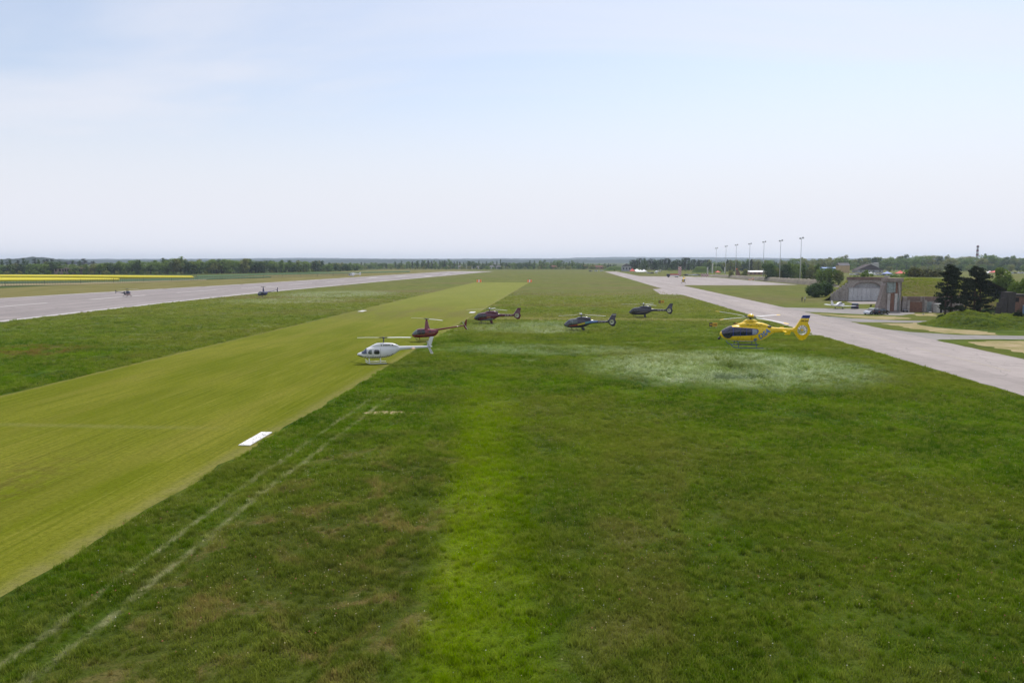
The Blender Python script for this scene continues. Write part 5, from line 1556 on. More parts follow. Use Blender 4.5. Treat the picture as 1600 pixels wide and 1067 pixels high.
for px, tp, leaf, var, wd, lab in ((1345, 418.0, L_FRESH, 1, 0.72, "round green bush rising just over the shelter's flat top"), (1397, 424.5, L_GREEN, 2, 1.0, "green bush right of the shelter top"), (1416, 420.0, L_GREEN, 3, 0.9, "green bush at the left of the brownish thicket"), (1436, 413.5, L_BROWN, 4, 0.85, "large brownish green thicket over the bank"), (1452, 417.0, L_BROWN, 5, 0.8, "brownish thicket close to the taller pine")):
    tree("bush", 'bush', leaf, var, on_y(px, 436, Yb) * Vector((1, 1, 0)), on_y(px, tp, Yb).z, lab, "bush", "thicket behind the bank", wd, 1500)
# trees behind the spoil bank
rb_ = [(1199, 411.5, 'round', L_DARK, 'dark'), (1207, 414, 'round', L_GREEN, 'green'), (1215, 417.5, 'bush', L_OLIVE, 'olive'), (1225, 410.5, 'round', L_DARK, 'dark'), (1233, 409.5, 'tall', L_GREEN, 'green'), (1241, 412, 'round', L_GREEN, 'green'), (1256, 411.5, 'tall', L_FRESH, 'fresh green'), (1265, 409.5, 'round', L_OLIVE, 'olive'), (1276, 412.5, 'tall', L_FRESH, 'fresh green'), (1284, 417, 'round', L_GREEN, 'green'), (1297, 419.5, 'round', L_FRESH, 'fresh green'), (1310, 420.5, 'round', L_OLIVE, 'olive'), (1142, 421, 'bush', L_OLIVE, 'olive'), (1163, 419, 'bush', L_OLIVE, 'olive'), (1239, 431, 'bush', L_DARK, 'low dark')]
for k, (px, tp, kd, lf, w) in enumerate(rb_):
    Yt = 480.0 if px > 1180 else 560.0
    if px == 1239: Yt = 445.0
    if px > 1280: Yt = 380.0
    q = on_y(px, 440, Yt) * Vector((1, 1, 0)); h = on_y(px, tp, Yt).z
    lab = {1239: "low dark bush on the crest of the spoil bank", 1142: "rounded olive bush between the farther masts", 1163: "olive bush beside the rust orange ramp", 1215: "olive bush between two darker trees behind the bank"}.get(px, "%s tree behind the spoil bank, %s along the row" % (w, ["first", "second", "third", "fourth", "fifth", "sixth", "seventh", "eighth", "ninth", "tenth", "eleventh", "last"][min(k, 11)]))
    tree("tree" if kd != 'bush' else "bush", kd, lf, 1 + k % 5, q, h, lab, "tree" if kd != 'bush' else "bush", "trees behind the spoil bank", 0.62 if kd == 'bush' else 0.95, 1100)

# long treelines: individual trees, look-alikes share a label within their group
rt = random.Random(77)
NAMES = {'round': 'broadleaf_tree', 'tall': 'broadleaf_tree', 'poplar': 'poplar_tree', 'spruce': 'conifer_tree', 'pinetree': 'pine_tree', 'bush': 'bush'}
WORD = {L_GREEN.name: 'mid green', L_OLIVE.name: 'olive green', L_FRESH.name: 'fresh green', L_DARK.name: 'dark green', L_PINE.name: 'blackish green', L_BROWN.name: 'brownish'}
ORD = ("first second third fourth fifth sixth seventh eighth ninth tenth eleventh twelfth thirteenth fourteenth fifteenth sixteenth seventeenth eighteenth nineteenth twentieth "
       "twenty-first twenty-second twenty-third twenty-fourth twenty-fifth twenty-sixth twenty-seventh twenty-eighth twenty-ninth thirtieth thirty-first thirty-second thirty-third thirty-fourth thirty-fifth thirty-sixth thirty-seventh thirty-eighth thirty-ninth fortieth forty-first forty-second forty-third forty-fourth forty-fifth forty-sixth forty-seventh forty-eighth forty-ninth fiftieth fifty-first fifty-second fifty-third fifty-fourth fifty-fifth").split()
def treeline(x0, x1, step, base_fn, top_fn, kinds, place, group, jit=1.2, wide=(0.8, 1.2), n=420):
    px = x0; made = {}
    while px < x1:
        kd, lf = rt.choice(kinds)
        b = base_fn(px) + rt.uniform(-jit * .5, jit * .3)
        p = at(px + rt.uniform(-step * .4, step * .4), b)
        h = on_y(px, top_fn(px) + rt.gauss(0, 1.3), p.y).z
        h = max(3.0, h)
        kn = 'shrub' if kd == 'bush' else {'round': 'rounded tree', 'tall': 'upright tree', 'poplar': 'slim poplar', 'spruce': 'pointed conifer', 'pinetree': 'pine'}[kd]
        lab = "%s %s" % (WORD[lf.name], kn)
        t = tree(NAMES[kd], kd, lf, rt.randint(1, 4), p, h, lab, "bush" if kd == 'bush' else "tree", group, rt.uniform(*wide) * (0.8 if kd == 'bush' else 1.0), n)
        made.setdefault(lab, []).append((p.x / p.y, t))
        px += step * rt.uniform(.7, 1.3)
    for lab, ts in made.items():
        ts.sort(key=lambda q: q[0])
        for k, (_, t) in enumerate(ts):
            t['label'] = "%s %s" % (lab, place) if len(ts) == 1 else "%s %s from the left %s" % (ORD[min(k, 54)], lab, place)
def lerp_fn(pts):
    def f(x):
        if x <= pts[0][0]: return pts[0][1]
        for (a, ya), (b, yb_) in zip(pts, pts[1:]):
            if x <= b: return ya + (yb_ - ya) * (x - a) / (b - a)
        return pts[-1][1]
    return f
MIXB = [('round', L_GREEN), ('round', L_DARK), ('tall', L_GREEN), ('round', L_OLIVE), ('tall', L_OLIVE), ('round', L_GREEN), ('tall', L_DARK)]
# back row then front row beyond the rapeseed field
treeline(-60, 150, 9, lambda x: 425.2, lerp_fn([(0, 405.5), (60, 405), (120, 406.5), (150, 406)]), [('pinetree', L_PINE), ('tall', L_DARK), ('pinetree', L_PINE)], "in the back row beyond the rapeseed field", "back row of trees beyond the rapeseed field")
treeline(-60, 300, 5.6, lambda x: 428.4, lerp_fn([(-60, 413), (20, 414), (60, 411), (80, 408.5), (100, 416), (150, 413), (175, 407.5), (230, 408), (270, 404.5), (300, 407)]), MIXB, "in the treeline beyond the rapeseed field", "treeline beyond the rapeseed field", 1.2, (1.5, 2.2), 560)
treeline(-60, 300, 9, lambda x: 429.0, lerp_fn([(-60, 422), (300, 424)]), [('bush', L_FRESH), ('bush', L_OLIVE), ('bush', L_GREEN)], "at the foot of the rapeseed treeline", "shrubs beyond the rapeseed field", 0.6)
treeline(300, 440, 5.0, lerp_fn([(300, 428), (440, 425.8)]), lerp_fn([(300, 406.5), (345, 407), (385, 405.5), (410, 406), (440, 408.5)]), MIXB, "in the dense wood beyond the green field", "dense wood beyond the green field", 1.2, (1.5, 2.2), 560)
treeline(440, 560, 4.8, lerp_fn([(440, 425.4), (560, 423.0)]), lerp_fn([(440, 409), (480, 408), (510, 410), (560, 410.5)]), MIXB, "in the wood behind the small white helicopter", "wood behind the white helicopter", 1.2, (1.5, 2.2), 560)
treeline(300, 560, 10, lerp_fn([(300, 428.6), (560, 423.4)]), lerp_fn([(300, 424), (560, 419.5)]), [('bush', L_GREEN), ('bush', L_DARK), ('bush', L_OLIVE)], "at the green field's wood edge", "shrubs at the wood's edge", 0.6)
MIXF = [('tall', L_DARK), ('round', L_DARK), ('poplar', L_DARK), ('spruce', L_PINE), ('round', L_GREEN), ('poplar', L_DARK), ('tall', L_GREEN)]
treeline(560, 790, 5.2, lambda x: 420.2, lerp_fn([(560, 411), (640, 409), (690, 406.5), (720, 407.5), (760, 409), (775, 406.5), (790, 410)]), MIXF, "in the far treeline beyond the runway end", "far treeline beyond the runway end", 1.0, (1.6, 2.3), 260)
treeline(790, 960, 5.2, lambda x: 420.0, lerp_fn([(790, 411), (830, 407.5), (870, 406.5), (900, 409), (930, 412), (960, 411)]), MIXF, "among the far village houses", "trees among the far village", 1.0, (1.5, 2.1), 260)
treeline(560, 960, 5.5, lambda x: 419.4, lerp_fn([(560, 412), (690, 409.5), (780, 411), (860, 409.5), (960, 413)]), [('round', L_DARK), ('round', L_GREEN), ('round', L_DARK)], "in the far back wood", "far back wood", 0.4, (1.3, 1.9), 260)
treeline(560, 960, 6, lambda x: 420.8, lambda x: 415.0, [('bush', L_GREEN), ('bush', L_DARK), ('bush', L_OLIVE)], "in the far airfield hedge", "far hedge at the airfield end", 0.5, (0.9, 1.5), 260)
PW = [('spruce', L_PINE), ('spruce', L_DARK), ('pinetree', L_PINE), ('tall', L_DARK)]
treeline(984, 1110, 2.7, lambda x: 422.4, lerp_fn([(984, 408.5), (1000, 405), (1060, 406), (1110, 405.5)]), PW, "in the dark pine wood beyond the apron", "dark pine wood beyond the apron", 1.6, (1.9, 2.5), 300)
treeline(1100, 1205, 5.5, lambda x: 424.4, lerp_fn([(1100, 407), (1140, 405.5), (1160, 404), (1205, 408)]), MIXB + [('spruce', L_PINE)], "in the wood behind the farther masts", "wood behind the farther masts", 1.2, (1.5, 2.2), 420)
treeline(960, 1130, 11, lambda x: 424.0, lambda x: 419.5, [('bush', L_OLIVE), ('bush', L_GREEN)], "scattered on the rough ground beyond the apron", "shrubs beyond the apron", 0.8, (0.8, 1.2), 260)
treeline(1200, 1420, 6.5, lambda x: 421.6, lerp_fn([(1200, 407), (1260, 404), (1290, 402), (1320, 400.5), (1345, 403), (1375, 401), (1400, 402), (1420, 399)]), MIXB, "in the wood behind the blue halls", "wood behind the blue halls", 1.4, (1.4, 2.0), 560)
treeline(1400, 1660, 6.5, lambda x: 421.8, lerp_fn([(1400, 401.5), (1412, 398.5), (1450, 401), (1480, 399.5), (1520, 402), (1540, 399), (1560, 401), (1600, 403), (1660, 403)]), MIXB, "in the wood beyond the red tents", "wood beyond the red tents", 1.4, (1.4, 2.0), 560)
treeline(1200, 1660, 9, lambda x: 424.8, lambda x: 413, [('round', L_GREEN), ('bush', L_GREEN), ('bush', L_OLIVE), ('round', L_DARK), ('bush', L_DARK)], "edging the show ground woods", "near edge of the show ground woods", 1.2, (0.9, 1.3))
for px, tp in ((1538, 396.0), (1549, 398.5)):
    p = at(px, 420.5); tree("poplar_tree", 'poplar', L_DARK, 2, p, on_y(px, tp, p.y).z, {1538: "tall dark poplar just right of the chimney", 1549: "second dark poplar right of the chimney"}[px], "tree", None, 1.6, 500)
# ------------------------------------------------------------------ helicopters (nose towards +x, z = 0 under the skids)
# ---- twin-engined light helicopter with shrouded tail fan
def make_twin(label, group=None, m_main=None, detail=True, phase=35.0, pitch_tilt=(0.02, 0.0)):
    t = thing("helicopter", label, "helicopter", group=group)
    Y_ = m_main or paint("yellow_paint", (0.86, 0.57, 0.004), 0.28, 0, 0.5, 0.35, 0.06)
    B_ = paint("royal_blue_paint", (0.022, 0.034, 0.22), 0.3, 0, 0.5, 0.3)
    LB = paint("light_blue_lettering", (0.06, 0.22, 0.58), 0.4)
    GB = paint("blue_grey_skid", (0.075, 0.12, 0.20), 0.45, 0.2)
    xr = 3.35
    b = Body([(0, 1.34, 1.52, 0.06), (0.12, 1.18, 1.70, 0.26), (0.35, 0.98, 1.90, 0.46), (0.8, 0.82, 2.18, 0.66), (1.4, 0.72, 2.42, 0.76), (2.0, 0.69, 2.52, 0.79), (3.2, 0.67, 2.56, 0.80), (4.2, 0.70, 2.58, 0.79), (4.8, 0.86, 2.54, 0.74), (5.3, 1.18, 2.44, 0.62), (5.8, 1.52, 2.34, 0.42), (6.2, 1.68, 2.29, 0.30), (7.0, 1.74, 2.26, 0.23), (8.5, 1.82, 2.20, 0.17)], xr, 2.6)
    b.hull("fuselage", Y_, t)
    c = Body([(1.75, 2.36, 2.44, 0.22), (2.1, 2.34, 2.66, 0.40), (2.6, 2.32, 2.84, 0.50), (3.4, 2.3, 2.92, 0.55), (4.3, 2.28, 2.86, 0.56), (5.0, 2.25, 2.72, 0.50), (5.5, 2.2, 2.50, 0.38), (5.75, 2.2, 2.34, 0.25)], xr, 2.6, 0.35)
    cw = c.hull("engine_cowling", Y_, t)
    f = Body([(2.45, 2.74, 2.80, 0.10), (2.75, 2.74, 3.06, 0.26), (3.05, 2.74, 3.17, 0.33), (3.6, 2.74, 3.17, 0.33), (3.95, 2.74, 3.08, 0.28), (4.3, 2.74, 2.82, 0.12)], xr, 3.0, 0.3)
    f.hull("mast_fairing", Y_, t)
    # glazing: painted surround, then panes
    for sd in (1, -1):
        b.side("window_surround", B_, t, [1.22, 1.5, 2.5, 3.6, 4.0, 4.12], [1.32, 1.34, 1.40, 1.48, 1.62, 1.84], [2.30, 2.31, 2.27, 2.20, 2.16, 2.06], (sd,), 0.012)
        for s0, s1, l0, l1, h0, h1 in ((1.38, 2.08, 1.40, 1.44, 2.25, 2.24), (2.16, 2.74, 1.45, 1.48, 2.23, 2.20), (2.84, 3.36, 1.49, 1.52, 2.19, 2.17)):
            b.side("side_window", G_BLUE, t, [s0, s1], [l0, l1], [h0, h1], (sd,), 0.024)
        b.side("side_window", paint("opaque_pale_pane", (0.30, 0.33, 0.42), 0.25), t, [3.44, 3.9, 4.0], [1.54, 1.60, 1.72], [2.15, 2.10, 2.02], (sd,), 0.024)
    b.side("windscreen", G_BLUE, t, [0.16, 0.4, 0.8, 1.0, 1.26], [1.50, 1.16, 1.02, 1.06, 1.34], None, (1, -1), 0.016, 12, True)
    if detail:
        b.text("lettering", "DSA", LB, t, 4.36, 0.98, 0.80, R(37), 1, 0.03, 0.12, 0.95)
        b.text("lettering", "DSA", LB, t, 5.66, 1.86, 0.80, R(-37), -1, 0.03, 0.12, 0.95)
        # six-armed medical star
        for sd in (1, -1):
            bm = bmesh.new()
            for k in range(3):
                a = k * math.pi / 3 + math.pi / 2
                ca, sa = math.cos(a), math.sin(a)
                vs = []
                for u, w in ((-0.2, -0.062), (0.2, -0.062), (0.2, 0.062), (-0.2, 0.062)):
                    s_, z_ = 3.86 + u * ca - w * sa, 0.96 + u * sa + w * ca
                    vs.append(bm.verts.new((xr - s_, sd * (b.half(s_, z_) + 0.03 + k * 0.002), z_)))
                bm.faces.new(vs)
            bm_obj("medical_star", bm, LB, t)
        # cowling vents and panel marks
        for s0, z0, w, h in ((2.8, 2.60, 0.30, 0.06), (3.2, 2.52, 0.18, 0.05), (3.9, 2.64, 0.12, 0.09), (4.1, 2.52, 0.10, 0.07), (4.32, 2.62, 0.26, 0.05), (4.25, 2.40, 0.10, 0.06)):
            for sd in (1, -1):
                c.side("vent", M_SEAM, cw, [s0, s0 + w], [z0, z0], [z0 + h, z0 + h], (sd,), 0.012, 2)
        for s0 in (2.12, 3.40):
            b.side("door_seam", M_SEAM, t, [s0, s0 + 0.02], [0.95, 0.95], [1.40, 1.40], (1,), 0.012, 3)
        f.side("vent", M_SEAM, t, [3.1, 3.6], [2.93, 2.93], [2.98, 2.98], (1, -1), 0.01, 2)
    for sd in (1, -1):
        bm = bmesh.new(); tube(bm, [(xr - 5.0, sd * 0.30, 2.42), (xr - 5.4, sd * 0.40, 2.42), (xr - 5.62, sd * 0.46, 2.44)], [0.12, 0.12, 0.11], 12)
        bm_obj("exhaust", bm, M_HUB, t, True)
    fin = [(8.2, 2.24), (8.42, 2.34), (9.02, 3.40), (9.92, 3.40), (9.78, 2.85), (9.90, 2.70), (10.18, 2.02), (10.05, 1.62), (9.66, 1.02), (9.30, 0.86), (9.02, 0.90), (8.74, 1.18), (8.34, 1.72)]
    plate("tail_fin", Y_, t, fin, xr, 0.15, ((9.22, 2.05), 0.52), taper=lambda u, v: 1.0 if abs(v - 2.05) < 0.9 else 0.55)
    top = plate("fin_tip", B_, t, [(9.03, 3.42), (9.2, 3.73), (10.0, 3.75), (9.93, 3.42)], xr, 0.085)
    fan(t, xr, (9.22, 2.05), 0.52, Y_, paint("fan_grey", (0.55, 0.55, 0.54), 0.4), 10, paint("fan_ring_pale", (0.62, 0.60, 0.52), 0.4), 0.15)
    if detail:
        cu = Body([(8.5, 2.8, 3.4, 0.12), (10.4, 2.8, 3.4, 0.12)], xr, 6)
        cu.text("registration", "OK-DSC", M_BLACK, t, 8.98, 3.02, 0.24, 0, 1, 0.03)
    stabiliser(t, Y_, xr, 7.1, 1.94, 2.5, 0.42, 0.5, 0.05, None, 0.0)
    skids(t, xr, 1.0, 1.05, 4.75, (1.95, 3.95), 0.70, GB, 0.05, 0.42)
    for sd in (1, -1):
        box_obj("step", M_BLACK, t, xr - 4.2, xr - 1.7, sd * 0.9 - 0.09, sd * 0.9 + 0.09, 0.44, 0.48, 0.01)
    bm = bmesh.new(); bmesh.ops.create_icosphere(bm, subdivisions=2, radius=0.16, matrix=Matrix.Translation((xr + 0.05, 0, 0.92))); bm_obj("camera_ball", bm, M_BLACK, t, True)
    tube_obj("camera_bracket", M_BLACK, t, [(xr + 0.05, 0, 0.98), (xr - 0.12, 0, 1.22)], 0.06)
    rotor(t, 3.42, 5.1, [R(phase + 90 * k) for k in range(4)], M_HUB, M_BLADE, 0.29, 0.16, 0.03, paint("yellow_blade_tip", (0.80, 0.50, 0.05), 0.4), pitch_tilt, (Y_, 0.36, 0.06), 3.0, 0.12)
    return t

# ---- long-boomed helicopter with two-bladed rotor
def make_long(label, group=None):
    t = thing("helicopter", label, "helicopter", group=group)
    W = paint("white_aircraft_paint", (0.72, 0.72, 0.73), 0.3, 0, 0.5, 0.3, 0.05)
    xr = 3.30
    b = Body([(0, 1.08, 1.22, 0.05), (0.15, 0.98, 1.32, 0.28), (0.4, 0.86, 1.40, 0.44), (0.75, 0.74, 1.56, 0.58), (1.2, 0.64, 1.93, 0.66), (1.6, 0.61, 2.08, 0.68), (2.2, 0.60, 2.16, 0.68), (3.2, 0.64, 2.18, 0.66), (4.0, 0.78, 2.14, 0.58), (4.6, 1.04, 2.10, 0.44), (5.1, 1.38, 2.07, 0.31), (5.5, 1.55, 2.06, 0.25), (7.0, 1.66, 2.05, 0.19), (9.1, 1.76, 2.02, 0.13)], xr, 2.5)
    b.hull("fuselage", W, t)
    c = Body([(1.55, 2.0, 2.08, 0.20), (2.0, 1.98, 2.32, 0.34), (2.5, 1.96, 2.52, 0.38), (3.2, 1.96, 2.55, 0.38), (4.3, 1.96, 2.48, 0.36), (4.8, 1.98, 2.34, 0.30), (5.25, 2.0, 2.10, 0.16)], xr, 2.8, 0.35)
    cw = c.hull("engine_cowling", W, t)
    b.side("windscreen", glass_mat("cockpit_glass_sky", (0.020, 0.032, 0.065)), t, [0.52, 0.8, 1.16], [1.30, 1.24, 1.26], None, (1, -1), 0.014, 10, True)
    b.side("windscreen_post", W, t, [1.16, 1.25], [1.2, 1.2], None, (1, -1), 0.02, 8, True)
    for sd in (1, -1):
        b.side("side_window", G_GREY, t, [1.34, 1.42, 1.62, 1.78], [1.30, 1.24, 1.20, 1.20], [1.52, 1.68, 1.76, 1.74], (sd,), 0.014)
        b.side("side_window", G_DARK, t, [2.06, 2.14, 2.66, 2.74], [1.24, 1.18, 1.18, 1.26], [1.66, 1.74, 1.72, 1.62], (sd,), 0.014)
        b.side("nose_trim", M_BLACK, t, [0.04, 0.25, 0.6, 0.75], [0.9, 0.9, 0.78, 0.74], [1.10, 1.08, 0.96, 0.86], (sd,), 0.012, 3)
        # slanting dark stripes along the belly
        for k in range(12):
            s0 = 0.80 + k * 0.30
            ob = bmesh.new(); rows = []
            for q in range(7):
                w = q / 6; a_ = s0 + 0.26 * w
                z_ = b.sec(a_)[0] + 0.015 + 0.26 * w * (1.0 if k % 3 else 1.15)
                rows.append([ob.verts.new((xr - a_ - e_, sd * (b.half(a_ + e_, max(z_, b.sec(a_ + e_)[0] + .004)) + 0.016), z_)) for e_ in (0, 0.115 * (1 - w * .5))])
            for A_, B_ in zip(rows, rows[1:]): ob.faces.new((A_[0], A_[1], B_[1], B_[0]))
            bm_obj("belly_stripe", ob, M_BLACK, t)
        c.side("cowling_trim", M_BLACK, cw, [2.1, 2.7, 3.2], [2.02, 2.00, 1.98], [2.07, 2.06, 2.08], (sd,), 0.016, 2)
        for s0, w in ((2.92, 0.14), (3.22, 0.16), (3.42, 0.14), (3.60, 0.14), (3.78, 0.14), (3.96, 0.13), (4.30, 0.16)):
            c.side("cowling_marking", paint("faded_black_lettering", (0.06, 0.06, 0.065), 0.5), cw, [s0, s0 + w], [2.20, 2.20], [2.34, 2.34], (sd,), 0.014, 2)
        for s0 in (1.28, 1.92, 2.84):
            b.side("door_seam", M_SEAM, t, [s0, s0 + 0.02], [0.8, 0.8], [1.95, 1.95], (sd,), 0.01, 5)
    plate("tail_fin", W, t, [(8.78, 2.02), (9.16, 3.12), (9.40, 3.18), (9.66, 3.15), (9.52, 2.7), (9.30, 2.02), (9.22, 1.76), (9.62, 1.02), (9.46, 0.96), (9.24, 1.02), (8.92, 1.76)], xr, 0.06)
    tube_obj("tail_cone", W, t, [(xr - 9.0, 0, 1.90), (xr - 9.35, 0, 1.90), (xr - 9.5, 0, 1.90)], [0.13, 0.08, 0.02], 10)
    gb = tube_obj("tail_gearbox", M_HUB, t, [(xr - 9.05, 0, 1.92), (xr - 9.05, 0.36, 1.92)], 0.06)
    for a in (R(70), R(250)):
        d = Vector((math.cos(a), 0, math.sin(a))); n_ = Vector((-math.sin(a), 0, math.cos(a))) * 0.065
        o = Vector((xr - 9.05, 0.36, 1.92)); bm = bmesh.new()
        vs = [bm.verts.new(o + d * r_ + n_ * k_ + Vector((0, yy, 0))) for r_ in (0.05, 0.82) for k_ in (-1, 1) for yy in (-0.012, 0.012)]
        for f in ((0, 1, 3, 2), (4, 6, 7, 5), (0, 4, 5, 1), (2, 3, 7, 6), (0, 2, 6, 4), (1, 5, 7, 3)): bm.faces.new([vs[i] for i in f])
        bm_obj("tail_rotor_blade", bm, M_BLADE, gb)
    stabiliser(t, paint("orange_stabiliser", (0.62, 0.40, 0.27), 0.4), xr, 7.0, 1.80, 2.0, 0.42)
    skids(t, xr, 0.92, 1.0, 3.6, (1.45, 2.85), 0.66, W, 0.05, 0.3)
    for s0 in (2.62, 4.9):
        tube_obj("aerial", M_BLACK, t, [(xr - s0 - 0.02, 0, 2.3), (xr - s0 + 0.02, 0, 2.68 if s0 < 4 else 2.46)], 0.035)
    rotor(t, 3.20, 5.08, [R(-52), R(128)], M_HUB, M_BLADE_W, 0.33, 0.10, 0.02, None, (0, 0.09), None, 2.45, 0.075)
    return t

# ---- light helicopter with a tall tapered mast fairing
def make_tall(label, m_main, m_stripe, group=None, rot=(120, 300)):
    t = thing("helicopter", label, "helicopter", group=group)
    xr = 2.45
    b = Body([(0, 0.84, 1.00, 0.06), (0.12, 0.66, 1.18, 0.30), (0.35, 0.52, 1.42, 0.48), (0.7, 0.44, 1.70, 0.60), (1.1, 0.42, 1.87, 0.64), (1.7, 0.42, 1.90, 0.65), (2.3, 0.42, 1.86, 0.64), (2.9, 0.44, 1.78, 0.58), (3.4, 0.52, 1.72, 0.48), (3.8, 0.68, 1.68, 0.36), (4.05, 0.92, 1.66, 0.26), (4.25, 1.18, 1.66, 0.17)], xr, 2.6)
    b.hull("fuselage", m_main, t)
    bm = bmesh.new(); tube(bm, [(xr - 3.5, 0, 1.55), (xr - 4.3, 0, 1.60), (xr - 6.5, 0, 1.84), (xr - 8.55, 0, 2.06)], [0.20, 0.155, 0.115, 0.08], 14)
    bm_obj("tail_boom", bm, m_main, t, True)
    if m_stripe:
        bm = bmesh.new()
        for sd in (1, -1):
            b.side("side_stripe", m_stripe, t, [0.85, 1.6, 2.6, 3.7], [0.88, 0.90, 0.95, 1.05], [0.93, 0.96, 1.03, 1.15], (sd,), 0.012, 2)
        bm.free()
    # mast fairing
    bm = bmesh.new(); rings = []
    for z, s0, s1, w in ((1.74, 2.02, 3.02, 0.16), (2.0, 2.08, 2.86, 0.14), (2.6, 2.17, 2.72, 0.10), (3.1, 2.26, 2.62, 0.07), (3.32, 2.32, 2.56, 0.055)):
        cx, hx = xr - (s0 + s1) / 2, (s1 - s0) / 2
        rings.append([bm.verts.new((cx + hx * math.cos(k * 2 * math.pi / 14), w * math.sin(k * 2 * math.pi / 14), z)) for k in range(14)])
    for A, B in zip(rings, rings[1:]):
        for k in range(14): bm.faces.new((A[k], A[(k + 1) % 14], B[(k + 1) % 14], B[k]))
    bm.faces.new(rings[-1])
    bm_obj("mast_fairing", bm, m_main, t, True)
    b.side("windscreen", G_GREY, t, [0.10, 0.3, 0.6, 0.86], [1.02, 0.98, 0.98, 1.02], None, (1, -1), 0.014, 10, True)
    for sd in (1, -1):
        b.side("side_window", G_DARK, t, [0.90, 1.0, 1.42], [1.06, 1.02, 1.02], [1.70, 1.76, 1.77], (sd,), 0.014)
        b.side("side_window", G_DARK, t, [1.50, 1.98, 2.10], [1.02, 1.04, 1.16], [1.77, 1.74, 1.62], (sd,), 0.014)
        for s0 in (0.88, 1.45):
            b.side("door_seam", M_SEAM, t, [s0, s0 + 0.02], [0.55, 0.55], [1.8, 1.8], (sd,), 0.01, 5)
        b.side("air_intake", M_SEAM, t, [2.7, 3.1], [1.30, 1.32], [1.50, 1.50], (sd,), 0.012, 2)
    plate("tail_fin", m_main, t, [(8.25, 1.98), (8.42, 2.14), (8.78, 3.02), (8.98, 3.04), (8.88, 2.3), (8.84, 1.94), (8.92, 1.42), (8.78, 1.36), (8.52, 1.6), (8.40, 1.92)], xr, 0.03)
    stabiliser(t, m_main, xr, 8.35, 2.0, 0.95, 0.30)
    gb = tube_obj("tail_gearbox", M_HUB, t, [(xr - 8.6, 0, 2.05), (xr - 8.6, 0.28, 2.05)], 0.05)
    for a in (R(60), R(240)):
        d = Vector((math.cos(a), 0, math.sin(a))); o = Vector((xr - 8.6, 0.28, 2.05))
        tube_obj("tail_rotor_blade", M_BLADE, gb, [o + d * 0.05, o + d * 0.74], 0.04, 4)
    skids(t, xr, 0.98, 0.55, 3.2, (1.2, 2.75), 0.46, M_BLACK, 0.04, 0.22, 0.3, m_main)
    rotor(t, 3.40, 5.03, [R(a) for a in rot], M_HUB, M_BLADE, 0.25, 0.16, 0.025, None, (0, 0), None, 3.2, 0.05)
    return t

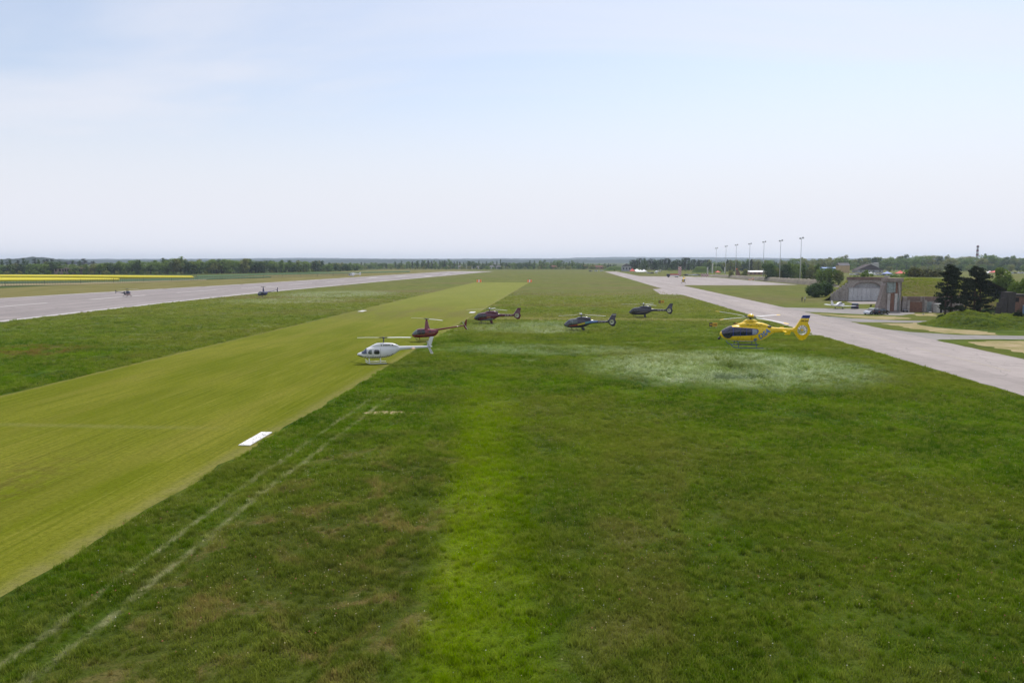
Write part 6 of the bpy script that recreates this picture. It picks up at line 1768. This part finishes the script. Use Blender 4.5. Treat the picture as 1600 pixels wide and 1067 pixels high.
# ---- light single with three-bladed rotor and shrouded tail fan
def make_light(label, m_main, scheme, group=None, rot=(10, 130, 250), glass=G_DARK):
    t = thing("helicopter", label, "helicopter", group=group)
    xr = 3.2
    dk = m_main
    b = Body([(0, 1.02, 1.18, 0.06), (0.15, 0.86, 1.36, 0.30), (0.4, 0.72, 1.60, 0.50), (0.8, 0.60, 1.95, 0.66), (1.2, 0.56, 2.12, 0.72), (1.9, 0.54, 2.24, 0.74), (2.6, 0.55, 2.28, 0.74), (3.3, 0.60, 2.28, 0.71), (3.9, 0.74, 2.22, 0.62), (4.5, 1.02, 2.10, 0.46), (5.0, 1.27, 1.99, 0.30), (5.5, 1.38, 1.94, 0.22), (7.0, 1.42, 1.88, 0.17), (8.4, 1.45, 1.82, 0.13)], xr, 2.6)
    b.hull("fuselage", dk, t)
    c = Body([(2.1, 2.08, 2.24, 0.20), (2.45, 2.06, 2.42, 0.38), (2.75, 2.04, 2.54, 0.44), (3.5, 2.02, 2.60, 0.46), (4.2, 1.98, 2.58, 0.44), (4.6, 1.94, 2.46, 0.36), (4.95, 1.9, 2.14, 0.22)], xr, 3.0, 0.35)
    cw = c.hull("engine_cowling", dk, t)
    tube_obj("exhaust", M_HUB, t, [(xr - 4.5, 0, 2.36), (xr - 4.95, 0, 2.34)], 0.16, 12)
    b.side("windscreen", glass_mat("cockpit_glass_pale", (0.045, 0.045, 0.060)) if glass is not G_DARK else G_DARK, t, [0.12, 0.3, 0.6, 0.96], [1.16, 0.96, 0.88, 1.10], None, (1, -1), 0.014, 10, True)
    for sd in (1, -1):
        b.side("side_window", glass, t, [1.04, 1.14, 1.66], [1.34, 1.26, 1.26], [1.96, 2.02, 2.06], (sd,), 0.014)
        b.side("side_window", glass, t, [1.74, 2.3, 2.44], [1.28, 1.32, 1.46], [2.06, 2.06, 1.96], (sd,), 0.014)
        for s0 in (1.0, 1.7, 2.5):
            b.side("door_seam", M_SEAM, t, [s0, s0 + 0.02], [0.75, 0.75], [2.08, 2.08], (sd,), 0.01, 5)
        c.side("air_intake", M_SEAM, cw, [2.85, 3.15], [2.28, 2.28], [2.42, 2.44], (sd,), 0.012, 2)
        if scheme == 'rainbow':
            for nm, s_, lo, hi, col in (
                ("orange_stripe", [0.9, 1.8, 2.5], [0.86, 0.92, 1.02], [0.98, 1.14, 1.28], (0.30, 0.045, 0.02)),
                ("yellow_stripe", [2.42, 3.1, 3.85], [1.00, 1.12, 1.30], [1.26, 1.44, 1.62], (0.50, 0.42, 0.03)),
                ("teal_stripe", [3.87, 4.3, 4.7], [1.30, 1.38, 1.46], [1.66, 1.74, 1.80], (0.10, 0.30, 0.34)),
                ("blue_stripe", [4.72, 5.3, 6.2], [1.46, 1.50, 1.62], [1.84, 1.88, 1.86], (0.10, 0.20, 0.50))):
                b.side(nm, paint(nm, col, 0.35, 0, 0.5, 0.2), t, s_, lo, hi, (sd,), 0.014, 3)
        if scheme == 'line':
            b.side("side_stripe", paint("grey_pink_stripe", (0.30, 0.24, 0.25), 0.4), t, [1.7, 2.6, 4.4], [1.02, 1.12, 1.36], [1.05, 1.18, 1.38], (sd,), 0.014, 2)
        if scheme == 'float':
            b.side("lower_panel", paint("grey_lower_panel", (0.22, 0.23, 0.24), 0.4), t, [1.3, 2.4, 3.3, 3.9], [0.62, 0.60, 0.66, 0.90], [0.74, 0.88, 1.12, 1.06], (sd,), 0.014, 3)
    if scheme == 'float':
        b.text("lettering", "DSA", paint("dull_gold_lettering", (0.34, 0.16, 0.05), 0.5), t, 2.62, 1.16, 0.40, R(8), 1, 0.025)
    if scheme in ('rainbow', 'line', 'float'):
        ltr = paint("pale_lettering", (0.45, 0.42, 0.40), 0.5)
        for k, (s0, w) in enumerate(((6.35, 0.28), (6.75, 0.42), (7.5, 0.22))):
            b.side("boom_marking", ltr, t, [s0, s0 + w], [1.56, 1.56], [1.70, 1.70], (1, -1), 0.012, 2)
    fin = [(8.05, 1.86), (8.24, 1.98), (8.92, 3.06), (9.06, 3.16), (9.74, 3.16), (9.60, 2.62), (9.50, 2.06), (9.62, 1.78), (9.70, 1.56), (9.56, 1.30), (9.52, 1.08), (9.34, 0.82), (8.92, 0.82), (8.62, 1.02), (8.24, 1.40)]
    plate("tail_fin", dk, t, fin, xr, 0.13, ((8.86, 1.62), 0.40), taper=lambda u, v: 1.0 if abs(v - 1.62) < 0.7 else 0.55)
    fan(t, xr, (8.86, 1.62), 0.40, dk, paint("fan_pale", (0.52, 0.52, 0.53), 0.4), 8, paint("fan_ring_grey", (0.42, 0.42, 0.43), 0.4), 0.13)
    if scheme == 'rainbow':
        for sd in (1, -1):
            bm = bmesh.new()
            bm.faces.new([bm.verts.new((xr - s_, sd * 0.078, z_)) for s_, z_ in ((8.96, 2.92), (9.66, 2.92), (9.69, 3.02), (9.02, 3.02))])
            bm_obj("fin_band", bm, paint("white_fin_band", (0.6, 0.58, 0.58), 0.4), t)
    stabiliser(t, dk, xr, 7.3, 1.66, 2.2, 0.40)
    skids(t, xr, 1.02, 0.95, 4.0, (1.45, 3.55), 0.58, M_BLACK, 0.045, 0.3)
    for sd in (1, -1):
        plate("skid_fairing", dk, t, [(3.40, 0.06), (3.75, 0.06), (3.78, 0.60), (3.30, 0.60)], xr, 0.03, y0=sd * 0.90)
    rotor(t, 2.93, 5.0, [R(a) for a in rot], M_HUB, M_BLADE, 0.20, 0.10, 0.015, None, (0, 0), (M_BLADE_W, 0.17, 0.05), 2.5, 0.085)
    return t

# ---- small open-framed trainer with bubble canopy
def make_bubble(label, group=None):
    t = thing("helicopter", label, "helicopter", group=group)
    xr = 1.35
    D = paint("trainer_navy", (0.012, 0.014, 0.030), 0.35, 0, 0.5, 0.2); Pk = paint("trainer_pink_white", (0.52, 0.42, 0.45), 0.4)
    b = Body([(0, 1.05, 1.30, 0.10), (0.15, 0.85, 1.55, 0.40), (0.5, 0.70, 1.86, 0.62), (0.9, 0.64, 2.0, 0.70), (1.3, 0.66, 1.98, 0.68), (1.65, 0.80, 1.85, 0.55), (1.9, 1.0, 1.6, 0.36)], xr, 2.3)
    b.hull("cabin", Pk, t)
    b.side("bubble_canopy", G_BLUE, t, [0.04, 0.3, 0.7, 1.2], [1.12, 1.02, 1.02, 1.10], None, (1, -1), 0.016, 10, True)
    box_obj("cabin_floor", paint("trainer_red_floor", (0.20, 0.03, 0.03), 0.4), t, xr - 1.5, xr - 0.3, -0.5, 0.5, 0.56, 0.68, 0.03)
    e = Body([(1.25, 0.72, 1.0, 0.25), (1.6, 0.55, 1.25, 0.42), (2.1, 0.52, 1.30, 0.42), (2.5, 0.70, 1.25, 0.28), (2.7, 0.95, 1.2, 0.12)], xr, 2.4)
    e.hull("engine", D, t)
    for sd in (1, -1):
        tube_obj("fuel_tank", Pk if sd > 0 else D, t, [(xr - 1.7, sd * 0.42, 1.55), (xr - 1.8, sd * 0.42, 1.56), (xr - 2.35, sd * 0.42, 1.58), (xr - 2.45, sd * 0.42, 1.58)], [0.10, 0.22, 0.22, 0.10], 12)
    tube_obj("tail_boom", D, t, [(xr - 2.0, 0, 1.15), (xr - 3.4, 0, 1.35), (xr - 6.3, 0, 1.72)], [0.12, 0.10, 0.065], 10)
    for sd in (1, -1):
        tube_obj("boom_strut", D, t, [(xr - 2.2, sd * 0.4, 0.9), (xr - 4.2, sd * 0.04, 1.44)], 0.035, 6)
    plate("tail_fin", D, t, [(5.9, 1.6), (6.1, 1.62), (6.5, 1.10), (6.3, 1.08)], xr, 0.02)
    plate("stabiliser", D, t, [(5.7, 1.70), (6.0, 1.72), (6.3, 2.2), (6.05, 2.2)], xr, 0.02, y0=-0.25)
    gb = tube_obj("tail_gearbox", M_HUB, t, [(xr - 6.3, 0, 1.72), (xr - 6.3, 0.2, 1.72)], 0.05)
    for a in (R(75), R(255)):
        d = Vector((math.cos(a), 0, math.sin(a))); o = Vector((xr - 6.3, 0.2, 1.72))
        tube_obj("tail_rotor_blade", M_BLACK, gb, [o + d * 0.05, o + d * 0.65], 0.05, 4)
    skids(t, xr, 1.0, 0.2, 2.6, (0.6, 2.05), 0.72, M_BLACK, 0.05, 0.22, 0.35)
    tube_obj("rotor_mast_cover", D, t, [(xr - 1.5, 0, 1.7), (xr - 1.45, 0, 2.0), (xr - 1.35, 0, 2.2)], [0.25, 0.16, 0.07], 10)
    rotor(t, 2.72, 4.0, [R(20), R(140), R(260)], M_HUB, M_BLADE, 0.17, 0.18, 0.01, None, (0, 0), None, 1.9, 0.05)
    return t

def put(o, p, z, rz, pitch=0.0, roll=0.0):
    o.location = (p.x, p.y, z)
    o.rotation_mode = 'ZYX'
    o.rotation_euler = (R(roll), R(pitch), rz)

h = make_twin("bright yellow rescue helicopter with blue DSA lettering hovering over wind-blown grass by the taxiway")
RZ = head_to(HX_EC135, 16)
put(h, HX_EC135, 3.2, RZ, 1.0, 4.0)
h = make_long("white helicopter with slanting belly stripes over the edge of the mown grass runway")
put(h, HX_BELL, 0.08, head_to(HX_BELL, 3))
h = make_tall("dark red helicopter with tall pointed mast behind the white helicopter", paint("maroon_paint", (0.17, 0.008, 0.020), 0.22, 0, 0.5, 0.5), paint("gold_stripe", (0.30, 0.14, 0.06), 0.4), None, (118, 298))
put(h, HX_R44, 0.25, head_to(HX_R44, 2), -2.0)
h = make_light("maroon helicopter with pale tail fan disc low over the mown strip's edge", paint("plum_paint", (0.10, 0.010, 0.030), 0.25, 0, 0.5, 0.4), 'float', None, (12, 132, 252))
put(h, HX_RED, 0.10, head_to(HX_RED, 4))
h = make_light("dark navy helicopter with red, yellow and blue stripe sitting low in the tall grass", paint("aubergine_paint", (0.035, 0.028, 0.052), 0.25, 0, 0.5, 0.4), 'rainbow', None, (28, 148, 268), G_GREY)
put(h, HX_MID, 0.05, head_to(HX_MID, 6))
h = make_light("dark navy helicopter with thin pale side line beside a small yellow sign", paint("midnight_paint", (0.032, 0.030, 0.052), 0.25, 0, 0.5, 0.4), 'line', None, (4, 124, 244))
put(h, HX_FAR, 0.25, head_to(HX_FAR, 0))
p = at(412, 466.5)
h = make_tall("small dark blue helicopter hovering over the grass beside the concrete runway", paint("cobalt_paint", (0.012, 0.014, 0.085), 0.25, 0, 0.5, 0.4), None, None, (150, 330))
put(h, p, 0.6, head_to(p, 42))
p = at(199, 464.4)
h = make_bubble("tiny dark open-framed helicopter with bubble canopy over the runway centre line")
put(h, p, 0.25, head_to(p, 180 - 42))
p = at(551, 434.0)
h = make_light("small white helicopter far away at the far edge of the concrete runway", paint("clean_white_paint", (0.80, 0.80, 0.81), 0.3, 0, 0.5, 0.3), 'plain', None, (40, 160, 280), G_GREY)
put(h, p, 1.0, head_to(p, 18))
p = at(1068, 445.8)
h = make_twin("distant yellow helicopter seen head on hovering at the apron's corner", None, None, False, 20.0, (0, 0))
put(h, p, 1.0, head_to(p, 84))
p = at(1026, 430.5)
h = make_long("distant white helicopter hovering before the dark pine wood beyond the apron")
put(h, p, 1.6, head_to(p, 58))
# ------------------------------------------------------------------ meadow grass: real tufts scattered where the tall grass stands
def tuft_material():
    m, N = new_mat("meadow_blades")
    c, fine, X, Y, P_, mid = meadow_colour(N)
    oi = N.n('ShaderNodeObjectInfo').outputs['Random']
    sp = N.n('ShaderNodeSeparateXYZ'); N.t.links.new(N.n('ShaderNodeNewGeometry').outputs['Position'], sp.inputs[0])
    c = N.mix(N.m('MULTIPLY', N.step(oi, 0.0, 1.0), 0.55), c, N.mix(N.step(oi, 0.35, 0.75), (0.028, 0.062, 0.004), (0.130, 0.145, 0.032)))
    hs = N.n('ShaderNodeHueSaturation'); hs.inputs['Saturation'].default_value = 1.08; hs.inputs['Value'].default_value = 2.3
    N.t.links.new(c, hs.inputs['Color'])
    finish(N, hs.outputs[0], 0.8, spec=0.03, trans=0.45)
    return m
M_TUFT = tuft_material()
def tuft_mesh(seed, n, h, spread, w):
    rnd = random.Random(seed); bm = bmesh.new()
    for _ in range(n):
        a = rnd.uniform(0, 6.28); r = spread * math.sqrt(rnd.random())
        b = Vector((r * math.cos(a), r * math.sin(a), -0.02))
        hh = h * rnd.uniform(.5, 1.15); la = rnd.uniform(0, 6.28); ln = hh * rnd.uniform(.15, .65)
        d = Vector((math.cos(la), math.sin(la), 0)); s = Vector((-d.y, d.x, 0)) * w * rnd.uniform(.6, 1.2)
        m_ = b + d * ln * .35 + Vector((0, 0, hh * .62)); e = b + d * ln + Vector((0, 0, hh))
        v = [bm.verts.new(q) for q in (b - s, b + s, m_ + s * .8, m_ - s * .8, e)]
        bm.faces.new(v[:4]); bm.faces.new((v[3], v[2], v[4]))
    me = bpy.data.meshes.new("grass_tuft"); bm.to_mesh(me); bm.free(); me.materials.append(M_TUFT)
    return me
tcol = bpy.data.collections.new("tuft_sources")          # not linked to the scene: only feeds the scatter
for k in range(5):
    o = bpy.data.objects.new("grass_tuft", tuft_mesh(30 + k, 34, (0.17, 0.22, 0.13, 0.30, 0.20)[k], (0.26, 0.22, 0.30, 0.16, 0.34)[k], 0.011))
    tcol.objects.link(o)
def scatter_group():
    ng = bpy.data.node_groups.new("scatter_tufts", 'GeometryNodeTree')
    ng.interface.new_socket("Geometry", in_out='INPUT', socket_type='NodeSocketGeometry')
    ng.interface.new_socket("Geometry", in_out='OUTPUT', socket_type='NodeSocketGeometry')
    gi, go = ng.nodes.new('NodeGroupInput'), ng.nodes.new('NodeGroupOutput')
    ip = ng.nodes.new('GeometryNodeInstanceOnPoints')
    ci = ng.nodes.new('GeometryNodeCollectionInfo'); ci.inputs['Collection'].default_value = tcol
    ci.inputs['Separate Children'].default_value = True; ci.inputs['Reset Children'].default_value = True
    ip.inputs['Pick Instance'].default_value = True
    rot = ng.nodes.new('GeometryNodeInputNamedAttribute'); rot.data_type = 'FLOAT_VECTOR'; rot.inputs[0].default_value = "rot"
    scl = ng.nodes.new('GeometryNodeInputNamedAttribute'); scl.data_type = 'FLOAT_VECTOR'; scl.inputs[0].default_value = "size"
    m2p = ng.nodes.new('GeometryNodeMeshToPoints')
    L = ng.links.new
    L(gi.outputs[0], m2p.inputs[0]); L(m2p.outputs[0], ip.inputs['Points']); L(ci.outputs[0], ip.inputs['Instance'])
    L(rot.outputs[0], ip.inputs['Rotation']); L(scl.outputs[0], ip.inputs['Scale']); L(ip.outputs[0], go.inputs[0])
    return ng
NG = scatter_group()
import numpy as np
rs = np.random.RandomState(5)
def scatter(name, xs, ys, zs, scale, kindname="grass"):
    n = len(xs)
    wx_, wy_ = np.zeros(n), np.zeros(n)
    for ce, rx_, ry_, st_ in WASH:          # blades lie over, pointing away from the rotor
        dx, dy = xs - ce.x, ys - ce.y
        q = np.clip(1.15 - np.sqrt((dx / rx_) ** 2 + (dy / ry_) ** 2), 0, 1) * st_
        r = np.sqrt(dx * dx + dy * dy) + 1e-3
        wx_ += dx / r * q * 1.5; wy_ += dy / r * q * 1.5
    rot = np.zeros((n, 3)); rot[:, 2] = rs.uniform(0, 6.283, n)
    mag = np.minimum(np.sqrt(wx_ ** 2 + wy_ ** 2), 1.15)
    rot[:, 2] = np.where(mag > 0.05, np.arctan2(wy_, wx_) + rs.normal(0, .35, n), rot[:, 2])
    rot[:, 1] = mag + rs.normal(0, 0.10, n)
    sz = np.stack([scale * rs.uniform(.8, 1.3, n)] * 2 + [scale ** 0.6 * rs.uniform(.6, 1.25, n)], 1)
    me = bpy.data.meshes.new(name)
    me.vertices.add(n)
    me.vertices.foreach_set('co', np.stack([xs, ys, zs], 1).astype(np.float32).ravel())
    for nm, arr in (("rot", rot), ("size", sz)):
        a = me.attributes.new(nm, 'FLOAT_VECTOR', 'POINT'); a.data.foreach_set('vector', arr.astype(np.float32).ravel())
    o = link(bpy.data.objects.new(name, me))
    md = o.modifiers.new("scatter", 'NODES'); md.node_group = NG
    return tag(o, "tall unmown meadow grass with bent blades" if kindname == "grass" else None, "grass" if kindname == "grass" else None, None, 'stuff')
def clump(x, y_):       # cheap patchiness from a few sine products
    return 0.5 + 0.25 * np.sin(x * .53 + 1.3 * np.sin(y_ * .21)) + 0.25 * np.sin(y_ * .47 + 1.7 * np.sin(x * .33))
def region(n, y0, y1, x0, x1, scale_fn, power=1.0):
    u = rs.uniform(0, 1, n)
    ys = y0 + (y1 - y0) * u ** power
    lo = np.maximum(x0, -0.88 * ys - 14); hi = np.minimum(x1, 0.80 * ys + 14)
    xs = lo + (hi - lo) * rs.uniform(0, 1, n)
    keep = (hi > lo) & (rs.uniform(0, 1, n) < (0.30 + 0.70 * clump(xs, ys)) * np.clip((330 - ys) / 230, 0, 1))
    tr = ((np.abs(xs + 18.3) < 0.22) | (np.abs(xs + 16.8) < 0.22)) & (ys < 68) & (rs.uniform(0, 1, n) < .7)
    keep &= ~tr
    xs, ys = xs[keep], ys[keep]
    return xs, ys, scale_fn(ys) * np.clip((345 - ys) / 170, 0.12, 1)
E_R = X_STRIP_R + 0.25
parts_ = [region(90000, 15, 60, E_R, X_TWY_L - 0.6, lambda y_: 0.80 + 0.006 * (y_ - 15), 1.0),
          region(80000, 60, 130, E_R, X_TWY_L - 0.6, lambda y_: 1.05 + 0.010 * (y_ - 60), 1.0),
          region(52000, 130, 325, E_R, X_TWY_L - 0.8, lambda y_: 1.7 + 0.008 * (y_ - 130), 1.0),
          region(60000, 62, 325, X_RWY_R - 6.0, X_STRIP_L - 0.25, lambda y_: 1.2 + 0.008 * (y_ - 60), 1.1)]
xs = np.concatenate([q[0] for q in parts_]); ys = np.concatenate([q[1] for q in parts_]); sc = np.concatenate([q[2] for q in parts_])
_ry = np.array([a for a, b in _RR]); _rx = np.array([b for a, b in _RR])
ok = xs > np.interp(ys, _ry, _rx) + 0.3
ok |= xs > -60
# tussocks: some spots grow rank, trodden spots stay thin
ns_ = np.array([mnoise.noise(Vector((a * .55, b * .55, 7.7))) + 0.6 * mnoise.noise(Vector((a * 1.7, b * 1.7, 2.2))) for a, b in zip(xs, ys)])
thin = (xs > -17) & (xs < -4.5) & (ys < 48) & (ns_ > 0.18) & (rs.uniform(0, 1, len(xs)) < .5)
ok &= ~thin
sc = sc * np.clip(1.0 - 0.7 * ns_, 0.65, 1.7)
xs, ys, sc = xs[ok], ys[ok], sc[ok]
scatter("meadow_grass", xs, ys, np.zeros(len(xs)), sc)
# daisies, clover heads and dry stalks: small real flower heads on stems, too many to count
def specks(name, n, mat, size, h0, h1, label):
    xs, ys, _ = region(n, 16, 75, E_R, X_TWY_L - 1, lambda y_: np.ones(len(y_)))
    vs, fs = [], []
    for x, y_ in zip(xs, ys):
        if mnoise.noise(Vector((x * .12, y_ * .12, h0 * 50))) < -0.12: continue
        z = rs.uniform(h0, h1); s_ = size * rs.uniform(.7, 1.4); k = len(vs)
        vs += [(x - s_, y_, z), (x, y_ - s_, z + s_ * .3), (x + s_, y_, z), (x, y_ + s_, z + s_ * .6), (x, y_, z + s_ * .9), (x + .003, y_, 0), (x - .003, y_, 0)]
        fs += [(k, k + 1, k + 4), (k + 1, k + 2, k + 4), (k + 2, k + 3, k + 4), (k + 3, k, k + 4), (k + 5, k + 6, k + 4)]
    tag(py_obj(name, vs, fs, mat), label, "flowers", None, 'stuff')
specks("daisies", 2000, paint("daisy_white", (0.55, 0.55, 0.48), 0.7), 0.018, 0.10, 0.20, "tiny white flower heads sprinkled through the near meadow")
specks("dry_stalks", 7000, paint("dry_stalk", (0.42, 0.36, 0.19), 0.8), 0.022, 0.16, 0.32, "pale dry seed stalks standing in the near meadow")
specks("sorrel", 2600, paint("sorrel_red", (0.24, 0.07, 0.035), 0.8), 0.028, 0.16, 0.30, "rusty sorrel heads scattered in the near meadow")
# rank grass on the green mound and the banks
def bank_scatter(name, n, x0, x1, y0, y1, fn, s, label):
    xs = rs.uniform(x0, x1, n); ys = rs.uniform(y0, y1, n)
    zs = np.array([fn(a, b) for a, b in zip(xs, ys)])
    k = zs > 0.1
    o = scatter(name, xs[k], ys[k], zs[k] - 0.03, np.full(k.sum(), s), "bank")
    tag(o, label, "grass")
bank_scatter("mound_grass", 9000, pc.x - 16, pc.x + 24, pc.y - 2, pc.y + 18, mound_c, 1.3, "rank grass covering the green mound")
bank_scatter("bank_grass", 8000, xb0, wlX(1640), Y_WALL + 0.9, Y_CREST + 6, bank_b, 1.3, "dry grass covering the shelter bank")
bank_scatter("bank_grass", 4000, xa0, xa2, Y_HANGAR + 1.8, Y_HANGAR + 16, bank_a, 1.3, "green grass covering the bank behind the grey doors")

# ------------------------------------------------------------------ haze: the air between here and the far hills
m = bpy.data.materials.new("haze_air"); m.use_nodes = True
nt = m.node_tree
for nn in list(nt.nodes): nt.nodes.remove(nn)
ov = nt.nodes.new('ShaderNodeOutputMaterial'); pv = nt.nodes.new('ShaderNodeVolumePrincipled')
pv.inputs['Color'].default_value = (0.72, 0.84, 1.0, 1)
pv.inputs['Density'].default_value = 1.0e-4
pv.inputs['Anisotropy'].default_value = 0.25
nt.links.new(pv.outputs[0], ov.inputs['Volume'])
bm = bmesh.new(); box(bm, -8950, 8950, -390, 8900, -3.0, 75.0)
o = bm_obj("haze", bm, m); o['kind'] = 'stuff'
